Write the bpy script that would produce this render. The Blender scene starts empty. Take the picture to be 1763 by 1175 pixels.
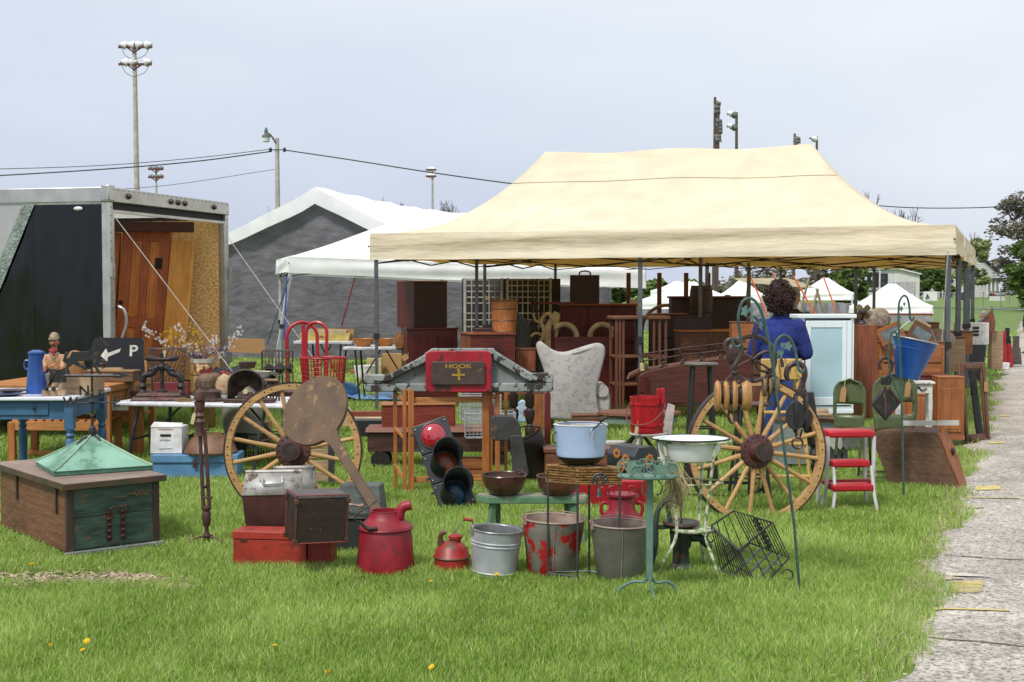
import bpy, bmesh, math, random
import numpy as np
from mathutils import Vector, Matrix, Euler
from math import sin, cos, pi, radians as R, atan2, sqrt
random.seed(7)
SC = bpy.context.scene
COL = SC.collection

# ---------------------------------------------------------------- camera
F, CX, CY, HC = 2300.0, 881.5, 587.5, 1.5
PITCH = math.atan(92.5 / F)
cam_d = bpy.data.cameras.new('camera'); cam = bpy.data.objects.new('camera', cam_d); COL.objects.link(cam)
cam.location = (0, 0, HC); cam.rotation_euler = (pi/2 - PITCH, 0, 0)
cam_d.sensor_width = 36; cam_d.lens = 36 * F / 1763; cam_d.clip_end = 2000
SC.camera = cam
SC.view_settings.view_transform = 'Standard'; SC.view_settings.look = 'None'
SC.view_settings.exposure = 0.72; SC.view_settings.gamma = 1

# ---------------------------------------------------------------- sky and sun (bright overcast)
SUN_EL, SUN_AZ = R(72), R(-113)
w = bpy.data.worlds.new('World'); SC.world = w; w.use_nodes = True
nt = w.node_tree; N = nt.nodes; L = nt.links; N.clear()
out = N.new('ShaderNodeOutputWorld'); bg = N.new('ShaderNodeBackground'); L.new(bg.outputs[0], out.inputs[0])
sky = N.new('ShaderNodeTexSky'); sky.sky_type = 'NISHITA'; sky.sun_disc = False
sky.sun_elevation = SUN_EL; sky.sun_rotation = SUN_AZ; sky.air_density = 1.2; sky.dust_density = 3.0; sky.ozone_density = 1.0
tc = N.new('ShaderNodeTexCoord'); sep = N.new('ShaderNodeSeparateXYZ'); L.new(tc.outputs['Generated'], sep.inputs[0])
nz = N.new('ShaderNodeTexNoise'); nz.inputs['Scale'].default_value = 2.2; nz.inputs['Detail'].default_value = 4
mp = N.new('ShaderNodeMapping'); mp.inputs['Scale'].default_value = (1, 1, 3); L.new(tc.outputs['Generated'], mp.inputs[0]); L.new(mp.outputs[0], nz.inputs[0])
# cloud cover: thicker and whiter higher up and to the right
ma = N.new('ShaderNodeMath'); ma.operation = 'MULTIPLY_ADD'; ma.inputs[1].default_value = 0.7; ma.inputs[2].default_value = 0.12; L.new(sep.outputs[0], ma.inputs[0])
mb = N.new('ShaderNodeMath'); mb.operation = 'MULTIPLY_ADD'; mb.inputs[1].default_value = 1.9; L.new(sep.outputs[2], mb.inputs[0]); L.new(ma.outputs[0], mb.inputs[2])
mc = N.new('ShaderNodeMath'); mc.operation = 'MULTIPLY_ADD'; mc.inputs[1].default_value = 1.15; mc.use_clamp = True; L.new(nz.outputs[0], mc.inputs[0]); 
md = N.new('ShaderNodeMath'); md.operation = 'SUBTRACT'; md.inputs[1].default_value = 0.58; L.new(mb.outputs[0], md.inputs[0]); L.new(md.outputs[0], mc.inputs[2])
cr = N.new('ShaderNodeMixRGB'); cr.inputs[1].default_value = (3.55, 3.95, 4.85, 1); cr.inputs[2].default_value = (5.5, 5.75, 6.0, 1); L.new(mc.outputs[0], cr.inputs[0])
mx = N.new('ShaderNodeMixRGB'); mx.inputs[0].default_value = 0.93; L.new(sky.outputs[0], mx.inputs[1]); L.new(cr.outputs[0], mx.inputs[2])
L.new(mx.outputs[0], bg.inputs[0]); bg.inputs[1].default_value = 0.105
sd = bpy.data.lights.new('sun', 'SUN'); sd.energy = 2.0; sd.angle = R(10); sd.color = (1, .96, .9)
so = bpy.data.objects.new('sun', sd); COL.objects.link(so)
sdir = Vector((-.34, -.5, .80)).normalized()
so.rotation_euler = sdir.to_track_quat('Z', 'Y').to_euler()
sky.sun_rotation = atan2(sdir.x, sdir.y)

# ---------------------------------------------------------------- picture measurement -> place
def ray(px, py):
    u, v = (px - CX)/F, -(py - CY)/F
    return Vector((u, cos(PITCH) + v*sin(PITCH), -sin(PITCH) + v*cos(PITCH)))
def at(px, py, Y):
    d = ray(px, py); return Vector((0, 0, HC)) + d*(Y/d.y)
def onz(px, py, z=0.0):
    d = ray(px, py); return Vector((0, 0, HC)) + d*((z - HC)/d.z)
def G(px, py): return onz(px, py, 0)

# ---------------------------------------------------------------- colour and materials
def C(r, g, b, s=.8):
    f = lambda c: ((c/255+.055)/1.055)**2.4 if c > 10 else c/255/12.92
    return (f(r)*s, f(g)*s, f(b)*s, 1)
MATS = {}
def _new(name):
    m = bpy.data.materials.new(name); m.use_nodes = True; n = m.node_tree
    b = n.nodes['Principled BSDF']; return m, n, b
def mat(name, c1, c2=None, wear=None, amt=.35, scale=12, stretch=(1, 1, 1), rough=.55, metal=0, bump=.15, wscale=14, soft=.06, coat=0, spec=.5, bscale=None, trans=0, grime=.25, bdist=.012, tcol=None):
    """c1/c2: mottled base colour; wear: colour showing where paint has gone."""
    if name in MATS: return MATS[name]
    m, n, b = _new(name); N, L = n.nodes, n.links
    tc = N.new('ShaderNodeTexCoord'); mp = N.new('ShaderNodeMapping'); mp.inputs['Scale'].default_value = stretch
    L.new(tc.outputs['Object'], mp.inputs[0])
    n1 = N.new('ShaderNodeTexNoise'); n1.inputs['Scale'].default_value = scale; n1.inputs['Detail'].default_value = 6; n1.inputs['Roughness'].default_value = .65
    L.new(mp.outputs[0], n1.inputs[0])
    if c2 is None: c2 = (c1[0]*.62, c1[1]*.62, c1[2]*.62, 1)
    rp = N.new('ShaderNodeValToRGB'); rp.color_ramp.elements[0].position = .32; rp.color_ramp.elements[1].position = .66
    rp.color_ramp.elements[0].color = c2; rp.color_ramp.elements[1].color = c1
    L.new(n1.outputs[0], rp.inputs[0]); col = rp.outputs[0]
    # large blotches of dirt
    n3 = N.new('ShaderNodeTexNoise'); n3.inputs['Scale'].default_value = 3.1; n3.inputs['Detail'].default_value = 5
    L.new(tc.outputs['Object'], n3.inputs[0])
    mr = N.new('ShaderNodeMapRange'); mr.inputs[1].default_value = .3; mr.inputs[2].default_value = .7; mr.inputs[3].default_value = 1-grime; mr.inputs[4].default_value = 1.06
    L.new(n3.outputs[0], mr.inputs[0])
    mu = N.new('ShaderNodeMixRGB'); mu.blend_type = 'MULTIPLY'; mu.inputs[0].default_value = 1; L.new(col, mu.inputs[1]); L.new(mr.outputs[0], mu.inputs[2]); col = mu.outputs[0]
    h = n1.outputs[0]
    if wear is not None:
        n2 = N.new('ShaderNodeTexNoise'); n2.inputs['Scale'].default_value = wscale; n2.inputs['Detail'].default_value = 8; n2.inputs['Roughness'].default_value = .7
        L.new(mp.outputs[0], n2.inputs[0])
        r2 = N.new('ShaderNodeValToRGB'); p = .28 + amt*.55
        r2.color_ramp.elements[0].position = max(0, p-soft/2); r2.color_ramp.elements[1].position = p+soft/2
        r2.color_ramp.elements[0].color = (1, 1, 1, 1); r2.color_ramp.elements[1].color = (0, 0, 0, 1)
        L.new(n2.outputs[0], r2.inputs[0])
        mx = N.new('ShaderNodeMixRGB'); L.new(r2.outputs[0], mx.inputs[0]); L.new(col, mx.inputs[1]); mx.inputs[2].default_value = wear; col = mx.outputs[0]
        h = n2.outputs[0]
    L.new(col, b.inputs['Base Color'])
    rr = N.new('ShaderNodeMapRange'); rr.inputs[3].default_value = max(.03, rough-.12); rr.inputs[4].default_value = min(1, rough+.14); L.new(n1.outputs[0], rr.inputs[0])
    L.new(rr.outputs[0], b.inputs['Roughness'])
    b.inputs['Metallic'].default_value = metal; b.inputs['Specular IOR Level'].default_value = spec; b.inputs['Coat Weight'].default_value = coat
    if bump:
        bp = N.new('ShaderNodeBump'); bp.inputs['Strength'].default_value = bump; bp.inputs['Distance'].default_value = bdist
        if bscale:
            n4 = N.new('ShaderNodeTexNoise'); n4.inputs['Scale'].default_value = bscale; n4.inputs['Detail'].default_value = 3; L.new(mp.outputs[0], n4.inputs[0]); h = n4.outputs[0]
        L.new(h, bp.inputs['Height']); L.new(bp.outputs[0], b.inputs['Normal'])
    if trans:
        tr = N.new('ShaderNodeBsdfTranslucent'); (L.new(col, tr.inputs[0]) if tcol is None else setattr(tr.inputs[0], 'default_value', tcol)); ms = N.new('ShaderNodeMixShader'); ms.inputs[0].default_value = trans
        o = N['Material Output']; L.new(b.outputs[0], ms.inputs[1]); L.new(tr.outputs[0], ms.inputs[2]); L.new(ms.outputs[0], o.inputs[0])
    MATS[name] = m; return m
def wood(name, c1, c2=None, ax='x', s=4, **k):
    st = {'x': (1, 14, 14), 'y': (14, 1, 14), 'z': (14, 14, 1)}[ax]
    k.setdefault('rough', .55); k.setdefault('bump', .25)
    return mat(name, c1, c2, scale=s, stretch=st, **k)

# ---------------------------------------------------------------- mesh collector (units: multiplied by k when built)
def Rx(a): return Matrix.Rotation(R(a), 4, 'X')
def Ry(a): return Matrix.Rotation(R(a), 4, 'Y')
def Rz(a): return Matrix.Rotation(R(a), 4, 'Z')
def Tr(x, y, z): return Matrix.Translation((x, y, z))
class M:
    def __init__(s, xf=None): s.v = []; s.f = []; s.xf = xf
    def add(s, vs, fs):
        o = len(s.v)
        if s.xf is not None: vs = [s.xf @ Vector(v) for v in vs]
        s.v += [tuple(v) for v in vs]; s.f += [tuple(i+o for i in f) for f in fs]; return s
    def box(s, x0, x1, y0, y1, z0, z1, top=None):
        """top=(x0,x1,y0,y1) for a tapered box"""
        a = top or (x0, x1, y0, y1)
        vs = [(x0, y0, z0), (x1, y0, z0), (x1, y1, z0), (x0, y1, z0), (a[0], a[2], z1), (a[1], a[2], z1), (a[1], a[3], z1), (a[0], a[3], z1)]
        return s.add(vs, [(0, 3, 2, 1), (4, 5, 6, 7), (0, 1, 5, 4), (1, 2, 6, 5), (2, 3, 7, 6), (3, 0, 4, 7)])
    def bx(s, c, d, rot=None):
        old = s.xf; t = Tr(*c) @ (rot if rot is not None else Matrix())
        s.xf = t if old is None else old @ t
        s.box(-d[0]/2, d[0]/2, -d[1]/2, d[1]/2, -d[2]/2, d[2]/2); s.xf = old; return s
    def bar(s, a, b, wd, th=None):
        a, b = Vector(a), Vector(b); d = b-a; q = d.to_track_quat('X', 'Z').to_matrix().to_4x4()
        return s.bx((a+b)/2, (d.length, th or wd, wd), q)
    def tube(s, pts, r, n=6, closed=False, caps=True):
        P = [Vector(p) for p in pts]; rs = r if isinstance(r, (list, tuple)) else [r]*len(P)
        vs = []; fs = []; m = len(P); up = None
        for i, p in enumerate(P):
            if closed: d = P[(i+1) % m]-P[i-1]
            else: d = P[min(i+1, m-1)]-P[max(i-1, 0)]
            if d.length < 1e-9: d = Vector((0, 0, 1))
            d.normalize()
            if up is None:
                up = Vector((0, 0, 1)) if abs(d.z) < .9 else Vector((1, 0, 0))
            a = d.cross(up)
            if a.length < 1e-4: a = d.orthogonal()
            a.normalize(); b = a.cross(d).normalized(); up = b
            for j in range(n):
                t = 2*pi*j/n; vs.append(p + (a*cos(t)+b*sin(t))*rs[i])
        for i in range(m if closed else m-1):
            for j in range(n):
                fs.append((i*n+j, i*n+(j+1) % n, ((i+1) % m)*n+(j+1) % n, ((i+1) % m)*n+j))
        if caps and not closed: fs += [tuple(range(n)), tuple(range((m-1)*n, m*n))]
        return s.add(vs, fs)
    def cyl(s, a, b, r0, r1=None, n=14): return s.tube([a, b], [r0, r0 if r1 is None else r1], n)
    def lathe(s, prof, n=24, c=(0, 0, 0), sx=1, sy=1, axis='z', caps=True):
        vs = []; fs = []; rs_ = [q[0] for q in prof]; zs_ = [q[1] for q in prof]
        if tuple(prof[0]) == tuple(prof[-1]) or (min(rs_) > .72*max(rs_) and max(zs_)-min(zs_) < .35*max(rs_)): caps = False
        for (r, z) in prof:
            for j in range(n):
                t = 2*pi*j/n; x, y = r*cos(t)*sx, r*sin(t)*sy
                vs.append({'z': (c[0]+x, c[1]+y, c[2]+z), 'y': (c[0]+x, c[1]+z, c[2]+y), 'x': (c[0]+z, c[1]+x, c[2]+y)}[axis])
        m = len(prof)
        for i in range(m-1):
            for j in range(n): fs.append((i*n+j, i*n+(j+1) % n, (i+1)*n+(j+1) % n, (i+1)*n+j))
        if caps and prof[0][0] > 1e-6: fs.append(tuple(range(n)))
        if caps and prof[-1][0] > 1e-6: fs.append(tuple(range((m-1)*n, m*n)))
        return s.add(vs, fs)
    def shell(s, prof, th, n=28, c=(0, 0, 0), sx=1, sy=1):
        """open vessel: outer profile (bottom to top) with wall thickness"""
        inner = [(max(r-th, 0), z+(th if i == 0 else 0)) for i, (r, z) in enumerate(prof)]
        return s.lathe([(0, prof[0][1])]+list(prof)+[(inner[-1][0], prof[-1][1])]+inner[::-1][1:]+[(0, inner[0][1])], n, c, sx, sy)
    def ball(s, c, r, n=12, m=8):
        rx, ry, rz = r if isinstance(r, (tuple, list)) else (r, r, r)
        vs = []; fs = []
        for i in range(m+1):
            a = -pi/2+pi*i/m
            for j in range(n):
                t = 2*pi*j/n; vs.append((c[0]+rx*cos(a)*cos(t), c[1]+ry*cos(a)*sin(t), c[2]+rz*sin(a)))
        for i in range(m):
            for j in range(n): fs.append((i*n+j, i*n+(j+1) % n, (i+1)*n+(j+1) % n, (i+1)*n+j))
        return s.add(vs, fs)
    def prism(s, pts, y0, y1):
        """outline in the x-z plane, thickness along y"""
        n = len(pts); vs = [(x, y0, z) for x, z in pts]+[(x, y1, z) for x, z in pts]
        return s.add(vs, [tuple(range(n)), tuple(range(2*n-1, n-1, -1))]+[(i, i+n, (i+1) % n+n, (i+1) % n) for i in range(n)])
    def slab(s, pts, z0, z1):
        n = len(pts); vs = [(x, y, z0) for x, y in pts]+[(x, y, z1) for x, y in pts]
        return s.add(vs, [tuple(range(n)), tuple(range(2*n-1, n-1, -1))]+[(i, i+n, (i+1) % n+n, (i+1) % n) for i in range(n)])
    def ring(s, c, Rr, r, axis='y', a0=0, a1=360, n=6, seg=32, sx=1):
        full = abs(a1-a0) >= 359.9; P = []
        for i in range(seg if full else seg+1):
            t = R(a0+(a1-a0)*i/seg); x, y = Rr*cos(t)*sx, Rr*sin(t)
            P.append({'y': (c[0]+x, c[1], c[2]+y), 'z': (c[0]+x, c[1]+y, c[2]), 'x': (c[0], c[1]+x, c[2]+y)}[axis])
        return s.tube(P, r, n, closed=full)
    def grid(s, fn, nu, nv):
        vs = [fn(i/nu, j/nv) for j in range(nv+1) for i in range(nu+1)]
        return s.add(vs, [(j*(nu+1)+i, j*(nu+1)+i+1, (j+1)*(nu+1)+i+1, (j+1)*(nu+1)+i) for j in range(nv) for i in range(nu)])
def arc(cx, cz, r, a0, a1, n=12, y=0, rz=None):
    return [(cx+r*cos(R(a0+(a1-a0)*i/n)), y, cz+(rz or r)*sin(R(a0+(a1-a0)*i/n))) for i in range(n+1)]
def curve(pts, n=6):
    """Catmull-Rom through the points"""
    P = [Vector(p) for p in pts]; P = [P[0]*2-P[1]]+P+[P[-1]*2-P[-2]]; o = []
    for i in range(1, len(P)-2):
        for j in range(n):
            t = j/n; a, b, c, d = P[i-1:i+3]
            o.append(.5*((2*b)+(c-a)*t+(2*a-5*b+4*c-d)*t*t+(3*b-a-3*c+d)*t*t*t))
    o.append(P[-2]); return o
def mesh_obj(name, m, material, k=1.0, parent=None, smooth=True, bevel=0, angle=38, remesh=0, solid=0, recalc=True):
    me = bpy.data.meshes.new(name)
    me.from_pydata([(x*k, y*k, z*k) for x, y, z in m.v], [], m.f)
    if recalc:
        b = bmesh.new(); b.from_mesh(me); bmesh.ops.recalc_face_normals(b, faces=b.faces); b.to_mesh(me); b.free()
    me.materials.append(material)
    if smooth: me.shade_smooth(); me.set_sharp_from_angle(angle=R(angle))
    o = bpy.data.objects.new(name, me); COL.objects.link(o)
    if parent is not None: o.parent = parent
    if bevel:
        bv = o.modifiers.new('bevel', 'BEVEL'); bv.width = bevel*k; bv.segments = 2; bv.limit_method = 'ANGLE'; bv.angle_limit = R(40)
    if solid:
        sm = o.modifiers.new('solid', 'SOLIDIFY'); sm.thickness = solid*k; sm.offset = 0
    if remesh:
        rm = o.modifiers.new('remesh', 'REMESH'); rm.mode = 'VOXEL'; rm.voxel_size = remesh*k; rm.use_smooth_shade = True
        s2 = o.modifiers.new('smooth', 'SMOOTH'); s2.iterations = 4; s2.factor = .6
    return o
def tagit(o, label, cat, group=None):
    o['label'] = label; o['category'] = cat
    if group: o['group'] = group
    return o
def loc_k(px, py, Y, back, k):
    p = G(px, py) if Y is None else at(px, py, Y)
    kk = p.y/F
    if back: p = Vector((p.x*(1+back/F), p.y+back*kk, p.z)); kk = p.y/F
    return p, (k or kk)
class T:
    """a thing: Empty at its base; parts measured in units of the picture at its distance"""
    def __init__(s, name, label, cat, px, py, Y=None, rz=0, rx=0, ry=0, back=0, group=None, k=None, loc=None):
        p, s.k = loc_k(px, py, Y, back, k) if loc is None else (Vector(loc), k or 1)
        s.e = bpy.data.objects.new(name, None); COL.objects.link(s.e); s.e.empty_display_size = .05
        s.e.location = p; s.e.rotation_euler = (R(rx), R(ry), R(rz)); tagit(s.e, label, cat, group)
    def p(s, name, m, material, parent=None, label=None, **kw):
        o = mesh_obj(name, m, material, s.k, parent or s.e, **kw)
        if label: o['label'] = label
        return o
def solo(name, label, cat, m, material, px, py, Y=None, rz=0, rx=0, ry=0, back=0, group=None, k=None, loc=None, **kw):
    p, kk = loc_k(px, py, Y, back, k) if loc is None else (Vector(loc), k or 1)
    o = mesh_obj(name, m, material, kk, None, **kw); o.location = p; o.rotation_euler = (R(rx), R(ry), R(rz))
    return tagit(o, label, cat, group)
def struct(name, m, material, kind='structure', **kw):
    o = mesh_obj(name, m, material, 1, None, **kw); o['kind'] = kind; return o
def copy_tree(o, parent=None):
    c = o.copy(); COL.objects.link(c); c.parent = parent
    for ch in list(o.children): copy_tree(ch, c)
    return c
def text(s, size, material, parent, loc, rot=(90, 0, 0), k=1, name='lettering', ext=.0, align='CENTER', sx=1):
    cu = bpy.data.curves.new('t', 'FONT'); cu.body = s; cu.size = size*k; cu.extrude = ext*k; cu.offset = .018*size*k; cu.align_x = align; cu.align_y = 'CENTER'
    to = bpy.data.objects.new('t', cu); COL.objects.link(to)
    me = bpy.data.meshes.new_from_object(to.evaluated_get(bpy.context.evaluated_depsgraph_get()))
    bpy.data.objects.remove(to); me.materials.clear(); me.materials.append(material)
    o = bpy.data.objects.new(name, me); COL.objects.link(o); o.parent = parent
    o.location = Vector(loc)*k; o.rotation_euler = tuple(R(a) for a in rot); o.scale = (sx, 1, 1); return o
def tag_card(parent, k, x, y, z, w=7, h=14, rot=12, m=None):
    """paper price tag on a string"""
    q = h/14; a = M(Tr(x, y, z) @ Ry(rot)); a.prism([(-w/2, -h), (w/2, -h), (w/2, -2.5*q), (w/4, 0), (-w/4, 0), (-w/2, -2.5*q)], -.25*q, .25*q)
    o = mesh_obj('price_tag', a, m or PAPER, k, parent, smooth=False)
    b = M(); b.tube([(x, y, z-q), (x+.5*q, y, z+3*q), (x+q, y+q, z+7*q)], .3*q, 4); mesh_obj('string', b, PAPER, k, o); return o
PAPER = mat('tag paper', C(232, 212, 165), rough=.8, bump=0)
# ================================================================ SETTING
PX0, PY0, PSL = 1.44, 5.07, .391           # left edge of the path: x = PX0 + PSL*(y-PY0)
PD = Vector((PSL, 1, 0)).normalized(); PN = Vector((PD.y, -PD.x, 0))
def edge_x(y): return PX0 + PSL*(y-PY0)
GR = mat('soil under grass', C(122, 150, 62, .8), C(96, 120, 50, .7), scale=3, rough=.9, bump=.3)
g = M(); g.add([(-500, -20, 0), (500, -20, 0), (500, 900, 0), (-500, 900, 0)], [(0, 1, 2, 3)])
struct('ground', g, GR, smooth=False)
# ---- path
def path_mat():
    m, n, b = _new('worn asphalt path'); N, L = n.nodes, n.links
    tc = N.new('ShaderNodeTexCoord')
    v = N.new('ShaderNodeTexVoronoi'); v.inputs['Scale'].default_value = 85; L.new(tc.outputs['Object'], v.inputs[0])
    r = N.new('ShaderNodeValToRGB'); r.color_ramp.elements[0].color = C(140, 128, 116, .8); r.color_ramp.elements[1].color = C(212, 205, 195, .8)
    r.color_ramp.elements[0].position = .05; r.color_ramp.elements[1].position = .55
    e = r.color_ramp.elements.new(.25); e.color = C(190, 182, 172, .8)
    sp = N.new('ShaderNodeSeparateColor'); L.new(v.outputs['Color'], sp.inputs[0]); L.new(sp.outputs[0], r.inputs[0])
    n2 = N.new('ShaderNodeTexNoise'); n2.inputs['Scale'].default_value = 2.4; n2.inputs['Detail'].default_value = 8; L.new(tc.outputs['Object'], n2.inputs[0])
    r2 = N.new('ShaderNodeMapRange'); r2.inputs[1].default_value = .3; r2.inputs[2].default_value = .7; r2.inputs[3].default_value = .66; r2.inputs[4].default_value = 1.05; L.new(n2.outputs[0], r2.inputs[0])
    n5 = N.new('ShaderNodeTexNoise'); n5.inputs['Scale'].default_value = 38; n5.inputs['Detail'].default_value = 4; L.new(tc.outputs['Object'], n5.inputs[0])
    r5 = N.new('ShaderNodeMapRange'); r5.inputs[1].default_value = .3; r5.inputs[2].default_value = .6; r5.inputs[3].default_value = .6; r5.inputs[4].default_value = 1.08; L.new(n5.outputs[0], r5.inputs[0])
    m5 = N.new('ShaderNodeMath'); m5.operation = 'MULTIPLY'; L.new(r2.outputs[0], m5.inputs[0]); L.new(r5.outputs[0], m5.inputs[1])
    mu = N.new('ShaderNodeMixRGB'); mu.blend_type = 'MULTIPLY'; mu.inputs[0].default_value = 1; L.new(r.outputs[0], mu.inputs[1]); L.new(m5.outputs[0], mu.inputs[2])
    # hairline cracks
    v2 = N.new('ShaderNodeTexVoronoi'); v2.feature = 'DISTANCE_TO_EDGE'; v2.inputs['Scale'].default_value = .55
    wn = N.new('ShaderNodeMixRGB'); wn.inputs[0].default_value = .16; L.new(tc.outputs['Object'], wn.inputs[1]); L.new(n2.outputs['Color'], wn.inputs[2]); L.new(wn.outputs[0], v2.inputs[0])
    r3 = N.new('ShaderNodeMapRange'); r3.inputs[1].default_value = 0; r3.inputs[2].default_value = .008; r3.inputs[3].default_value = .72; r3.inputs[4].default_value = 1; L.new(v2.outputs[0], r3.inputs[0])
    m2 = N.new('ShaderNodeMixRGB'); m2.blend_type = 'MULTIPLY'; m2.inputs[0].default_value = 1; L.new(mu.outputs[0], m2.inputs[1]); L.new(r3.outputs[0], m2.inputs[2])
    L.new(m2.outputs[0], b.inputs['Base Color']); b.inputs['Roughness'].default_value = .9
    bp = N.new('ShaderNodeBump'); bp.inputs['Strength'].default_value = .5; bp.inputs['Distance'].default_value = .006; L.new(v.outputs[0], bp.inputs['Height']); L.new(bp.outputs[0], b.inputs['Normal'])
    return m
PATH = path_mat()
def pp(s, t): p = Vector((edge_x(5.07), 5.07, 0)) + PD*s + PN*t; return p
rnd = random.Random(3)
pv = []; m_ = M(); NS = 360
def jag(s): return .06*sin(s*2.1)+.05*sin(s*5.3+1)+.03*sin(s*13)+.02*sin(s*31)
for i in range(NS+1):
    s_ = -3 + 60*(i/NS)**1.3
    for t_, z_ in ((jag(s_), .001), (jag(s_)+.05, .016), (2.3, .016), (2.4, .001)):
        p = pp(s_, t_); pv.append((p.x, p.y, z_))
m_.add(pv, [(i*4+j, i*4+j+1, i*4+j+5, i*4+j+4) for i in range(NS) for j in range(3)])
struct('path', m_, PATH)
# joints and long cracks in the path
CRK = mat('dark crack', C(128, 120, 106, .7), rough=.95)
m_ = M()
for py_ in (974, 865, 742, 716, 1122, 690, 664, 648, 636, 627):
    y_ = G(1700, py_).y; s0 = (G(1700, py_)-pp(0, 0)).dot(PD)+.1
    for q in range(22):
        t0, t1 = 2.3*q/22, 2.3*(q+1)/22; wv = lambda t: .03*sin(t*4+py_)+.012*sin(t*17+py_)
        hw = .003+.005*abs(sin(q*1.7+py_)); 
        if py_ == 1122 and q > 9: continue
        a, b_ = pp(s0+wv(t0)-hw, t0+jag(s0)+.03), pp(s0+wv(t1)-hw, t1+jag(s0)+.03); c, d = pp(s0+wv(t1)+hw, t1+jag(s0)+.03), pp(s0+wv(t0)+hw, t0+jag(s0)+.03)
        if t1+jag(s0)+.03 < 2.3: m_.add([(v.x, v.y, .0195) for v in (a, b_, c, d)], [(0, 1, 2, 3)])
struct('path_joints', m_, CRK, smooth=False, recalc=False)
YEL = mat('yellow road paint', C(232, 210, 96, .85), wear=C(190, 178, 160, .85), amt=.36, wscale=45, rough=.8)
def strokes(name, rects, material, z=.0215):
    mm = M()
    for (a, b_, c, d) in rects:
        P = [G(*a), G(*b_), G(*c), G(*d)]; mm.add([(p.x, p.y, z) for p in P], [(0, 1, 2, 3)])
    struct(name, mm, material, smooth=False, recalc=False)
rr_ = []
for i in range(9):
    y_ = 1009+i*2.2; x0 = 1634+rnd.uniform(-3, 8); x1 = 1692+rnd.uniform(-4, 3)
    rr_.append(((x0, y_), (x1, y_-1.5+rnd.uniform(-1, 1)), (x1, y_+.1), (x0, y_+1.4)))
strokes('path_marking', rr_, YEL)
strokes('path_marking', [((1606, 1054), (1700, 1056), (1700, 1058.5), (1606, 1056.3)), ((1700, 1056), (1738, 1058), (1738, 1060.5), (1700, 1058.5))], YEL)
strokes('path_marking', [((1680, 842), (1722, 841), (1723, 848), (1679, 849))], YEL)
strokes('path_marking', [((1662, 861), (1756, 862), (1756, 863.2), (1662, 862.2))], YEL)
strokes('path_marking', [((1702, 765), (1729, 764), (1729, 767.5), (1702, 768))], YEL)
strokes('path_marking', [((1722, 717), (1741, 718), (1741, 721), (1722, 720.5))], YEL)
PUR = mat('purple stain', C(150, 128, 130, .8), wear=C(190, 178, 160, .85), amt=.5, wscale=40, rough=.9)
WHS = mat('white stain', C(232, 228, 222, .85), wear=C(195, 183, 166, .85), amt=.45, wscale=50, rough=.9)
strokes('path_stain', [((1606, 1001), (1636, 999), (1662, 1003), (1608, 1008))], PUR)
strokes('path_stain', [((1628, 993), (1664, 995), (1710, 1001), (1630, 999))], WHS, .0235)
strokes('path_stain', [((1656, 876), (1690, 877), (1695, 879.5), (1660, 881))], PUR)

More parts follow.
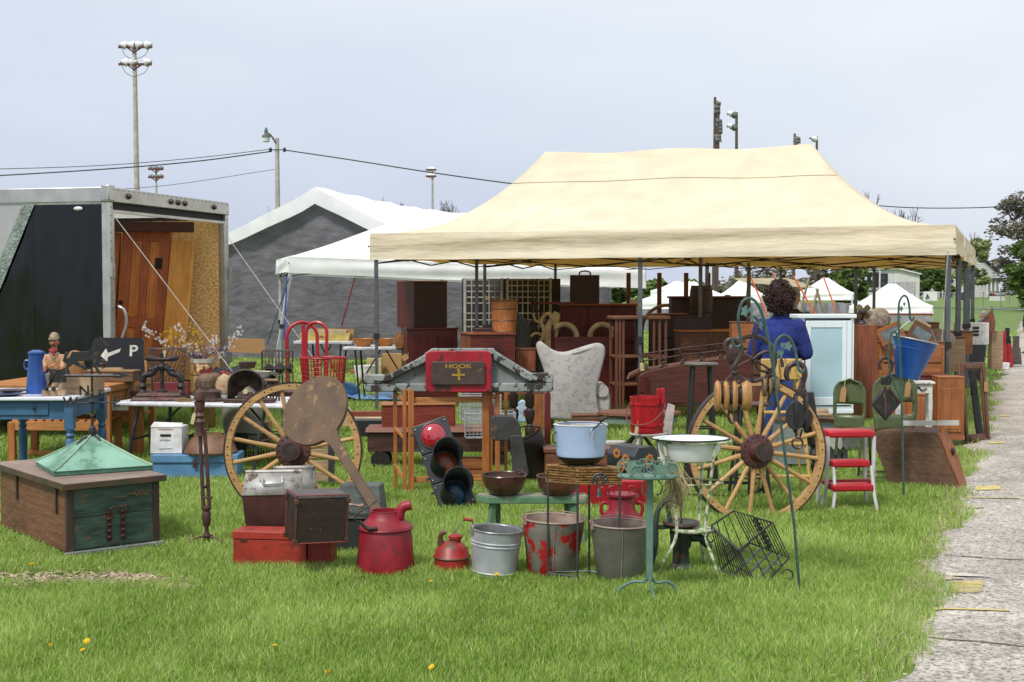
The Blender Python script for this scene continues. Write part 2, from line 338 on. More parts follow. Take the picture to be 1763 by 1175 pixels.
# ---- grass blades, real geometry
rng = np.random.default_rng(5)
PATCH = [(G(70, 1000), .6, .12), (G(205, 1005), .40, .07), (G(300, 1016), .12, .03), (G(1690, 768), .5, .5)]
def vnoise(x, y, s):
    x = x/s; y = y/s; xi = np.floor(x).astype(int); yi = np.floor(y).astype(int); fx = x-xi; fy = y-yi
    h = lambda a, b: (np.sin(a*127.1+b*311.7)*43758.5453) % 1.0
    fx = fx*fx*(3-2*fx); fy = fy*fy*(3-2*fy)
    return (h(xi, yi)*(1-fx)+h(xi+1, yi)*fx)*(1-fy)+(h(xi, yi+1)*(1-fx)+h(xi+1, yi+1)*fx)*fy
def blades(y0, y1, dens, hgt, wid, seed):
    tan = 1763/2/F*1.06
    area = tan*(y1**2-y0**2); n = int(area*dens)
    y = np.sqrt(rng.uniform(y0*y0, y1*y1, n)); x = rng.uniform(-1, 1, n)*y*tan
    nz = vnoise(x, y, .55)*.6+vnoise(x+50, y, .17)*.4
    ed = PX0+PSL*(y-PY0)+.06*np.sin(y*2.3)+.05*np.sin(y*5.9+1)+.07
    keep = (x < ed-.0+rng.normal(0, .03, n)) | (x > ed+2.45)
    keep &= ~((x > ed-.30) & (x < ed+.2) & (rng.uniform(0, 1, n) < .35))
    for (c, ax, ay) in PATCH:
        d = ((x-c.x)/ax)**2+((y-c.y)/ay/(1 if ay > .2 else 1))**2
        keep &= ~((d < 1+.8*(vnoise(x, y, .07)-.5)) & (rng.uniform(0, 1, n) < .9))
    # trodden, thin grass under the goods and the canopy
    und = (y > 12.4-.39*(x-4)) & (x > -1.5) & (y < 24)
    keep &= ~(und & (vnoise(x, y, .8) > .42) & (rng.uniform(0, 1, n) < .75))
    x, y, nz = x[keep], y[keep], nz[keep]; n = len(x)
    h = hgt*(.5+.7*nz)*rng.uniform(.55, 1.25, n); wd = wid*rng.uniform(.7, 1.3, n)
    a = rng.uniform(0, 2*pi, n); lean = rng.uniform(.1, .75, n)*h; la = rng.uniform(0, 2*pi, n)+.0
    dx, dy = np.cos(a)*wd/2, np.sin(a)*wd/2; lx, ly = np.cos(la)*lean, np.sin(la)*lean
    P = np.zeros((n, 5, 3), np.float32); z0 = np.zeros(n)
    P[:, 0] = np.stack([x-dx, y-dy, z0], 1); P[:, 1] = np.stack([x+dx, y+dy, z0], 1)
    P[:, 2] = np.stack([x+dx*.8+lx*.3, y+dy*.8+ly*.3, h*.6], 1); P[:, 3] = np.stack([x-dx*.8+lx*.3, y-dy*.8+ly*.3, h*.6], 1)
    P[:, 4] = np.stack([x+lx, y+ly, h*.97], 1)
    me = bpy.data.meshes.new('grass'); me.vertices.add(n*5); me.vertices.foreach_set('co', P.ravel())
    base = np.arange(n, dtype=np.int32)*5
    li = np.stack([base, base+1, base+2, base+3, base+3, base+2, base+4], 1).ravel()
    me.loops.add(n*7); me.loops.foreach_set('vertex_index', li)
    me.polygons.add(n*2); ls = np.stack([np.arange(n)*7, np.arange(n)*7+4], 1).ravel().astype(np.int32)
    me.polygons.foreach_set('loop_start', ls)
    me.update(calc_edges=True)
    at_ = me.attributes.new('tone', 'FLOAT', 'POINT')
    tn = np.clip(.5+(nz-.5)*.7+rng.normal(0, .27, n), 0, 1).astype(np.float32); at_.data.foreach_set('value', np.repeat(tn, 5))
    hh = me.attributes.new('dry', 'FLOAT', 'POINT'); hh.data.foreach_set('value', np.repeat((rng.uniform(0, 1, n) < .07+.5*(np.abs(x-(PX0+PSL*(y-PY0))) < .10)*.35).astype(np.float32), 5))
    me.materials.append(GRASS); me.shade_smooth()
    o = bpy.data.objects.new('grass', me); COL.objects.link(o); o['kind'] = 'stuff'; return o
m, n, b = _new('grass blade'); Nn, Ll = n.nodes, n.links
a1 = Nn.new('ShaderNodeAttribute'); a1.attribute_name = 'tone'; a2 = Nn.new('ShaderNodeAttribute'); a2.attribute_name = 'dry'
rp = Nn.new('ShaderNodeValToRGB'); rp.color_ramp.elements[0].color = (.14, .25, .03, 1); rp.color_ramp.elements[1].color = (.54, .68, .22, 1)
e = rp.color_ramp.elements.new(.5); e.color = (.31, .46, .08, 1)
Ll.new(a1.outputs['Fac'], rp.inputs[0]); mx_ = Nn.new('ShaderNodeMixRGB'); Ll.new(a2.outputs['Fac'], mx_.inputs[0]); Ll.new(rp.outputs[0], mx_.inputs[1]); mx_.inputs[2].default_value = (.46, .42, .22, 1)
Ll.new(mx_.outputs[0], b.inputs['Base Color']); b.inputs['Roughness'].default_value = .45; b.inputs['Specular IOR Level'].default_value = .35
tr = Nn.new('ShaderNodeBsdfTranslucent'); Ll.new(mx_.outputs[0], tr.inputs[0]); ms = Nn.new('ShaderNodeMixShader'); ms.inputs[0].default_value = .38
Ll.new(b.outputs[0], ms.inputs[1]); Ll.new(tr.outputs[0], ms.inputs[2]); Ll.new(ms.outputs[0], Nn['Material Output'].inputs[0]); GRASS = m
blades(4.7, 7.5, 21000, .058, .0034, 1)
blades(7.5, 11, 9500, .06, .0048, 2)
blades(11, 18, 2600, .066, .008, 3)
blades(18, 45, 260, .06, .024, 4)
# wood chips on the bare patch
m_ = M(); rc = random.Random(9)
for (c, ax, ay) in PATCH[:3]:
    for i in range(int(900*ax)):
        t = rc.uniform(0, 2*pi); q = sqrt(rc.random()); x = c.x+ax*q*cos(t)*1.05; y = c.y+ay*2.1*q*sin(t)
        m_.bx((x, y, .012+rc.uniform(0, .012)), (rc.uniform(.012, .05), rc.uniform(.005, .014), .003), Rz(rc.uniform(-60, 60)) @ Rx(rc.uniform(-20, 20)) @ Ry(rc.uniform(-20, 20)))
for i in range(420):
    s0 = rc.uniform(-.5, 9); p = pp(s0, rc.gauss(-.02, .07)); m_.bx((p.x, p.y, .012+rc.uniform(0, .02)), (rc.uniform(.01, .035), rc.uniform(.005, .01), .003), Rz(rc.uniform(-90, 90)) @ Rx(rc.uniform(-20, 20)))
struct('wood_chips', m_, mat('dry chips', C(222, 205, 180), C(150, 124, 98), scale=30, rough=.9), kind='stuff', smooth=False)
# dandelions
DY = mat('dandelion yellow', C(250, 212, 20, .95), C(235, 180, 10, .9), scale=60, rough=.8); DG = mat('stem green', C(110, 140, 60), rough=.6)
def dandelion():
    t = T('dandelion', 'yellow dandelion flower open in the grass', 'flower', 0, 0, loc=(0, 0, 0), k=1, group='dandelions in the grass')
    a = M()
    for i in range(18):
        an = 2*pi*i/18; 
        for rr, zz, ws in ((.015, .002, .004), (.0095, .006, .003)):
            a.add([(0, 0, .06+zz*.4), (rr*cos(an-.16), rr*sin(an-.16), .063+zz), (rr*1.12*cos(an), rr*1.12*sin(an), .062+zz), (rr*cos(an+.16), rr*sin(an+.16), .063+zz)], [(0, 1, 2, 3)])
    a.ball((0, 0, .062), (.008, .008, .006), 8, 5)
    t.p('flower_head', a, DY); s_ = M(); s_.tube([(0, 0, 0), (.003, 0, .03), (0, 0, .06)], .002, 5); t.p('stem', s_, DG); return t.e
d0 = dandelion(); dpos = [(154, 1098, 1.2), (149, 1117, 1), (73, 1107, 1), (60, 975, 1.3), (68, 955, 1.1), (473, 1112, 1), (753, 1143, 1.1), (857, 993, 1.3), (917, 1078, .9), (290, 988, .8), (64, 1130, .8), (919, 1000, .8), (745, 997, .8), (556, 1152, .9), (562, 1155, .9), (357, 1015, .8), (316, 1042, .7)]
DL = ['upper one of the pair left of centre in the foreground grass', 'lower one of the pair left of centre in the foreground grass', 'nearest the lower left edge, left of the foreground pair', 'just below the front corner of the big chest', 'tucked against the left side of the big chest', 'alone in the foreground below the red box', 'lowest one in the middle of the foreground', 'in front of the light grey galvanised bucket', 'alone in the grass below the rusty red bucket', 'right of the green chest, above the wood chips', 'faint one at the lower left edge of the grass', 'at the foot of the rusty red bucket', 'at the foot of the small petrol can', 'left one of the tiny pair at the bottom', 'right one of the tiny pair at the bottom', 'below the foot of the tall iron stand', 'just beyond the right end of the wood chips']
for i, (a_, b_, s_) in enumerate(dpos):
    o = d0 if i == 0 else copy_tree(d0)
    o['label'] = 'yellow dandelion '+DL[i]; p = onz(a_, b_, .045); o.location = (p.x, p.y, 0); o.rotation_euler = (R(25*cos(i*3)+18), R(20*sin(i*5)), i); o.scale = (s_*.72,)*3

# ---------------------------------------------------------------- trees
def leaf_mat(name, c1, c2): return mat(name, c1, c2, scale=1.3, rough=.7, bump=0, trans=.3, grime=.1)
BARK = mat('bark', C(118, 104, 92), C(70, 60, 54), scale=6, rough=.9)
def branches(m, p, d, ln, r, depth, rd, spread=.55):
    """recursive limbs; returns tips"""
    q = p + d*ln; m.tube([p, (p+q)/2+Vector((rd.uniform(-.04, .04)*ln, rd.uniform(-.04, .04)*ln, 0)), q], [r, r*.85, r*.7], 5 if depth > 1 else 4, caps=False)
    if depth == 0: return [q]
    tips = []
    for i in range(rd.choice((2, 3, 3))):
        nd = (d + Vector((rd.gauss(0, spread), rd.gauss(0, spread), rd.uniform(-.1, .45)))).normalized()
        tips += branches(m, q if i < 2 else p+d*ln*rd.uniform(.5, .95), nd, ln*rd.uniform(.62, .88), r*.7, depth-1, rd, spread)
    return tips
def tree(px, base, top, wpx, Y, label, leafm, n=2600, ls=.28, depth=3, seed=1, cat='tree', name='tree', low=.2, trunk=True, ncl=26, sx=1, group=None):
    rd = random.Random(seed); loc = at(px, base, Y); loc.z = 0; k = Y/F; hgt = HC+(495-top)*k; wr = wpx/2*k
    t = T(name, label, cat, 0, 0, loc=loc, k=1, group=group)
    tm = M(); tips = branches(tm, Vector((0, 0, 0)), Vector((0, 0, 1)), hgt*.24, hgt*.02, depth, rd)
    mz = max(q.z for q in tips); 
    mr_ = max(sqrt(v[0]**2+v[1]**2) for v in tm.v); q_ = wr*(1.0 if not leafm else .8)/mr_
    tm.v = [(v[0]*(q_ if v[2] > mz*.3 else min(q_, 1)), v[1]*(q_ if v[2] > mz*.3 else min(q_, 1)), v[2]*hgt*.98/mz) for v in tm.v]
    t.p('trunk', tm, BARK)
    if leafm:
        lm = M(); cl = []
        for i in range(ncl):
            a = rd.uniform(0, 2*pi); zz = rd.uniform(low, .93); prof = sin(pi*min(1, max(0.08, (zz-low+.12)/(1.12-low))))**.6
            rr = wr*prof*sqrt(rd.uniform(.15, 1)); cl.append((rr*cos(a), rr*sin(a), zz*hgt, wr*rd.uniform(.18, .36)))
        for i in range(n):
            c = rd.choice(cl); u = Vector((rd.gauss(0, 1), rd.gauss(0, 1), rd.gauss(0, 1))).normalized()*c[3]*(rd.uniform(.3, 1)**.5)
            p = Vector((c[0], c[1], c[2]))+Vector((u.x, u.y, u.z*.7)); sz = ls*rd.uniform(.5, 1.3)
            q = Matrix.Rotation(rd.uniform(0, 6.28), 3, 'Z') @ Matrix.Rotation(rd.uniform(0, 3.1), 3, 'X')
            lm.add([p+q @ Vector(v)*sz for v in ((-1, 0, 0), (0, -.6, .1), (1, 0, 0), (0, .6, -.1))], [(0, 1, 2, 3)])
        t.p('crown', lm, leafm, smooth=False, recalc=False)
    return t.e
LF_D = leaf_mat('dark leaves', C(142, 138, 118, .9), C(104, 98, 92, .85)); LF_G = leaf_mat('green leaves', C(122, 148, 70, .8), C(80, 104, 50, .7))
LF_P = leaf_mat('pale spring leaves', C(176, 184, 130, .9), C(140, 150, 100, .8)); LF_U = leaf_mat('plum leaves', C(112, 78, 84, .7), C(80, 52, 62, .7))
tree(1772, 505, 322, 120, 95, 'tall dark green tree at the right edge behind the white house', LF_D, 8000, .15, 6, 11, low=.16, ncl=110)
tree(1798, 510, 395, 110, 82, 'bright green leafy tree low at the right edge beside the banner fence', LF_G, 11000, .17, 3, 12, low=.05, ncl=80)
tree(1672, 500, 398, 70, 175, 'pale spring green tree behind the white gabled house', LF_P, 1500, .4, 4, 13)
tree(1508, 500, 326, 95, 150, 'bare budding tree above the right slope of the tan canopy', None, depth=6, seed=14)
tree(1552, 500, 352, 80, 170, 'smaller bare tree right of the other one above the tan canopy', None, depth=6, seed=21)
tree(672, 500, 337, 95, 130, 'yellow green budding tree above the white tent roof', LF_P, 1400, .22, 4, 15)
tree(768, 500, 340, 100, 120, 'bare branched tree beside the floodlight pole above the white tent', None, depth=6, seed=16)
tree(470, 500, 352, 60, 150, 'thin bare tree behind the wooden lamp pole', None, depth=5, seed=17)
tree(396, 500, 398, 40, 120, 'plum coloured tree between the trailer and the grey tent', LF_U, 1200, .2, 3, 18)
for i, (x, tp, wd, Y, mt, lb) in enumerate([(1462, 455, 60, 118, LF_G, 'green bushy tree left of the scoreboard'), (1600, 462, 80, 190, LF_G, 'round green tree between the white shed and the gabled house'), (1060, 476, 130, 95, LF_G, 'green tree seen through the canopy beside its middle pole'), (1570, 452, 70, 200, LF_D, 'dark tree behind the white shed roof'),
        (1320, 468, 170, 160, LF_D, 'wide dark tree line behind the white canopies')]):
    tree(x, 505, tp, wd, Y, lb, mt, 2200, .3, 3, 30+i, low=.08)
tree(1430, 500, 440, 90, 210, 'distant dark tree behind the tan canopy frame', LF_D, 1500, .4, 3, 41)
# far hedge band closing the horizon
for (x0, x1, tp, Y, mt, sd) in ((-400, 500, 478, 230, LF_D, 51), (500, 1200, 474, 240, LF_G, 52), (1200, 2300, 478, 260, LF_D, 53)):
    rd = random.Random(sd); hm = M(); a, b_ = at(x0, 495, Y), at(x1, 495, Y)
    for i in range(4200):
        u = rd.random(); p = a.lerp(b_, u); hh = (HC+(495-tp)*Y/F)*(.6+.4*sin(u*23+sd)*sin(u*61)); z = hh*rd.random()**.8; sz = rd.uniform(.4, 1)
        q = Matrix.Rotation(rd.uniform(0, 6.28), 3, 'Z') @ Matrix.Rotation(rd.uniform(0, 3.1), 3, 'X'); p = Vector((p.x, p.y+rd.uniform(0, 5), z))
        hm.add([p+q @ Vector(v)*sz for v in ((-1, 0, 0), (0, -.7, .1), (1, 0, 0), (0, .7, -.1))], [(0, 1, 2, 3)])
    struct('far_hedge', hm, mt, kind='stuff', smooth=False, recalc=False)

# ---------------------------------------------------------------- house, shed, scoreboard, fences
WS = mat('white siding', C(224, 222, 220, .85), C(205, 203, 202, .85), scale=.8, rough=.7, grime=.1); SH = mat('dark shingles', C(82, 84, 92), C(60, 62, 70), scale=2, rough=.9)
GLS = mat('dark window glass', C(70, 80, 92, .5), rough=.12, bump=0, spec=.8); TRIM = mat('white trim', C(238, 238, 238, .9), rough=.6, grime=.08)
DRK = mat('near black', C(34, 34, 38, .7), rough=.6)
def window(t, x0, x1, z0, z1, y, k=1):
    a = M(); 
    for (p, q, r_, s_) in ((x0-.15, x0, z0-.15, z1+.15), (x1, x1+.15, z0-.15, z1+.15), (x0, x1, z1, z1+.15), (x0, x1, z0-.15, z0), (x0, x1, (z0+z1)/2-.06, (z0+z1)/2+.06)): a.box(p, q, y-.14, y, r_, s_)
    f = t.p('window', a, DRK, smooth=False); g_ = M(); g_.box(x0, x1, y-.06, y, z0, z1); t.p('pane', g_, GLS, parent=f, smooth=False)
# gabled house, facing the field; px scale .1 m
t = T('white_house', 'white two storey gabled house with dark shingle roof behind the fence', 'house', 1652, 512, 205)
t.k = 1; k_ = 205/F
def hx(px): return (px-1652)*k_
t.e.location.z = 0
wl = M(); wl.prism([(hx(1640), 0), (hx(1718), 0), (hx(1718), 3.6), (hx(1668), 7.4), (hx(1640), 5.4)], 0, 9)
t.p('wall', wl, WS, smooth=False)
sd_ = M()
for i in range(22): sd_.box(hx(1640), hx(1668)+(5.0 if i < 11 else max(0, 5-(i-11)*.5)), -.03, -.005, .3*i+.2, .3*i+.23)
t.p('siding_line', sd_, mat('siding shade', C(190, 188, 186), rough=.8), smooth=False)
rf = M()
for pts in ([(hx(1668), 7.5), (hx(1722), 3.5), (hx(1722), 3.8), (hx(1668), 7.85)], [(hx(1668), 7.5), (hx(1668), 7.85), (hx(1634), 5.5), (hx(1634), 5.15)]): rf.prism(pts, -.5, 9.5)
t.p('roof', rf, SH, smooth=False)
w2 = M(); w2.box(hx(1598), hx(1640), 3, 9, 0, 3.6); w2.box(hx(1578), hx(1610), -1, 3, 0, 2.8); t.p('wall', w2, WS, smooth=False)
r2 = M(); r2.box(hx(1596), hx(1642), 1.5, 10, 3.6, 7.0, top=(hx(1606), hx(1642), 5.5, 6)); t.p('roof', r2, SH, smooth=False)
r3 = M(); r3.prism([(hx(1574), 2.8), (hx(1594), 4.9), (hx(1636), 2.6), (hx(1636), 2.2), (hx(1594), 4.4), (hx(1574), 2.5)], -1.6, 3); t.p('porch_roof', r3, SH, smooth=False)
for i in range(6):
    a = M(); a.bx((hx(1600+i*6), -1.3, 1.3), (.14, .14, 2.6)); t.p('porch_post', a, TRIM, smooth=False)
for i in range(4):
    a = M(); a.bx((hx(1696+i*7), -.8, 1.3), (.2, .2, 2.6)); t.p('porch_post', a, TRIM, smooth=False)
a = M(); a.box(hx(1692), hx(1724), -1.2, 0, 2.6, 2.9); t.p('porch_roof', a, SH, smooth=False)
window(t, hx(1670), hx(1677), 3.9, 5.0, 0); window(t, hx(1650), hx(1656), 3.9, 5.0, 0); window(t, hx(1664), hx(1669), 1.0, 2.1, 0); window(t, hx(1584), hx(1588), .9, 2, -1)
# shed with scoreboard in front
t = T('white_shed', 'low white shed with sloping roof behind the scoreboard', 'shed', 1530, 510, 150); t.e.location.z = 0; t.k = 1; k_ = 150/F
def hx(px): return (px-1530)*k_
a = M(); a.prism([(hx(1505), 0), (hx(1583), 0), (hx(1583), 2.9), (hx(1545), 3.5), (hx(1505), 3.5)], 0, 6); t.p('wall', a, WS, smooth=False)
a = M(); a.prism([(hx(1503), 3.52), (hx(1545), 3.52), (hx(1585), 2.92), (hx(1585), 3.05), (hx(1545), 3.66), (hx(1503), 3.66)], -.3, 6.2); t.p('roof', a, TRIM, smooth=False)
for i in range(9):
    a = M(); x = hx(1536+i*4.6); a.box(x, x+.22, -.05, 0, .9, 2.1); t.p('panel', a, mat('pale panel', C(206, 206, 208), rough=.7), smooth=False)
window(t, hx(1514), hx(1525), 1.7, 2.9, 0)
t = T('scoreboard', 'black ball field scoreboard with white lettering on posts', 'scoreboard', 1497, 505, 140); t.e.location.z = 0; t.k = 1; k_ = 140/F
a = M(); a.box(-18*k_, 16*k_, 0, .3, 1.0, 3.4); t.p('board', a, DRK, smooth=False)
for x, s_ in ((-19, 1), (17, 1)):
    a = M(); a.bx((x*k_, .15, 1.7), (.2, .25, 3.4)); t.p('post', a, TRIM, smooth=False)
TX = mat('white lettering', C(245, 245, 245, .95), rough=.6, bump=0, grime=0)
text('BALL STRIKE OUT', .42, TX, t.e, (-1*k_, -.02, 3.2), sx=.62); text('0   0', .5, TX, t.e, (-1*k_, -.02, 2.4)); text('GUEST INN HOME', .42, TX, t.e, (-1*k_, -.02, 1.3), sx=.62)
# chain-link fences
GALV = mat('galvanised pipe', C(170, 174, 178), C(140, 144, 150), rough=.45, metal=.5)
def chain_fence(p0, p1, h, n, label, mesh_step):
    v = p1-p0; t = T('chain_link_fence', label, 'fence', 0, 0, loc=p0, k=1)
    for i in range(n+1):
        a = M(); q = v*i/n; a.cyl((q.x, q.y, 0), (q.x, q.y, h+.05), .035, n=7); a.ball((q.x, q.y, h+.07), .045, 6, 4); t.p('post', a, GALV)
    a = M(); a.cyl((0, 0, h), (v.x, v.y, h), .022, n=6); t.p('top_rail', a, GALV)
    a = M(); ln = v.length; st = mesh_step; d = v/ln; s0 = -h
    while s0 < ln:
        for sg in (0, 1):
            u0, u1 = (s0, s0+h) if sg == 0 else (s0+h, s0); za, zb = 0, h
            a.add([(d.x*u0, d.y*u0, za), (d.x*u0, d.y*u0, za+.006), (d.x*u1, d.y*u1, zb), (d.x*u1, d.y*u1, zb-.006)], [(0, 1, 2, 3)])
        s0 += st
    t.p('wire_mesh', a, GALV, smooth=False)['kind'] = 'stuff'
    return t
pA = at(1540, 560, 46); pB = at(1850, 590, 36); pA.z = pB.z = 0
chain_fence(pA, pB, .85, 5, 'nearer chain link fence with pipe rail across the grass field', .12)
pA = at(1575, 500, 98); pB = at(1850, 500, 92); pA.z = pB.z = 0
chain_fence(pA, pB, 1.1, 9, 'farther chain link fence carrying the advertising banners', .3)
BNW = mat('banner white', C(245, 245, 245, .9), rough=.6, bump=0, grime=.05); BNK = mat('banner dark', C(50, 48, 56, .8), rough=.6, bump=0); RED = mat('banner red', C(190, 30, 40), rough=.6, bump=0)
def banner(px, w_, h_, zt, label, kind):
    k_ = 96/F; t = T('banner', label, 'banner', px, 500, 95.6); t.k = 1; t.e.location.z = zt-h_*k_
    W, Hh = w_*k_, h_*k_; a = M(); a.box(-W/2, W/2, -.02, .02, 0, Hh*(.5 if kind == 2 else 1)); t.p('sheet', a, BNW, smooth=False)
    if kind == 2:
        a = M(); a.box(-W/2, W/2, -.02, .02, Hh*.5, Hh); t.p('header', a, BNK, smooth=False); a = M(); a.ball((-W*.3, -.04, Hh*.77), (.11, .02, .17), 8, 6); t.p('emblem', a, RED); text('properties', .32, BNW, t.e, (W*.12, -.04, Hh*.75), sx=.7)
    elif kind == 0:
        a = M(); a.tube([(-W*.3, -.04, Hh*.2), (-W*.22, -.04, Hh*.7), (-W*.12, -.04, Hh*.3)], .06, 5); t.p('emblem', a, SH)
    else: text('T', .7, BNK, t.e, (W*.28, -.04, Hh*.55)); a = M(); a.ball((-W*.2, -.04, Hh*.5), (.25, .02, .3), 8, 6); t.p('emblem', a, SH)
banner(1602, 24, 16, 1.2, 'white banner with grey sketch on the fence left of the canopy leg', 0)
banner(1661, 17, 16, 1.2, 'white banner with dark letter T on the fence behind the canopy corner', 1)
banner(1717, 26, 16, 1.2, 'banner with dark header and red emblem on the right fence', 2)
# street sign at the corner
t = T('street_sign', 'green street name sign on a thin pole near the right edge', 'street sign', 1738, 520, 120); t.e.location.z = 0; t.k = 1
a = M(); a.cyl((0, 0, 0), (0, 0, 2.0), .04); t.p('pole', a, GALV); a = M(); a.box(-.5, .5, -.02, .02, 1.75, 1.97); t.p('sign_plate', a, mat('sign green', C(60, 130, 110), rough=.5))
a = M(); a.lathe([(0, -.02), (.34, -.02), (.34, .02), (0, .02)], 8, (0, -.05, 1.2), axis='y'); t.p('stop_plate', a, GALV)
# ================================================================ poles, wires
PW = mat('weathered pole wood', C(196, 190, 182, .9), C(168, 160, 152, .9), scale=3, stretch=(4, 4, .4), rough=.9); PWD = mat('dark pole wood', C(110, 96, 84), C(78, 66, 58), scale=3, stretch=(4, 4, .4), rough=.9)
RST = mat('rusty red arm', C(120, 70, 66), rough=.8); LAMPW = mat('lamp housing white', C(238, 240, 242, .9), rough=.4, grime=.1); LAMPG = mat('lamp housing grey', C(120, 124, 122), rough=.5)
WIRE = mat('black wire', C(70, 68, 76), rough=.6, bump=0)
def flood(t, x, y, z, ang, s, hm, tilt=20):
    m4 = Tr(x, y, z) @ Rz(ang) @ Rx(-90-tilt)
    a = M(m4); a.lathe([(.0, -.02*s), (.1*s, 0), (.16*s, .1*s), (.28*s, .3*s), (.34*s, .42*s), (.34*s, .46*s), (.26*s, .42*s), (0, .3*s)], 12)
    h = t.p('floodlight', a, hm)
    a = M(); a.tube([(x, y, z-.3*s), (x, y, z-.1*s), (x, y, z)], .05*s, 5); t.p('bracket', a, LAMPG, parent=h)
def pole(name, label, px, top, Y, wpx, mt, lean=0):
    loc = at(px, 500, Y); loc.z = 0; t = T(name, label, 'light pole', 0, 0, loc=loc, k=1); k = Y/F; h = HC+(495-top)*k
    a = M(); a.tube([(lean*k, 0, 0), (0, 0, h)], [wpx*k*.62, wpx*k*.38], 10); t.p('pole', a, mt); return t, k, h
t, k, h = pole('floodlight_pole', 'tallest pale wooden floodlight pole behind the black trailer', 236, 78, 100, 9, PW, 3)
for zi, xs in ((8, (-24, -11, 16, 31)), (37, (-22, 6, 30))):
    z = h-zi*k; a = M(); a.bx((2*k, -.2, z), (56*k, .15, .16)); c = t.p('crossarm', a, RST)
    a = M(); a.bar((-12*k, -.2, z), (0, -.15, z-9*k), .1); a.bar((14*k, -.2, z), (0, -.15, z-9*k), .1); t.p('brace', a, RST, parent=c)
    for i, x in enumerate(xs): flood(t, x*k, -.2, z+.22, (-70 if x < 0 else 70), 1.0, LAMPW, 8)
    for x in (-20, 26):
        a = M(); a.tube(curve([(x*k, -.2, z-.1), (x*.7*k, -.2, z-14*k), (0, -.3, z-22*k)]), .02, 4); t.p('cable', a, WIRE)
t, k, h = pole('floodlight_pole', 'small distant pole with two rows of floodlights above the trailer', 271, 290, 170, 4, PW)
for zi in (3, 17):
    z = h-zi*k; a = M(); a.bx((0, -.2, z), (26*k, .2, .2)); c = t.p('crossarm', a, RST)
    a = M(); a.bar((-8*k, -.2, z), (0, -.15, z-6*k), .12); a.bar((8*k, -.2, z), (0, -.15, z-6*k), .12); t.p('brace', a, RST, parent=c)
    for x in (-12, -4, 5, 13): flood(t, x*k, -.2, z+.2, (-60 if x < 0 else 60), .9, LAMPG, 8)
t, k, h = pole('floodlight_pole', 'floodlight pole rising behind the white tent roof', 745, 291, 130, 4.5, PW)
for zi in (3, 14):
    z = h-zi*k; a = M(); a.bx((-2*k, -.2, z), (18*k, .14, .16)); t.p('crossarm', a, RST)
    for x in (-9, -3, 4): flood(t, x*k, -.2, z+.1, (-60 if x < 0 else 60), .75, LAMPW, 8)
t, k, h = pole('floodlight_pole', 'tallest dark floodlight pole above the tan canopy with lamps on one side', 1229, 170, 95, 6, PWD)
a = M(); a.tube([(5*k, 0, 0), (5*k, 0, h-.4)], .14, 6); t.p('second_post', a, PWD)
for z_ in (10, 17, 24, 40, 46, 52, 58, 66, 72):
    flood(t, (10+2*sin(z_))*k, -.1, h-z_*k, 60+20*sin(z_*3), .8, LAMPG, 10)
t, k, h = pole('floodlight_pole', 'thinner leaning dark pole with two floodlights on its left side', 1266, 196, 105, 6, PWD, 2)
for z_ in (3, 24):
    flood(t, -10*k, -.1, h-z_*k, -60, .85, LAMPG, 10); flood(t, -16*k, -.1, h-z_*k+.1, -80, .7, LAMPW, 10)
    a = M(); a.bx((-7*k, 0, h-z_*k), (15*k, .12, .12)); t.p('crossarm', a, RST)
t, k, h = pole('floodlight_pole', 'short dark pole top with lamps just above the canopy peak', 1366, 232, 120, 5, PWD)
for z_ in (8, 13): flood(t, 9*k, -.1, h-z_*k, 60, .9, LAMPG, 10); flood(t, 4*k, -.1, h-z_*k-.2, 70, .7, LAMPG, 10)
t, k, h = pole('floodlight_pole', 'pole top with a white lamp right of the canopy peak', 1404, 237, 120, 5, PWD)
flood(t, -9*k, -.1, h-3*k, -60, .9, LAMPW, 10); a = M(); a.bx((-6*k, 0, h-3*k), (14*k, .12, .12)); t.p('crossarm', a, RST)
# wooden utility pole with yard lamp
t, k, h = pole('utility_pole', 'grey wooden utility pole with yard lamp between trailer and tent', 479, 240, 76, 9, PW)
a = M(); a.tube(curve([(-2*k, -.1, h-8*k), (-8*k, -.15, h+2*k), (-13*k, -.15, h+7*k), (-17*k, -.15, h+7*k)]), .06, 6); arm = t.p('lamp_arm', a, LAMPG)
a = M(); a.lathe([(0, 14*k), (3*k, 13*k), (3.5*k, 6*k), (7*k, 3*k), (7.5*k, 0), (6.5*k, 0), (0, 1*k)], 14, (-18*k, -.15, h+1*k)); t.p('lamp_housing', a, LAMPG, parent=arm)
a = M(); a.lathe([(6.4*k, 0), (6*k, -7*k), (4*k, -8*k), (0, -8*k)], 14, (-18*k, -.15, h+1*k)); t.p('lamp_globe', a, LAMPW, parent=arm)
a = M(); a.lathe([(2*k, 0), (2*k, 3*k), (1*k, 4*k), (0, 4*k)], 8, (-18*k, -.15, h+14*k)); t.p('photocell', a, mat('teal cap', C(110, 170, 185), rough=.4), parent=arm)
for x in (-11, 13):
    a = M(); a.ball((x*k, -.1, h-20*k), (.1, .1, .14), 8, 6); a.bar((0, -.1, h-20*k), (x*k, -.1, h-20*k), .05); t.p('insulator', a, WIRE)
def wire(label, pts, r, grp=None):
    P = [at(x, y, Y) for x, y, Y in pts]; p0 = P[0].copy(); a = M(); a.tube(curve([p-p0 for p in P], 8), r, 5); return solo('overhead_wire', label, 'wire', a, WIRE, 0, 0, loc=p0, group=grp)
wire('thick overhead wire dipping left from the utility pole', [(-60, 306, 70), (160, 293, 72), (330, 279, 74), (468, 261, 76)], .035)
wire('thin upper overhead wire left of the utility pole', [(-60, 293, 70), (160, 286, 72), (330, 273, 74), (468, 257, 76)], .02)
wire('faint low wire from the trailer roof up to the utility pole', [(150, 330, 60), (300, 318, 68), (473, 292, 76)], .014)
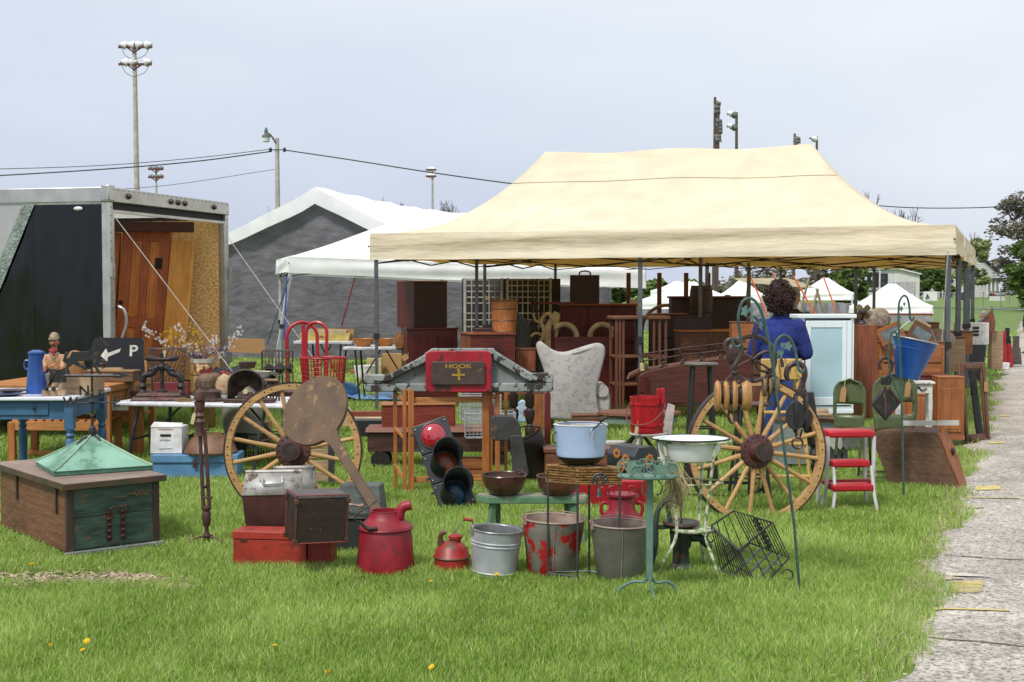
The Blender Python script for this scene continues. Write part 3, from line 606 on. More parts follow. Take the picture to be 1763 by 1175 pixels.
wire('overhead wire from the utility pole to behind the tan canopy', [(492, 259, 76), (600, 275, 74), (740, 297, 72), (885, 317, 70), (990, 328, 68)], .035)
wire('overhead wire crossing the sky right of the tan canopy', [(1480, 352, 90), (1570, 358, 90), (1680, 358, 90), (1800, 352, 90)], .035)
wire('pale low wire in front of the white gabled house', [(1620, 444, 100), (1700, 450, 100), (1800, 447, 100)], .03)
# ================================================================ trailer
TRB = mat('glossy black panel', C(16, 15, 17, .5), C(8, 8, 9, .4), scale=1.2, rough=.17, spec=.5, bump=1, bscale=1.0, stretch=(1, 1.8, .4), coat=0, bdist=.10, grime=.05)
ALU = mat('brushed aluminium', C(214, 214, 212), C(180, 180, 180), scale=4, rough=.3, metal=.6, bump=.05, grime=.1); TRS = mat('silver panel', C(198, 196, 198), C(178, 176, 178), scale=1, rough=.3, metal=.3, grime=.05)
OSB = mat('strand board', C(252, 200, 124, 1), C(210, 138, 74, 1), scale=44, stretch=(1, 1, 2.2), rough=.8, bump=.1, wear=C(255, 218, 152, 1), amt=.42, wscale=26)
PLY = mat('dark plywood', C(150, 98, 48), C(110, 66, 32), scale=30, rough=.8); TIN = mat('tail light', C(70, 50, 50), rough=.3); RUB = mat('rubber', C(30, 30, 32), rough=.7)
daylight_roof = mat('roof sheet made translucent for light', C(250, 250, 245, 1), rough=.5, trans=.75, bump=0)  # roof made translucent to let added daylight into the trailer
cR, cL = Vector((-3.21, 15.06, 0)), Vector((-3.82, 12.7, 0)); u = (cR-cL); wd_ = u.length; ang = math.degrees(atan2(u.y, u.x))
TL = 5.0; t = T('enclosed_trailer', 'black enclosed cargo trailer with open rear door on the left', 'trailer', 0, 0, loc=cL, k=1, rz=ang)   # x: across the rear, y: towards the front
Z0, Z1 = .42, 2.45
# rear opening lies in the local plane y=0, body behind it (local +y = forward)
a = M(); a.box(-.004, .04, .07, TL, Z0, Z1-.16); t.p('side_wall', a, TRB)
a = M(); a.box(wd_-.03, wd_, .07, TL, Z0, Z1-.16); t.p('side_wall', a, TRB)
a = M(); a.box(.04, wd_-.03, TL-.05, TL, Z0, Z1-.16); t.p('front_wall', a, TRS)
a = M(); a.box(.04, .055, .07, TL-.06, Z0+.03, Z1-.2); t.p('lining', a, OSB); a = M(); a.box(wd_-.05, wd_-.032, .07, TL-.06, Z0+.03, Z1-.2); t.p('lining', a, OSB)
a = M(); a.box(.06, wd_-.055, TL-.1, TL-.06, Z0+.03, Z1-.2); t.p('lining', a, OSB)
a = M(); a.box(.04, wd_-.032, .05, TL-.06, Z0-.04, Z0+.02); t.p('floor', a, PLY); a = M(); a.box(.02, wd_-.02, .06, TL-.02, Z1-.16, Z1-.05); t.p('roof', a, daylight_roof)
for yy in (.9, 1.9, 2.9, 3.9):
    a = M(); a.box(.056, .09, yy, yy+.06, Z0+.03, Z1-.2); a.box(wd_-.085, wd_-.051, yy, yy+.06, Z0+.03, Z1-.2); t.p('stud', a, mat('grey metal stud', C(170, 150, 130), rough=.5))
# aluminium trim
a = M(); a.box(-.03, wd_+.03, -.02, .06, Z1-.14, Z1); hd = t.p('header_trim', a, ALU, bevel=.008)
a = M(); a.box(-.03, .015, .06, TL, Z1-.14, Z1); t.p('side_trim', a, ALU, bevel=.006)
a = M(); a.box(wd_-.015, wd_+.03, .06, TL, Z1-.14, Z1); t.p('side_trim', a, ALU)
a = M(); a.box(-.035, .07, -.025, .065, Z1-.13, Z1+.02); t.p('corner_cap', a, ALU, bevel=.01)
a = M(); a.box(-.02, .045, -.015, .068, Z0-.1, Z1-.142); t.p('rear_post', a, ALU, bevel=.006); a = M(); a.box(wd_-.05, wd_+.02, -.015, .068, Z0-.1, Z1-.142); t.p('rear_post', a, ALU, bevel=.006)
a = M(); a.box(.045, wd_-.05, .02, .06, Z1-.21, Z1-.142); t.p('seal', a, RUB); a = M(); a.box(.05, wd_-.05, -.01, .03, Z1-.24, Z1-.212); a.box(.05, .075, -.01, .03, Z0, Z1-.24); a.box(wd_-.085, wd_-.052, -.01, .03, Z0, Z1-.24); t.p('door_frame', a, ALU)
a = M(); a.box(.045, wd_-.05, -.02, .06, Z0-.12, Z0-.042); t.p('sill', a, ALU)
for f_ in (.13, .47, .53, .59, .86):
    a = M(); a.lathe([(0, -.03), (.022, -.026), (.03, -.006), (.03, 0)], 12, (wd_*f_, -.022, Z1-.07), axis='y'); t.p('marker_light', a, TIN, parent=hd)
rv = M()
for i in range(26):
    for sx in (0,): rv.ball((.012, -.018, Z0+.08*i), .006, 5, 4)
    rv.ball((wd_-.015, -.018, Z0+.08*i), .006, 5, 4); rv.ball((wd_*(i+.5)/26, -.024, Z1-.02), .006, 5, 4)
t.p('rivets', rv, GALV)
for z_ in (.65, 1.6):
    a = M(); a.box(-.03, .03, -.045, -.016, z_, z_+.13); a.cyl((-.035, -.04, z_), (-.035, -.04, z_+.13), .014); t.p('hinge', a, ALU); a = M(); a.box(wd_-.03, wd_+.03, -.045, -.016, z_, z_+.13); t.p('hinge', a, ALU)
a = M(); a.tube(curve([(.09, -.03, 1.32), (.1, -.09, 1.28), (.12, -.1, 1.15), (.1, -.05, .98)]), .014, 6); t.p('door_handle', a, ALU)
# silver diagonal panel at the front of the near side and its wavy edge strip
a = M(); sp_ = [(0, Z0), (1.15, Z1-.15), (0, Z1-.15)]
def sl(y, z): return (-.012, y, z)
a.add([sl(1.76, Z0+.15), sl(.91, Z1-.145), sl(4.9, Z1-.145), sl(4.9, Z0+.15)], [(0, 1, 2, 3)]); t.p('silver_panel', a, TRS, smooth=False)
a = M(); a.add([(-.02, 1.62, Z0+.15), (-.02, .785, Z1-.145), (-.02, .915, Z1-.145), (-.02, 1.78, Z0+.15)], [(0, 1, 2, 3)]); t.p('accent_strip', a, mat('diamond plate', C(206, 214, 206), C(120, 136, 124), scale=26, rough=.25, metal=.7, bump=.7, bscale=40))
a = M(); a.box(-.008, -.005, .82, .824, Z0, Z1-.15); t.p('panel_seam', a, RUB)
a = M(); a.ball((-.015, .32, Z1-.2), (.012, .05, .02), 8, 6); t.p('marker_light', a, LAMPW)
for yy in (1.9, 2.75):
    a = M(); a.lathe([(0, -.1), (.2, -.1), (.33, -.09), (.34, .09), (.2, .1), (0, .1)], 20, (.1, yy, .34), axis='x'); t.p('wheel', a, RUB)
# wooden doors stored in the trailer
WD1 = wood('honey pine', C(240, 160, 92, 1), C(196, 116, 60, 1), 'z', 3); WD2 = wood('red brown pine', C(206, 122, 76, 1), C(150, 80, 50, 1), 'z', 3); WD3 = wood('dark brown', C(92, 44, 28), C(60, 28, 20), 'z', 3); GOLD = wood('golden pine', C(252, 188, 100, 1), C(220, 148, 70, 1), 'z', 3)
def on_tr(x, y, z=0): return t.e.matrix_basis @ Vector((x, y, z))
for i, (yl, w_, ry_, lb) in enumerate(((1.98, .7, 3, 'red brown panelled door with tag standing in the trailer, the left one'), (1.26, .6, 3.5, 'panelled pine door beside the golden board inside the trailer'))):
    q = on_tr(wd_-.34, yl, Z0+.02); d = T('wooden_door', lb, 'door', 0, 0, loc=q, k=1, rz=ang-90, ry=ry_, rx=-3)
    a = M()
    for (x0, x1, z0, z1) in ((0, .13, 0, 1.72), (w_-.13, w_, 0, 1.72), (.13, w_-.13, 0, .2), (.13, w_-.13, .62, .75), (.13, w_-.13, 1.6, 1.72), (w_/2-.05, w_/2+.05, .2, .62), (w_/2-.05, w_/2+.05, .75, 1.6)): a.box(x0, x1, 0, .04, z0, z1)
    fr = d.p('stile_frame', a, WD2, bevel=.005)
    for (x0, x1, z0, z1) in ((.14, w_/2-.06, .21, .61), (w_/2+.06, w_-.14, .21, .61), (.14, w_/2-.06, .76, 1.59), (w_/2+.06, w_-.14, .76, 1.59)):
        a = M(); a.box(x0-.01, x1+.01, .012, .03, z0-.01, z1+.01); a.box(x0+.03, x1-.03, .004, .012, z0+.03, z1-.03); d.p('panel', a, WD1 if i else WD2, bevel=.006)
    a = M(); a.box(w_-.16 if i else .02, w_-.08 if i else .09, -.02, 0, 1.3, 1.42); d.p('lock_plate', a, DRK, bevel=.004)
    a = M(); a.ball((w_-.06 if i == 0 else .06, -.04, .9), .025, 8, 6); a.cyl((w_-.06 if i == 0 else .06, 0, .9), (w_-.06 if i == 0 else .06, -.04, .9), .01); d.p('knob', a, DRK)
    if i == 0: tag_card(d.e, 1, w_-.03, -.07, .88, .07, .16, 5)
q = on_tr(wd_-.36, .66, Z0+.02); a = M(); a.box(0, .27, 0, .05, 0, 1.6); solo('golden_board', 'wide golden pine board leaning right of the doors inside the trailer', 'board', a, GOLD, 0, 0, loc=q, rz=ang-90, ry=4.5, rx=-3, bevel=.004)
q = on_tr(wd_-.42, 2.08, Z0+1.70); a = M(); a.box(0, 1.85, 0, .09, .02, .13); solo('door_lintel', 'dark red wooden beam lying across the tops of the trailer doors', 'beam', a, wood('oxblood beam', C(96, 40, 32), C(60, 24, 20), 'x', 3), 0, 0, loc=q, rz=ang-90, ry=1, rx=-2)
# tie-down ropes of the canopies
ROPE = mat('white rope', C(186, 184, 178), rough=.8, bump=0)
a = M(); p0 = at(200, 377, 12.6); p1 = at(400, 640, 11.2); a.tube([(0, 0, 0), p1-p0], .004, 5); solo('guy_rope', 'thin white rope running from the trailer post down past the flowers', 'rope', a, ROPE, 0, 0, loc=p0)
a = M(); p0 = at(372, 380, 22); p1 = at(607, 712, 15.0); a.tube([(0, 0, 0), p1-p0], .006, 5); solo('guy_rope', 'white guy rope crossing the grey tent wall to the ground', 'rope', a, ROPE, 0, 0, loc=p0)
# ================================================================ tents and canopies
def cloth(name, c1, c2, tr, bs=2.2, bump=.5, tcol=None, st=(1, 1, 1)):
    return mat(name, c1, c2, scale=1.5, rough=.75, bump=bump, bscale=bs, trans=tr, grime=.08, spec=.2, stretch=st, bdist=.03, tcol=tcol)
TAN = cloth('tan canvas', C(243, 235, 209, .91), C(239, 230, 202, .88), .27, 2.6, .9, tcol=C(236, 178, 84, 1), st=(.5, 1, 3.5)); WHT = cloth('white canvas', C(253, 252, 254, 1), C(250, 250, 253, 1), .3, 2.5)
GRYT = mat('grey tarpaulin', C(114, 112, 118, .85), C(96, 95, 100, .8), scale=2, rough=.5, bump=.9, bscale=2.6, bdist=.06, stretch=(1, 1, 1.5), grime=.1, spec=.4)
LEG = mat('canopy leg steel', C(124, 128, 134), C(104, 108, 114), scale=9, rough=.4, metal=.5); LEGB = mat('black truss', C(48, 44, 42, .8), rough=.55); SEAM = mat('seam', C(196, 176, 138), rough=.8, bump=0)
GRM = mat('grommet', C(90, 84, 78), rough=.4, metal=.6)
def canopy(name, label, FL, FR, back, zb, zt, peaks, clothm, hexp=2.2, legs=(0, 0, 0, 0), legm=None, group=None, wav=.022, seam=True, truss=True, legr=.022, mid=True, sag=1.0, thick=0, split=1, val_wave=0):
    """pop-up canopy; FL, FR front corners, back = vector front to back; zb/zt valance bottom/top (left,right); peaks=[(t, z)...]"""
    t = T(name, label, 'canopy', 0, 0, loc=(FL.x, FL.y, 0), k=1, group=group); O = Vector((FL.x, FL.y, 0))
    e = FR-FL; e.z = 0; bk = Vector(back); legm = legm or LEG
    def gp(s, q): return e*s + bk*q
    def ztop(s): return zt[0]+(zt[1]-zt[0])*s
    def zbot(s): return zb[0]+(zb[1]-zb[0])*s
    (t0, z0), (t1, z1) = peaks[0], peaks[-1]
    def ridge(s):
        s2 = min(max(s, t0), t1); f = 0 if t1 == t0 else (s2-t0)/(t1-t0)
        return gp(s2, .5) + Vector((0, 0, z0+(z1-z0)*f - .035*sag*sin(pi*f*2)**2*(t1 > t0)))
    rw = random.Random(hash(label) % 999 if False else len(label))
    ph = [rw.uniform(0, 6) for _ in range(6)]
    def roofpt(per, v):
        """per 0..4 round the perimeter, v 0 at the eave .. 1 at the ridge"""
        side = int(per) % 4; f = per-int(per)
        if side == 0: s, q = f, 0
        elif side == 1: s, q = 1, f
        elif side == 2: s, q = 1-f, 1
        else: s, q = 0, 1-f
        if side == 0 or side == 2: rs = t0+(t1-t0)*min(1, max(0, (s-t0*.0)))   # spreads along the ridge
        else: rs = t1 if side == 1 else t0
        b_ = gp(s, q); r_ = ridge(rs); zt_ = ztop(s)
        h = v**hexp if True else v
        x = b_.x+(r_.x-b_.x)*v; y = b_.y+(r_.y-b_.y)*v; z = zt_+(r_.z-zt_)*h
        # cloth is tighter in the middle of each side, sags slightly between the hips
        mid_ = sin(pi*f); z += mid_*(.10*(v**1.2)*(1-v)*4*.35)*(r_.z-zt_)
        z += wav*(sin(per*9+ph[0]+v*5)+.6*sin(per*17+v*11+ph[1]))*v*(1-v)*1.6
        return (x, y, z)
    a = M(); nu, nv = 96, 20
    vs = [roofpt(4*i/nu, j/nv) for j in range(nv+1) for i in range(nu)]
    a.add(vs, [(j*nu+i, j*nu+(i+1) % nu, (j+1)*nu+(i+1) % nu, (j+1)*nu+i) for j in range(nv) for i in range(nu)])
    rf = t.p('roof', a, clothm, angle=80)
    if seam:
        a = M(); a.tube([Vector(roofpt(i/60, .80))+Vector((0, -.002, .004)) for i in range(61)], .003, 4); t.p('seam', a, SEAM, parent=rf)
    # valance on the four sides with soft horizontal folds
    a = M(); nu = 96; nz_ = 8; vs = []
    for j in range(nz_+1):
        for i in range(nu):
            per = 4*i/nu; side = int(per); f = per-side
            s, q = ((f, 0), (1, f), (1-f, 1), (0, 1-f))[side]
            p = gp(s, q); w_ = (j/nz_); fold = .018*sin(pi*w_*2.2+ph[2]+f*4)*sin(pi*f)**.5*(w_ > .02)
            o = {0: -bk.normalized(), 1: e.normalized(), 2: bk.normalized(), 3: -e.normalized()}[side]
            sc = (.035*abs(sin(f*pi*3)) if side in (1, 3) else .004*sin(f*30)) * w_
            zz = ztop(s)+(zbot(s)-ztop(s))*w_ + sc*.6
            vs.append((p.x+o.x*(fold+.012*w_), p.y+o.y*(fold+.012*w_), zz))
    a.add(vs, [(j*nu+i, j*nu+(i+1) % nu, (j+1)*nu+(i+1) % nu, (j+1)*nu+i) for j in range(nz_) for i in range(nu)])
    t.p('valance', a, clothm, angle=80, solid=thick)
    # legs
    cs = [(gp(0, 0), 0), (gp(1, 0), 1), (gp(1, 1), 1), (gp(0, 1), 0)]
    if mid: cs += [(gp(.5, 0), .5), (gp(.5, 1), .5)]
    for i, (c, s_) in enumerate(cs):
        if legs and i < len(legs) and legs[i] is None: continue
        ins = (gp(.5, .5)-c)*(.02 if i < 4 else .05); c = c+ins; sp = legs[i] if i < len(legs) and legs[i] else (0, 0)
        a = M(); z_ = ztop(s_)-.1; ft = Vector((c.x+sp[0], c.y+sp[1], 0)); tp = Vector((c.x, c.y, z_)); md_ = tp.lerp(ft, .55)
        a.bar(tp, md_, legr*2.1); a.bar(md_-(tp-ft).normalized()*-.25, ft, legr*1.6)
        lg = t.p('leg', a, legm, smooth=False); a = M(); a.bx((ft.x, ft.y, .004), (.12, .12, .008)); a.bx((md_.x, md_.y, md_.z), (legr*3, legr*3, .07)); t.p('slider', a, LEGB, parent=lg, smooth=False)
    # scissor truss under the eaves
    if truss:
        def scissor(p, q, zA, zB, n):
            for i in range(n):
                for k_ in (0, 1):
                    a = M(); A = p.lerp(q, i/n); B = p.lerp(q, (i+1)/n); zh, zl = zA-.03, zA-.17
                    a.bar((A.x, A.y, zh if k_ == 0 else zl), (B.x, B.y, zl if k_ == 0 else zh), .013, .026); t.p('truss_bar', a, LEGB, smooth=False)
                a = M(); Mx = p.lerp(q, (i+.5)/n); a.bx((Mx.x, Mx.y, zA-.10), (.07, .04, .035)); A = p.lerp(q, (i+1)/n); a2 = M(); t.p('truss_joint', a, LEGB, smooth=False)
        i1, i2 = gp(.01, .02), gp(.99, .02); j1, j2 = gp(.01, .98), gp(.99, .98)
        zA = zb[0]+.13
        scissor(i1, i2, zA, zA, 4); scissor(j1, j2, zA, zA, 4); scissor(i1, j1, zA, zA, 2); scissor(i2, j2, zA, zA, 2)
        if mid: scissor(gp(.5, .02), gp(.5, .98), zA, zA, 2)
        for (pt, pz) in ((ridge(t0), z0), (ridge(t1), z1)):
            a = M(); a.cyl((pt.x, pt.y, zb[0]+.2), (pt.x, pt.y, pt.z-.03), .02); t.p('peak_post', a, LEGB)
    a = M()
    for c in (gp(0, 0), gp(1, 0)):
        a.ball((c.x-.012*bk.x, c.y-.02, zb[0]+.16), .012, 6, 4)
    t.p('grommet', a, GRM)
    return t
FR, FL = Vector((4.47, 13.50, 0)), Vector((-1.69, 15.93, 0)); BK = Vector((.345, .939, 0))*3.3
canopy('tan_canopy', 'big tan pop-up canopy in the foreground sheltering the antiques', FL, FR, BK, (1.825, 1.825), (2.14, 2.13), [(.25, 3.20), (.75, 3.17)], TAN)
o2 = Vector((.345, .939, 0))*3.55
canopy('tan_canopy', 'second tan canopy directly behind the front one, its peak just showing', FL+o2, FR+o2, BK, (1.83, 1.83), (2.15, 2.14), [(.28, 3.02), (.735, 3.10)], TAN)
o3 = o2*2
canopy('tan_canopy', 'third tan canopy at the back of the row, only its edge showing', FL+o3+Vector((3.0, -1.18, 0)), FR+o3, BK, (1.83, 1.83), (2.15, 2.14), [(.35, 2.5), (.65, 2.5)], TAN)
# guy ropes at the right leg
a = M(); p0 = Vector((4.38, 13.45, 1.86)); p1 = at(1612, 735, 13.4); a.tube([(0, 0, 0), p1-p0], .006, 5); solo('guy_rope', 'white rope hanging down beside the right front leg of the tan canopy', 'rope', a, ROPE, 0, 0, loc=p0)
a = M(); p0 = at(1112, 447, 14.8); p1 = at(1112, 500, 14.8); a.tube([(0, 0, 0), p1-p0], .003, 4); solo('cord', 'short thin cord hanging by the middle leg of the tan canopy', 'cord', a, ROPE, 0, 0, loc=p0)
# big party tent: gable wall grey, roof white
P0 = Vector((-4.0, 27.6, 0)); rd_ = Vector((2.66, 10.3, 0)).normalized(); gd = Vector((rd_.y, -rd_.x, 0)); ang2 = math.degrees(atan2(gd.y, gd.x))
t = T('party_tent', 'large white frame tent with grey tarpaulin end wall behind the trailer', 'tent', 0, 0, loc=P0, k=1, rz=ang2)
HW, ze, zp, LN = 3.15, 2.28, 3.56, 11.5
def prf(x):
    u = min(1, abs(x)/HW); return zp-(zp-ze)*(u**.93)-.10*sin(pi*u)
a = M(); nu, nv = 24, 20
def rp_(i, j):
    x = -HW+2*HW*i/nu; y = -.18+(LN+.2)*j/nv; return (x, y, prf(x)+.02*sin(j*1.9+i)*sin(pi*i/nu) - (.06*sin(pi*j/nv)))
a.add([rp_(i, j) for j in range(nv+1) for i in range(nu+1)], [(j*(nu+1)+i, j*(nu+1)+i+1, (j+1)*(nu+1)+i+1, (j+1)*(nu+1)+i) for j in range(nv) for i in range(nu)])
# front lip and eave flaps
lip = [rp_(i, 0) for i in range(nu+1)]; a.add(lip+[(x, -.16, z-.34+.10*abs(sin(x*.5))) for x, y, z in lip], [(i, i+1, i+nu+2, i+nu+1) for i in range(nu)])
for sx in (0, nu):
    ed = [rp_(sx, j) for j in range(nv+1)]; a.add(ed+[(x+(.03 if sx else -.03), y, z-.25) for x, y, z in ed], [(j, j+1, j+nv+2, j+nv+1) for j in range(nv)])
t.p('roof', a, WHT, angle=70)
a = M(); nn = 30
def wv(x, z): return .03*sin(x*3+z*2)+.015*sin(x*9-z*5)
gv = []
for i in range(nn+1):
    x = -HW+2*HW*i/nn
    for j in range(13): z = (prf(x)-.12)*j/12; gv.append((x, .03+wv(x, z), z))
a.add(gv, [(i*13+j, (i+1)*13+j, (i+1)*13+j+1, i*13+j+1) for i in range(nn) for j in range(12)]); t.p('end_wall', a, GRYT, angle=70)
for sx in (-1, 1):
    a = M(); a.grid(lambda u, v: (sx*(HW-.03)+.03*sin(u*40), .05+u*LN, v*(ze-.03)), 40, 4); t.p('side_wall', a, GRYT, angle=70)
for sx in (-1, 1):
    for yy in (0.1, 5, 11):
        a = M(); a.cyl((sx*(HW-.1), yy, 0), (sx*(HW-.1), yy, ze), .03); t.p('post', a, LEG)
# second grey walled tent further right, behind the goods
a = M(); p0 = at(640, 470, 31.0); p1 = at(1050, 470, 30.0); p0.z = p1.z = 0; v = p1-p0
t = T('tarpaulin_wall', 'dark grey tarpaulin wall hung behind the antiques under the canopy', 'wall', 0, 0, loc=p0, k=1)
a.grid(lambda u, w_: (v.x*u, v.y*u+.06*sin(u*30+w_*6)+.03*sin(u*70), w_*1.78), 90, 12); t.p('sheet', a, GRYT, angle=70)
for u_ in (.0, .33, .66, 1):
    a = M(); a.cyl((v.x*u_, v.y*u_-.1, 0), (v.x*u_, v.y*u_-.1, 1.8), .03); t.p('post', a, LEG)
# white pop-up row: its long valance runs right behind the tan canopy
A0 = at(497, 470, 22.0); A1 = at(1112, 497, 23.5); zb0, zb1 = A0.z, A1.z
fl, fr = Vector((A0.x, A0.y, 0)), Vector((A1.x, A1.y, 0)); dd = (fr-fl); bk = Vector((-dd.y, dd.x, 0)).normalized()*2.9
c_ = canopy('white_canopy', 'long white pop-up canopy with leaning silver leg between grey tent and tan canopy', fl, fr, bk, (zb0, zb1), (zb0+.27, zb1+.30), [(.42, 2.9), (.72, 2.8)], WHT, hexp=1.2, legs=[(-.30, -.2), None, (0, 0), (0, 0), (-.15, 0), (0, 0)], legm=mat('silver leg', C(214, 214, 220), C(190, 190, 196), rough=.35, metal=.3), seam=False)
STRAP = {n_: mat('strap '+n_, c, rough=.7, bump=0) for n_, c in (('blue', C(46, 84, 190)), ('orange', C(240, 110, 50)), ('red', C(150, 50, 50)), ('green', C(40, 90, 80)))}
def strap(label, a_, b_, m_, r=.012):
    p0 = at(*a_); p1 = at(*b_); a = M(); a.bar((0, 0, 0), p1-p0, r*2, r*.7); return solo('strap', label, 'strap', a, m_, 0, 0, loc=p0, smooth=False)
strap('blue strap hanging beside the leaning silver canopy leg', (494, 478, 21.8), (489, 585, 21.8), STRAP['blue'])
strap('thin dark green strap left of the leaning silver canopy leg', (498, 478, 21.7), (460, 592, 21.4), STRAP['green'], .008)
strap('dark red strap crossing the second leg of the white canopy', (611, 478, 22.3), (588, 562, 22.1), STRAP['red'], .012)
# other white canopies in the distance (far rows)
def far_canopy(x0, x1, yv0, yv1, pk, Y, label, m_=WHT, trim=None, group=None):
    k_ = Y/F; f0, f1 = at(x0, 500, Y), at(x1, 500, Y-.6); f0.z = f1.z = 0; z1 = HC+(495-yv1)*k_; z0 = HC+(495-yv0)*k_; zp_ = HC+(495-pk)*k_
    c = canopy('white_canopy', label, f0, f1, Vector((.3, .95, 0))*(f1-f0).length*.95, (z1, z1), (z0, z0), [(.46, zp_), (.54, zp_)], m_, hexp=1.35, seam=False, mid=False, truss=False, legm=TRIM)
    if trim:
        e_ = f1-f0; a = M(); a.bar((0, -.03, z1), (e_.x, e_.y-.03, z1), .05, .02); c.p('valance_trim', a, trim)
    return c
far_canopy(1085, 1262, 520, 532, 484, 42, 'white canopy showing between the middle canopy leg and the barrel')
far_canopy(1236, 1310, 508, 522, 480, 60, 'white canopy behind the second canopy leg left of the woman')
far_canopy(1462, 1606, 527, 541, 488, 34, 'white peaked canopy with grey valance and red edge on the right', trim=STRAP['red'])
far_canopy(1368, 1468, 505, 517, 478, 44, 'white canopy with thin legs behind the woman and pale cabinet')
far_canopy(1120, 1200, 500, 520, 484, 70, 'small far white canopy by the arched wheel')
GV = mat('grey valance', C(170, 170, 180), rough=.7)
a = M(); e0, e1 = at(1462, 542, 33.8), at(1606, 546, 33.2); v = e1-e0; a.grid(lambda u, w_: (v.x*u, v.y*u+.02*sin(u*40), -.0-w_*.14+v.z*u), 30, 3)
solo('fabric_skirt', 'grey fabric skirt hanging under the peaked white canopy', 'fabric', a, GV, 0, 0, loc=e0)
for (x0, x1, y0, y1, Y, lb) in ((1292, 1470, 522, 572, 46, 'grey white tent side wall beyond the woman and the pale cabinet'), (1100, 1264, 532, 566, 47, 'grey white tent side wall seen through the arched wheel')):
    e0, e1 = at(x0, y0, Y), at(x1, y0, Y); v = e1-e0; hh = e0.z; a = M(); a.grid(lambda u, w_: (v.x*u, v.y*u+.05*sin(u*60), -w_*hh), 60, 4); solo('tent_wall', lb, 'tent wall', a, GV, 0, 0, loc=e0)
# tan awning frame with orange straps
SILW = mat('bleached pole', C(176, 158, 130), rough=.8)
t = T('awning', 'old cream awning on wooden poles tied with orange straps behind the woman', 'awning', 1370, 560, 30); t.e.location.z = 0; t.k = 1; k_ = 30/F
def aw(px, py, dy=0): return ((px-1370)*k_, dy, HC+(495-py)*k_)
a = M(); P1, P2, P3, P4 = aw(1282, 487), aw(1405, 497), aw(1392, 478, 2.4), aw(1290, 478, 2.4)
a.grid(lambda u, w_: tuple((1-u)*((1-w_)*P1[i]+w_*P4[i])+u*((1-w_)*P2[i]+w_*P3[i])+(.05*sin(u*9)*sin(pi*w_) if i == 2 else 0) for i in range(3)), 20, 6); t.p('canvas', a, cloth('old cream canvas', C(206, 192, 160), C(186, 170, 140), .25))
for (x0, y0, x1, y1) in ((1290, 478, 1272, 600), (1408, 498, 1380, 600), (1392, 480, 1375, 545), (1405, 497, 1424, 560)):
    a = M(); a.tube([aw(x0, y0), aw(x1, y1)], .03, 6); t.p('pole', a, SILW)
for i, (p, q) in enumerate((((1291, 474), (1322, 545)), ((1366, 476), (1404, 542)), ((1418, 478), (1443, 545)), ((1330, 470), (1345, 500)))):
    strap('orange tie-down strap of the cream awning, '+('leftmost beside the woman\'s hair', 'crossing the awning pole', 'rightmost by the white canopy legs', 'short one above the woman\'s hair')[i], (p[0], p[1], 29), (q[0], q[1], 28), STRAP['orange'], .02)
# ================================================================ LEFT GROUP
IRON = mat('dark cast iron', C(66, 60, 60, .8), C(44, 38, 38, .7), scale=30, rough=.5, metal=.4, bump=.3); IRONB = mat('brown iron', C(104, 78, 70, .8), C(64, 46, 42, .7), scale=24, rough=.55, metal=.35, bump=.3)
BLKI = mat('black painted iron', C(42, 42, 46, .8), C(28, 28, 32, .7), scale=20, rough=.5, bump=.15, wear=C(80, 66, 58), amt=.22, wscale=30)
HONEY = wood('honey wood', C(216, 150, 84), C(170, 106, 52), 'x', 4); HONEYZ = wood('honey wood z', C(206, 132, 66), C(160, 92, 42), 'z', 4); PALEW = wood('pale wood', C(196, 166, 132), C(150, 122, 94), 'x', 5, rough=.75)
WENAM = mat('white enamel top', C(226, 228, 236, .92), C(206, 210, 222, .9), scale=3, rough=.25, bump=.03, wear=C(120, 110, 110), amt=.12, wscale=9, grime=.12)
BLUEP = mat('old blue paint', C(72, 118, 158), C(54, 96, 134), scale=8, rough=.5, wear=C(96, 92, 84), amt=.17, wscale=18); BLUEL = mat('light blue paint', C(112, 164, 208), C(90, 142, 188), scale=5, rough=.55, wear=C(74, 66, 62), amt=.16, wscale=40)
STEELT = mat('folding leg steel', C(96, 98, 104), C(70, 72, 78), scale=8, rough=.4, metal=.5)
CARD = mat('cardboard', C(190, 148, 100), C(172, 130, 84), scale=3, rough=.85, grime=.12)

# ---- green fronted wooden chest with the cupola roof on top
A = G(117, 965); t = T('wooden_chest', 'large old wooden chest with green grained front and hanging iron handle, in the grass', 'chest', 0, 0, loc=A, k=1, rz=39)
BRW = wood('worn brown board', C(140, 92, 60), C(88, 54, 36), 'y', 3, wear=C(160, 130, 96), amt=.22, wscale=14, rough=.6); GRN = mat('grained green paint', C(76, 108, 94), C(34, 50, 42), scale=5, stretch=(1, 1, 6), rough=.5, wear=C(140, 90, 50), amt=.2, wscale=7, bump=.3)
DKW = wood('dark edge wood', C(86, 60, 54), C(48, 32, 30), 'z', 4)
W_, Ln, Hh = .53, 1.1, .40
a = M(); a.box(0, .02, .03, Ln, .04, Hh); t.p('side_panel', a, BRW, bevel=.003); a = M(); a.box(W_-.02, W_, .03, Ln, .04, Hh); t.p('side_panel', a, BRW); a = M(); a.box(0, W_, Ln-.02, Ln+.002, .04, Hh-.002); t.p('back_panel', a, BRW)
a = M(); a.box(.03, W_-.03, .0, .025, .05, .225); a.box(.03, W_-.03, .001, .025, .228, Hh); t.p('front_panel', a, GRN, bevel=.002)
for x in (-.004, W_-.035):
    a = M(); a.box(x, x+.04, -.006, .03, .04, Hh); t.p('corner_post', a, DKW, bevel=.004)
a = M(); a.box(-.02, W_+.025, -.03, .0, .02, .045); t.p('base_moulding', a, wood('grey moulding', C(150, 152, 158), C(96, 98, 104), 'x', 5), bevel=.004)
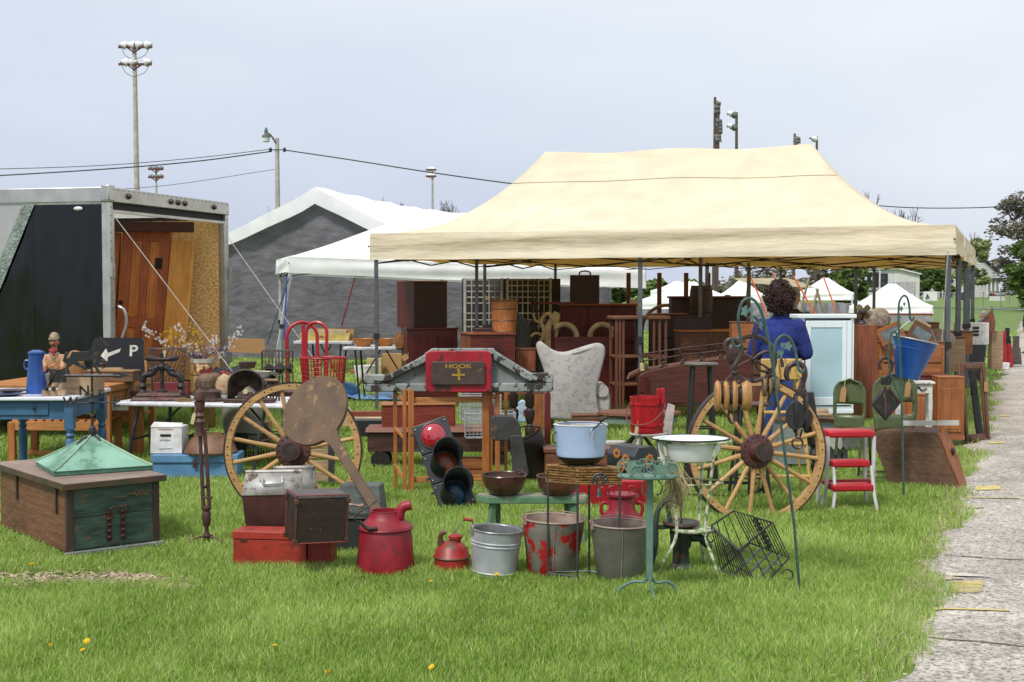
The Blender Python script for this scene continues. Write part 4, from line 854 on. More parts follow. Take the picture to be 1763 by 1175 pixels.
a = M(); a.box(-.03, W_+.03, -.035, Ln+.02, Hh+.002, Hh+.03); lid = t.p('lid', a, wood('lid boards', C(176, 152, 140), C(120, 96, 84), 'x', 4), bevel=.006)
a = M(); a.box(-.034, W_+.034, -.042, -.034, Hh-.008, Hh+.026); a.box(-.04, -.031, -.04, Ln+.02, Hh-.006, Hh+.028); t.p('lid_edge', a, mat('lid edge', C(104, 72, 50), C(60, 66, 48), rough=.6), parent=lid, bevel=.002)
for yy in (.14, .78):
    a = M(); a.box(-.012, -.001, yy, yy+.02, .24, Hh-.01); t.p('batten', a, DKW)
for x in (.235, .315):
    a = M(); a.box(x-.014, x+.014, -.008, -.001, .08, .25); [a.ball((x, -.012, .1+.035*i), (.016, .008, .011), 8, 5) for i in range(5)]; t.p('iron_strap', a, mat('rusty hasp', C(94, 56, 52), C(56, 34, 34), rough=.6, metal=.3))
a = M(); a.tube(curve([(.232, -.02, .235), (.228, -.035, .262), (.25, -.035, .272), (.33, -.035, .275), (.345, -.03, .262), (.32, -.02, .245)]), .0045, 6); t.p('handle', a, IRONB)
a = M(); OR = mat('scratched letters', C(176, 132, 70), rough=.8)
for (x0, z0, x1, z1) in ((.36, .335, .39, .33), (.385, .345, .4, .318), (.4, .322, .425, .33), (.41, .34, .43, .318), (.43, .336, .45, .322), (.45, .34, .455, .316), (.465, .345, .47, .318), (.48, .336, .5, .326)):
    a.bar((x0, -.0025, z0), (x1, -.0025, z1), .005, .002)
t.p('carved_letters', a, OR, smooth=False)

# cupola roof
p = Vector((-2.485, 7.885, Hh+.032)); t = T('cupola_roof', 'light green copper cupola roof standing on the wooden chest lid', 'cupola', 0, 0, loc=p, k=1, rz=30)
COP = mat('verdigris copper', C(146, 190, 168), C(118, 164, 144), scale=4, rough=.5, wear=C(96, 140, 116), amt=.3, wscale=5, bump=.1, grime=.15)
hs = .275; a = M(); a.box(-hs, hs, -hs, hs, 0, .026); t.p('fascia', a, mat('dark verdigris', C(84, 140, 116), C(66, 112, 92), rough=.5), bevel=.003)
a = M()
n_ = 8
def cup(u, side):
    r = 1-u; z = .027+.17*(u**1.12); return r, z
vs = []
for i in range(n_+1):
    r, z = cup(i/n_, 0); r = max(r*hs*1.015, .008)
    vs += [(-r, -r, z), (r, -r, z), (r, r, z), (-r, r, z)]
a.add(vs, [(i*4+j, i*4+(j+1) % 4, (i+1)*4+(j+1) % 4, (i+1)*4+j) for i in range(n_) for j in range(4)]); t.p('roof_sheet', a, COP, angle=20)
for sx, sy in ((-1, -1), (1, -1), (1, 1), (-1, 1)):
    a = M(); a.tube([(sx*max(cup(i/n_, 0)[0]*hs*1.015, .008), sy*max(cup(i/n_, 0)[0]*hs*1.015, .008), cup(i/n_, 0)[1]+.003) for i in range(n_+1)], .006, 6); t.p('hip_rib', a, mat('rib verdigris', C(168, 196, 160), C(120, 160, 130), rough=.5))
# weathervane standing on the cupola (px units)
ap = p+Vector((0, 0, .19)); t = T('weathervane', 'black iron horse weathervane with arrow and letters above the green cupola', 'weathervane', 0, 0, loc=ap, k=ap.y/F)
a = M(); a.tube([(0, 0, -2), (0, 0, 118)], [2.6, 1.9], 8); a.lathe([(0, -4), (5, -2), (8, 4), (7, 10), (3, 13)], 12); a.ball((0, 0, 12), (6, 6, 6)); a.lathe([(2, 30), (3.6, 34), (2, 38)], 10); a.lathe([(2, 56), (6, 59), (2, 63)], 10); a.lathe([(2, 70), (4, 72), (2, 76)], 10); t.p('rod', a, BLKI)
for dx, dy in ((-26, -8), (20, -10), (4, 24), (-14, 18)):
    a = M(); a.tube([(0, 0, 2), (dx*.6, dy*.6, -4), (dx, dy, -16)], [3, 2.6, 1.5], 6); t.p('mount_leg', a, BLKI)
a = M(); a.tube([(-42, -8, 57), (42, 8, 57)], 1.5, 6); a.tube([(-14, 12, 64), (16, -14, 70)], 1.5, 6)
cr_ = t.p('compass_arms', a, BLKI)
for ch, (x, y, z), s_ in (('W', (-35, -7, 58), 24), ('E', (40, 8, 58), 26), ('N', (-18, 15, 76), 24), ('S', (21, -18, 73), 20)):
    text(ch, s_, BLKI, cr_, (x, y, z), (90, 0, 10), k=t.k, ext=1.2, name='compass_letter')
a = M(); a.tube([(-46, 0, 104), (50, 0, 104)], 2.8, 6)
a.prism([(34, 103), (40, 109), (50, 109.5), (66, 104.5), (50, 100), (40, 100)], -2, 2); ar = t.p('arrow', a, BLKI)
a = M(); a.prism([(-44, 98), (-46, 116), (-58, 114), (-76, 117), (-72, 108), (-74, 98), (-72, 88), (-78, 84), (-74, 90), (-62, 92), (-44, 92)], -1.2, 1.2); t.p('tail_fin', a, BLKI, parent=ar)
# trotting horse silhouette with some roundness
HO = [(-44, 126), (-40, 140), (-37, 141), (-35, 137), (-38, 134), (-38, 130), (-34, 132), (-30, 141), (-14, 141), (-6, 142), (0, 150), (5, 158), (10, 161), (11, 165), (12.5, 161), (19, 154), (24, 150), (23, 147), (17, 148), (14, 145), (11, 138), (12, 132), (9, 128), (16, 129), (20, 127), (17, 123), (13, 125), (5, 125), (6, 118), (9, 113), (14, 106), (16, 105), (12, 105), (6, 110), (2, 118), (1, 126), (-12, 127), (-22, 126), (-16, 121), (-11, 118), (-8, 112), (-11, 111), (-14, 115), (-22, 118), (-28, 122), (-36, 116), (-34, 110), (-33, 105), (-38, 106), (-39, 115), (-38, 122)]
a = M(); a.prism([((x)*1.18+2, (z-105)*1.12+105) for x, z in HO], -1.6, 1.6); h_ = t.p('horse', a, BLKI, bevel=1)

# ---- blue enamel topped table
t = T('blue_table', 'old blue painted table with white enamel top and turned legs at the left edge', 'table', 0, 0, loc=(-3.53, 9.7, 0), k=1)
a = M(); a.box(-.52, .36, -.07, .84, .68, .705); t.p('tabletop', a, WENAM, bevel=.006)
a = M(); a.box(-.42, .31, -.012, .01, .54, .68); ap_ = t.p('apron', a, BLUEP); a = M(); a.box(.29, .31, .02, .75, .545, .68); t.p('apron', a, BLUEP); a = M(); a.box(-.42, .29, .74, .76, .545, .68); t.p('apron', a, BLUEP)
a = M(); a.box(-.52, .16, -.024, -.013, .57, .66); dr = t.p('drawer', a, BLUEP, bevel=.004)
for x in (-.22, .06):
    a = M(); a.ball((x, -.035, .62), .011, 8, 6); t.p('knob', a, DRK, parent=dr)
for (x, y) in ((.31, 0), (.31, .75), (-.31, 0), (-.31, .75)):
    a = M(); a.box(x-.033, x+.033, y-.033, y+.033, .47, .679); a.lathe([(.018, 0), (.024, .02), (.028, .1), (.034, .3), (.036, .38), (.024, .40), (.034, .42), (.024, .44), (.032, .46), (.03, .47)], 14, (x, y, 0)); t.p('leg', a, BLUEP)
YT = 9.95
def zt(z): return z
# on the blue table
zb_ = .706
def onT(px, Y, z=zb_): 
    return Vector(((px-CX)/F*Y, Y, z))
t = T('coffee_pot', 'tall blue enamel coffee boiler on the white table top', 'coffee pot', 0, 0, loc=onT(62, 10.0), k=10.0/F)
BE = mat('blue enamel', C(54, 98, 178), C(40, 78, 152), scale=4, rough=.25, bump=.03, wear=C(30, 30, 40), amt=.12, wscale=30)
a = M(); a.shell([(18, 0), (18, 8), (15.5, 36), (13, 66), (14, 70)], 1, 20); t.p('body', a, BE); a = M(); a.lathe([(14.5, 68), (14.5, 71), (6, 75), (0, 75)], 20); t.p('lid', a, BE)
a = M(); a.tube(curve([(-13, 0, 56), (-20, 0, 56), (-21, 0, 44), (-14, 0, 40)]), 1.4, 6); t.p('handle', a, BE)
a = M(); a.prism([(13, 64), (20, 70), (18, 50), (14, 46)], -4, 4); t.p('spout', a, BE)
solo('plate', 'dark brown stoneware plate at the left end of the white table', 'plate', M().shell([(8, 0), (24, 5), (26, 7)], 1.2, 24), mat('brown glaze', C(92, 82, 92), C(60, 54, 60), rough=.3), 0, 0, loc=onT(18, 9.95), k=10/F)
solo('plate', 'blue rimmed dish under the brown stoneware plate', 'plate', M().shell([(10, 0), (26, 3), (27, 4)], 1.2, 24), mat('slate glaze', C(90, 100, 130), rough=.3), 0, 0, loc=onT(6, 9.75), k=10/F)
# carved jockey statue
k_ = 9.85/F; t = T('jockey_statue', 'painted wooden statue of a moustached man in checked cap sitting on the white table', 'statue', 0, 0, loc=onT(93, 9.8), k=k_)
CRM = mat('cream sweater paint', C(224, 176, 134), C(198, 148, 108), scale=5, rough=.45); SKN = mat('painted skin', C(196, 124, 88), C(168, 98, 70), scale=6, rough=.4); TRO = mat('grey trousers', C(150, 140, 128), rough=.6); REDS = mat('red scarf', C(190, 60, 66), rough=.5)
a = M(); a.box(-20, 20, -9, 9, 0, 9); t.p('base', a, PALEW, bevel=1)
a = M(); a.ball((0, 0, 62), (13.5, 8, 14)); a.ball((0, 0, 47), (11, 8, 13)); a.ball((0, 0, 40), (11, 9, 7)); a.tube([(-12, 0, 70), (-16, -1, 58), (-14, -6, 48)], [5, 5, 4], 8); a.tube([(12, 0, 70), (16, -1, 58), (15, -7, 47)], [5, 5, 4], 8)
b_ = t.p('sweater', a, CRM, remesh=1.3)
a = M(); a.ball((0, -1, 92), (7, 7.5, 9.5)); a.ball((0, -8.4, 90), (1.5, 2, 2.6)); a.ball((-7.3, 0, 90), (1.4, 2, 3)); a.ball((7.3, 0, 90), (1.4, 2, 3)); a.cyl((0, 0, 76), (0, 0, 88), 4.5); t.p('head', a, SKN, remesh=.9)
for x in (-2.6, 2.6):
    a = M(); a.ball((x, -7.6, 93), (1.3, .8, .8), 8, 6); t.p('eye', a, DRK)
a = M(); a.tube(curve([(-4, -7.6, 85.5), (0, -8.8, 87), (4, -7.6, 85.5)]), 1.1, 6); t.p('moustache', a, DRK)
a = M(); a.lathe([(8.2, 96), (8.6, 99), (7.5, 104), (4, 108), (0, 109)], 16); a.prism([(-7, 95.5), (7, 95.5), (7, 98), (-7, 98)], -11, -5); t.p('cap', a, mat('checked cap', C(206, 184, 150), C(96, 72, 60), scale=50, rough=.6), bevel=1)
a = M(); a.tube([(-6, -4, 78), (0, -7.5, 76), (6, -4, 78)], 3.2, 8); a.prism([(-5, 78), (5, 78), (0, 68)], -9, -7.2); t.p('scarf', a, REDS)
a = M(); a.tube([(-6.5, -7.5, 74), (0, -9.5, 62), (6.5, -7.5, 74)], 1, 5); t.p('collar_trim', a, mat('grey trim', C(130, 140, 144)))
a = M(); a.tube(curve([(-11, -7, 51), (-5, -10, 53), (0, -9.5, 50), (5, -10, 53), (11, -7, 51)]), .8, 5); t.p('red_stripe', a, mat('red stripe', C(206, 70, 50)))
a = M(); a.tube([(-5, 0, 36), (-8, -10, 36), (-6, -8, 20), (-9, -8, 14)], [6, 5.5, 4, 3.4], 8); a.tube([(6, 0, 36), (14, -9, 34), (8, -9, 22), (2, -8, 14)], [6, 5.5, 4, 3.4], 8); t.p('trousers', a, TRO, remesh=1)
for x in (-11, 1):
    a = M(); a.ball((x, -11, 12), (3.6, 7, 3.4)); t.p('shoe', a, DRK)
for x in (-14, 15):
    a = M(); a.ball((x, -9, 46), (3, 3.5, 3.6)); [a.tube([(x-2+i*1.3, -10, 45), (x-2+i*1.3, -12, 43), (x-2+i*1.3, -11, 41.5)], .8, 5) for i in range(4)]; a.tube([(x+(2.5 if x < 0 else -2.5), -9, 47), (x+(4 if x < 0 else -4), -11.5, 45)], .9, 5); t.p('hand', a, SKN, remesh=.5)
solo('wooden_box', 'small pale wooden box behind the weathervane on the white table', 'box', M().box(-33, 33, -22, 22, 0, 33), PALEW, 0, 0, loc=onT(138, 10.0), k=k_, rz=-14, bevel=1)
solo('wooden_mould', 'rounded wooden hat block standing on the small pale wooden box', 'wooden form', M().lathe([(15, 0), (17, 14), (14, 30), (8, 40), (0, 42)], 16, sx=1, sy=.8), wood('hat block wood', C(190, 140, 90), C(140, 94, 54), 'z', 4), 0, 0, loc=onT(128, 10.05, .706+33*k_), k=k_)
# ---- honey wood table behind
t = T('pine_table', 'honey coloured pine table behind the blue table', 'table', 0, 0, loc=onz(188, 664, .68), k=1); p = onz(188, 664, .68); t.e.location = (p.x, p.y, 0)
pl = onz(-40, 662, .68)-p; pb = onz(268, 649, .68)-p; pts = [(0, 0), (pb.x, pb.y), (pb.x+pl.x, pb.y+pl.y), (pl.x, pl.y)]
a = M(); a.slab(pts, .62, .68); t.p('tabletop', a, HONEY, bevel=.006)
q = [(x*.96-.03, y*.94+.05) for x, y in pts]; a = M()
for i in range(4): a.bar((*q[i], .57), (*q[(i+1) % 4], .57), .09, .02)
t.p('apron', a, HONEY)
for (x, y) in q:
    a = M(); a.bx((x, y, .31), (.055, .055, .62)); t.p('leg', a, HONEYZ, bevel=.004)
# things on the pine table
LIN = mat('white linen', C(236, 232, 226, .95), C(214, 208, 200, .9), scale=20, rough=.85, bump=.4, bscale=30)
p = onz(196, 652, .683); a = M(); a.grid(lambda u, v: ((u-.5)*90, (v-.5)*95*(F/12)*.001*2.2, 1.5+1.2*sin(u*17)*sin(v*9)), 16, 10); a.grid(lambda u, v: ((u-.5)*36+6, -22-1.5*sin(u*9), 1-v*22), 8, 5)
solo('tablecloth', 'crumpled white printed cloth lying on the pine table behind the box', 'cloth', a, LIN, 0, 0, loc=p, k=p.y/F, solid=.6)
p = onz(192, 654, .683); k2 = p.y/F; t = T('sign', 'black sign with white letter P and arrow standing on the pine table', 'sign', 0, 0, loc=p+Vector((.02, .12, 0)), k=k2, rx=-8)
a = M(); oc = [(-46, 0), (44, 0), (44, 66), (40, 72), (-42, 72), (-46, 66)]; a.prism(oc, 0, 2); t.p('panel', a, mat('sign black', C(22, 20, 24, .7), rough=.3, bump=.03)); WL = mat('sign white', C(236, 234, 224), rough=.5, bump=0, wear=C(170, 164, 130), amt=.2)
text('P', 27, WL, t.e, (26, -.5, 48), (90, 0, 0), k=k2, ext=.2, name='letter', sx=1.15)
a = M(); a.prism([(2, 47), (4, 53), (-18, 45), (-22, 53), (-31, 40), (-19, 30), (-18, 38)], -.6, -.1); t.p('arrow', a, WL, smooth=False)
p = onz(186, 657, .683); t = T('tool_tray', 'old wooden tray with brass latch in front of the black sign', 'tray', 0, 0, loc=p, k=p.y/F, rz=-4)
a = M(); a.box(-52, 50, -16, 16, 0, 17); t.p('box', a, wood('tray wood', C(128, 96, 68), C(86, 62, 42), 'x', 5), bevel=1); a = M(); a.box(-53, 52, -17, 17, 17.2, 20); a.box(-30, 28, -8, 8, 20, 24, top=(-26, 22, -6, 6)); t.p('lid', a, wood('tray lid', C(176, 136, 92), C(130, 96, 60), 'x', 5), bevel=.6)
a = M(); a.lathe([(0, 24), (4, 24), (3, 27), (6, 30), (5, 33), (0, 33)], 12, (-7, -4, 0)); t.p('knob', a, IRONB)
p = onz(245, 652, .683); solo('cardboard_piece', 'plain cardboard strip standing right of the black sign', 'cardboard', M().box(-6, 8, 0, 2, 0, 32), CARD, 0, 0, loc=p, k=p.y/F, smooth=False)
solo('grass_coil', 'pale coiled wooden wheel under the pine table corner', 'wheel', M().lathe([(8, -3), (17, -3), (18, 3), (8, 3), (8, -3)], 20, axis='y'), PALEW, 215, 670, 11.6)
# ---- slatted bench
p = G(16, 800); t = T('slatted_bench', 'honey wood slatted bench standing in the grass behind the blue table', 'bench', 0, 0, loc=p, k=1, rz=-3)
L_ = .80
for i in range(11):
    a = M(); a.box(.02+i*.072, .07+i*.072, .02, .5, .36, .38); t.p('slat', a, HONEY, bevel=.003)
for y in (0, .5):
    a = M(); a.box(0, L_, y, y+.022, .29, .365); t.p('rail', a, HONEY, bevel=.003)
for x in (0, L_-.05):
    for y in (0, .47):
        a = M(); a.box(x-.01, x+.05, y-.005, y+.04, 0, .355); t.p('leg', a, HONEYZ, bevel=.003)
a = M(); a.box(.05, L_-.05, .2, .24, .06, .09); t.p('stretcher', a, HONEY)
p = G(232, 790); t = T('wooden_stand', 'honey wood trestle with slatted shelf behind the white carton', 'stand', 0, 0, loc=p, k=p.y/F)
for x in (-4, 8):
    a = M(); a.box(x-6, x+6, 0, 10, 0, 95); t.p('post', a, HONEYZ, bevel=1)
a = M(); a.box(-80, 8, 12, 20, 62, 74); t.p('rail', a, HONEY); a = M(); a.box(-70, 12, 20, 60, 74, 78); t.p('shelf', a, HONEY)
# ---- white folding table with the iron goods
ZF = .585; pL = onz(195, 692, ZF); pR = onz(488, 697, ZF); v = pR-pL; t = T('folding_table', 'white folding table with grey steel legs carrying iron kitchen goods', 'table', 0, 0, loc=(pL.x, pL.y, 0), k=1, rz=math.degrees(atan2(v.y, v.x)))
Lf = v.length; a = M(); a.box(0, Lf, 0, .74, ZF-.035, ZF); t.p('tabletop', a, mat('white plastic', C(226, 226, 232, .92), rough=.45, bump=.05, grime=.12), bevel=.012)
for x in (.16, Lf-.2):
    a = M(); a.tube([(x+.02, .08, ZF-.04), (x-.04, .08, .3), (x-.08, .06, 0)], .014, 7); t.p('leg', a, STEELT); a = M(); a.tube([(x+.02, .66, ZF-.04), (x, .68, .3), (x-.02, .7, 0)], .014, 7); t.p('leg', a, STEELT)
    a = M(); a.tube([(x-.03, .08, .28), (x-.01, .68, .28)], .011, 6); a.tube([(x-.02, .4, .28), (x+(.25 if x < 1 else -.25), .4, ZF-.05)], .01, 6); t.p('brace', a, STEELT)
FT = t.e.matrix_basis.copy()
def onF(px, dy, z=ZF+.001):
    """point on the folding table along its depth dy"""
    o = Vector((pL.x, pL.y)); Y = None; best = None
    for i in range(400):
        s = Lf*i/399; q = t_F @ Vector((s, dy, 0)); e = abs(CX+F*q.x/q.y-px)
        if best is None or e < best[0]: best = (e, q)
    q = best[1]; return Vector((q.x, q.y, z))
t_F = Tr(pL.x, pL.y, 0) @ Rz(math.degrees(atan2(v.y, v.x)))
# copying press
p = onF(278, .22); t = T('iron_press', 'black iron book press with ball ended handle bar on the folding table', 'press', 0, 0, loc=p, k=p.y/F)
a = M(); a.box(-50, 45, -26, 26, 0, 7, top=(-46, 42, -22, 22)); a.box(-42, 38, -20, 20, 7, 14, top=(-38, 34, -17, 17)); t.p('base_plate', a, IRONB, bevel=2)
for s_ in (-1, 1):
    a = M(); a.lathe([(8, 12), (5, 18), (8, 24), (5, 30), (7, 34)], 12, (s_*33, 0, 0)); a.tube(curve([(s_*34, 0, 32), (s_*30, 0, 42), (s_*17, 0, 46), (s_*11, 0, 54), (0, 0, 58)]), 6, 10); a.ring((s_*19, -4, 50), 4, 2, 'y', n=6, seg=12); t.p('arch_leg', a, IRON)
a = M(); a.cyl((0, 0, 14), (0, 0, 78), 3.2, n=10); a.lathe([(9, 12), (9, 16), (4, 20)], 14); a.lathe([(7, 54), (9, 58), (7, 63)], 12); t.p('screw', a, IRON)
a = M(); a.tube([(-29, 0, 72), (-24, 0, 72), (-16, 0, 71), (-8, 0, 70), (0, 0, 70), (8, 0, 70), (16, 0, 71), (24, 0, 73), (29, 0, 73)], [3, 6, 5, 3, 4, 3, 5, 6, 3], 12); a.ball((0, 0, 79), (3, 3, 4)); t.p('handle_bar', a, IRON)
a = M(); a.tube(curve([(-20, -28, 10), (-5, -30, 14), (5, -30, 6), (20, -30, 12), (10, -31, 4), (-6, -31, 6)]), .8, 4); t.p('wire_tie', a, mat('reddish wire', C(130, 60, 60)))
# crescent blade
p = onF(316, .1); solo('drawknife', 'worn brass coloured blade lying beside the iron press', 'tool', M().prism([(-16, 2), (-4, 7), (12, 5), (18, 2), (12, 0), (-10, 0)], -2, 2), mat('old brass', C(160, 124, 70), rough=.5, metal=.4), 0, 0, loc=p, k=p.y/F, bevel=.5)
# red tray
p = onF(292, .62); solo('red_tray', 'dark red wooden tray behind the iron press', 'tray', M().box(-26, 32, -12, 12, 0, 24), mat('oxide red', C(140, 40, 40), C(100, 28, 30), rough=.5), 0, 0, loc=p, k=p.y/F, bevel=1)
# wire basket
WIR = mat('rusty wire', C(120, 108, 100), C(84, 72, 66), rough=.5, metal=.4)
def wire_basket(t, x0, x1, y0, y1, z0, z1, nx, ny, nz, r, m_, flare=1.0, name=('wire_side',)):
    cxm, cym = (x0+x1)/2, (y0+y1)/2
    def P(x, y, z): f = 1+(flare-1)*(z-z0)/(z1-z0); return (cxm+(x-cxm)*f, cym+(y-cym)*f, z)
    for side in range(5):
        a = M()
        if side < 2:
            y = (y0, y1)[side]
            for i in range(nx+1): x = x0+(x1-x0)*i/nx; a.tube([P(x, y, z0), P(x, y, z1)], r, 4)
            for i in range(nz+1): z = z0+(z1-z0)*i/nz; a.tube([P(x0, y, z), P(x1, y, z)], r, 4)
        elif side < 4:
            x = (x0, x1)[side-2]
            for i in range(ny+1): y = y0+(y1-y0)*i/ny; a.tube([P(x, y, z0), P(x, y, z1)], r, 4)
            for i in range(nz+1): z = z0+(z1-z0)*i/nz; a.tube([P(x, y0, z), P(x, y1, z)], r, 4)
        else:
            for i in range(nx+1): x = x0+(x1-x0)*i/nx; a.tube([P(x, y0, z0), P(x, y1, z0)], r, 4)
            for i in range(ny+1): y = y0+(y1-y0)*i/ny; a.tube([P(x0, y, z0), P(x1, y, z0)], r, 4)
        t.p('wire_bottom' if side == 4 else 'wire_side', a, m_)
    a = M(); a.tube([P(x0, y0, z1), P(x1, y0, z1), P(x1, y1, z1), P(x0, y1, z1)], r*2, 5, closed=True); t.p('rim', a, m_)
p = onF(287, .66, .60); t = T('wire_basket', 'tall rusty diamond mesh wire basket with a paper tag behind the press', 'basket', 0, 0, loc=p, k=p.y/F)
a = M(); R1, R2, z1 = 26, 33, 78
for i in range(26):
    for s_ in (1, -1):
        pts = []
        for j in range(9): u_ = j/8; an = 2*pi*(i/26)+s_*u_*1.1; rr = R1+(R2-R1)*u_; pts.append((rr*cos(an), rr*.6*sin(an), z1*u_))
        a.tube(pts, .45, 4)
t.p('mesh', a, WIR)
a = M(); a.ring((0, 0, z1), R2, 1, 'z', n=5); a.v = [(x, y*.6, z) for x, y, z in a.v]; t.p('rim', a, WIR); tag_card(t.e, t.k, 2, -21, 76, 5, 14, 14)
# yellow barrel with flowers
p = onF(349, .85, .30); t = T('painted_drum', 'cream yellow wooden drum with red shield and wire hoops behind the folding table', 'barrel', 0, 0, loc=p, k=p.y/F)
a = M(); a.lathe([(20, 0), (21, 60), (21, 118), (19, 119), (19, 112), (0, 112)], 20); t.p('staves', a, mat('cream yellow paint', C(226, 190, 108), C(196, 158, 84), scale=6, stretch=(5, 5, 1), wear=C(110, 80, 60), amt=.26, wscale=12, rough=.6))
for z in (60, 92):
    a = M(); a.ring((0, 0, z), 21.6, .8, 'z', n=5); t.p('hoop', a, WIR)
a = M(); a.lathe([(22, 112), (22, 119), (19.5, 119), (19.5, 112)], 20); t.p('rim', a, mat('pale rim', C(206, 198, 180), rough=.7)); a = M(); a.grid(lambda u, v: (21.6*sin((u-.5)*1.6+.25), -21.6*cos((u-.5)*1.6+.25), 98+14*v-10*(1-v)*abs(sin(pi*u))), 8, 6); t.p('shield', a, mat('shield red', C(150, 44, 40), wear=C(220, 196, 140), amt=.34, wscale=20, rough=.6))
# branches with blossom
TW = mat('twig', C(110, 84, 66), rough=.8); BW = mat('white blossom', C(246, 240, 236, .95), rough=.7, bump=0, trans=.2); BY = mat('yellow blossom', C(244, 190, 50), rough=.7, bump=0, trans=.2); BP = mat('violet blossom', C(122, 108, 160), rough=.7, bump=0)
rb = random.Random(4); kk = p.y/F; t = T('blossom_branches', 'dry branches with white, yellow and violet artificial blossoms in the yellow drum', 'flowers', 0, 0, loc=p+Vector((0, 0, 112*kk)), k=kk)
def spray(pts, m_, nfl, sz, name='blossom'):
    P = curve(pts, 6); a = M(); a.tube(P, [1.0-.7*i/len(P) for i in range(len(P))], 4); br = t.p('branch', a, TW); a = M()
    for i in range(nfl):
        q = P[int(len(P)*(.3+.69*i/nfl))] + Vector((rb.gauss(0, 4), rb.gauss(0, 5), rb.gauss(0, 4))); c = q
        for j in range(5):
            an = j*1.257+i; d = Vector((cos(an), -.35, sin(an)))*sz; d2 = Vector((cos(an+.6), -.2, sin(an+.6)))*sz*.8; a.add([c, c+d2, c+d*1.2], [(0, 1, 2)])
        a.ball(q, sz*.4, 5, 3)
    t.p(name, a, m_, parent=br, smooth=False)
spray([(0, 0, 0), (-30, -4, 18), (-64, -6, 34), (-90, -6, 52), (-104, -4, 60)], BW, 46, 2.2)
spray([(0, 0, 0), (-20, 4, 30), (-44, 6, 46), (-60, 4, 58)], BY, 40, 2.4); spray([(0, 0, 0), (-24, -6, 22), (-52, -4, 38), (-72, -2, 48)], BY, 34, 2.4)
spray([(0, 0, 0), (-6, 3, 30), (-14, 4, 52), (-22, 4, 62)], BY, 30, 2.2); spray([(0, 0, 0), (-26, 0, 20), (-40, 4, 44), (-44, 6, 64)], BW, 34, 2.2)
spray([(0, 0, 0), (24, -4, 8), (46, -6, 26), (58, -4, 44), (62, -2, 62)], BW, 36, 2.2); spray([(0, 0, 0), (10, 0, 20), (18, 2, 36), (20, 2, 44)], BW, 22, 2.2)
spray([(0, 0, 0), (12, -2, 14), (30, -4, 22), (46, -4, 26)], BP, 34, 2); spray([(0, 0, 0), (-8, -4, 12), (-22, -6, 14)], BP, 30, 2); spray([(0, 0, 0), (6, -4, 14), (10, -4, 30)], BP, 26, 1.8)
spray([(0, 0, 0), (-10, -5, 24), (-30, -4, 30)], BW, 26, 2.0)
# pale tub with black cloth, cardboard, wire crates
p = onF(418, .95, .12); t = T('enamel_tub', 'deep beige enamel tub standing behind the folding table', 'tub', 0, 0, loc=p, k=p.y/F, rz=-14)
a = M(); a.shell([(26, 0), (36, 30), (42, 90), (48, 130), (51, 132)], 2.2, 28, sx=1, sy=.7); t.p('body', a, mat('beige enamel', C(190, 184, 172), C(170, 162, 150), scale=2, rough=.35))
p2 = p+Vector((0, 0, 128*p.y/F)); BLK = mat('black cloth', C(50, 48, 52, .8), C(32, 32, 36, .7), rough=.8, bump=.6, bscale=12); a = M(); a.grid(lambda u, v: ((u-.5)*100, (v-.5)*62, 8+9*sin(pi*u)*sin(pi*v)+4*sin(u*11+v*5)*sin(pi*v)-16*(abs(v-.5)*2)**6-14*u), 26, 12)
solo('black_cloth', 'crumpled black cloth lying over the beige tub', 'cloth', a, BLK, 0, 0, loc=p2, k=p.y/F, rz=-10, solid=1)
p = at(425, 606, 13.6); solo('cardboard_piece', 'long brown cardboard sheet leaning behind the black cloth', 'cardboard', M().prism([(-34, 0), (32, -3), (30, 22), (-32, 24)], 0, 2), CARD, 0, 0, loc=p, k=p.y/F, smooth=False)
p = at(478, 662, 13.0); t = T('wire_crate', 'grey wire crate of dark rags behind the folding table beside the red hand truck', 'crate', 0, 0, loc=p, k=p.y/F, rz=8); wire_basket(t, -26, 26, -22, 22, 0, 58, 9, 7, 6, .5, WIR)
a = M(); a.grid(lambda u, v: ((u-.5)*48, (v-.5)*38, 24+9*sin(u*8)*sin(v*7)), 14, 10); solo('rags', 'dark rags heaped in the grey wire crate', 'cloth', a, BLK, 0, 0, loc=p+Vector((0, 0, .02)), k=p.y/F, rz=8, solid=1)
p = at(462, 690, 11.6); t = T('wire_crate', 'lower wire crate behind the iron scale pan', 'crate', 0, 0, loc=p, k=p.y/F, rz=8); wire_basket(t, -24, 24, -20, 20, 0, 44, 8, 6, 5, .5, WIR)
# masks heap in a wire fish basket
p = onF(372, .5); t = T('mask_heap', 'heap of carved painted masks with red flowers and a white tag on the folding table', 'masks', 0, 0, loc=p, k=p.y/F)
a = M(); a.ball((-20, 0, 22), (19, 12, 21)); a.ball((-6, 4, 34), (14, 10, 10)); t.p('brown_mask', a, mat('brown leather', C(132, 104, 76), C(72, 52, 38), scale=18, rough=.6, bump=.8), remesh=2)
a = M(Tr(16, -8, 24) @ Ry(35)); a.lathe([(0, 17), (13, 14), (17, 2), (14, -12), (10, -15)], 16, sy=.7); t.p('cream_mask', a, mat('cream mask', C(214, 182, 140), wear=C(150, 60, 40), amt=.22, wscale=16, rough=.5)); a = M(Tr(30, -2, 20) @ Ry(28)); a.lathe([(0, 14), (11, 11), (14, 0), (12, -10)], 16, sy=.7); t.p('cream_mask', a, MATS['cream mask'])
a = M(); a.ball((12, -4, 44), (4, 4, 3)); a.ball((20, -4, 42), (3, 3, 3)); t.p('red_flower', a, RED)
tag_card(t.e, t.k, -4, -22, 16, 6, 11, -8)
a = M()
for i in range(9): a.tube(curve([(-34+i*9, -14, 0), (-36+i*9, -14, 22), (-30+i*8.5, 6, 42)]), .5, 4)
for z in (10, 22, 34): a.tube([(-36, -14, z), (44, -14, z-3)], .5, 4)
t.p('wire_basket', a, WIR)
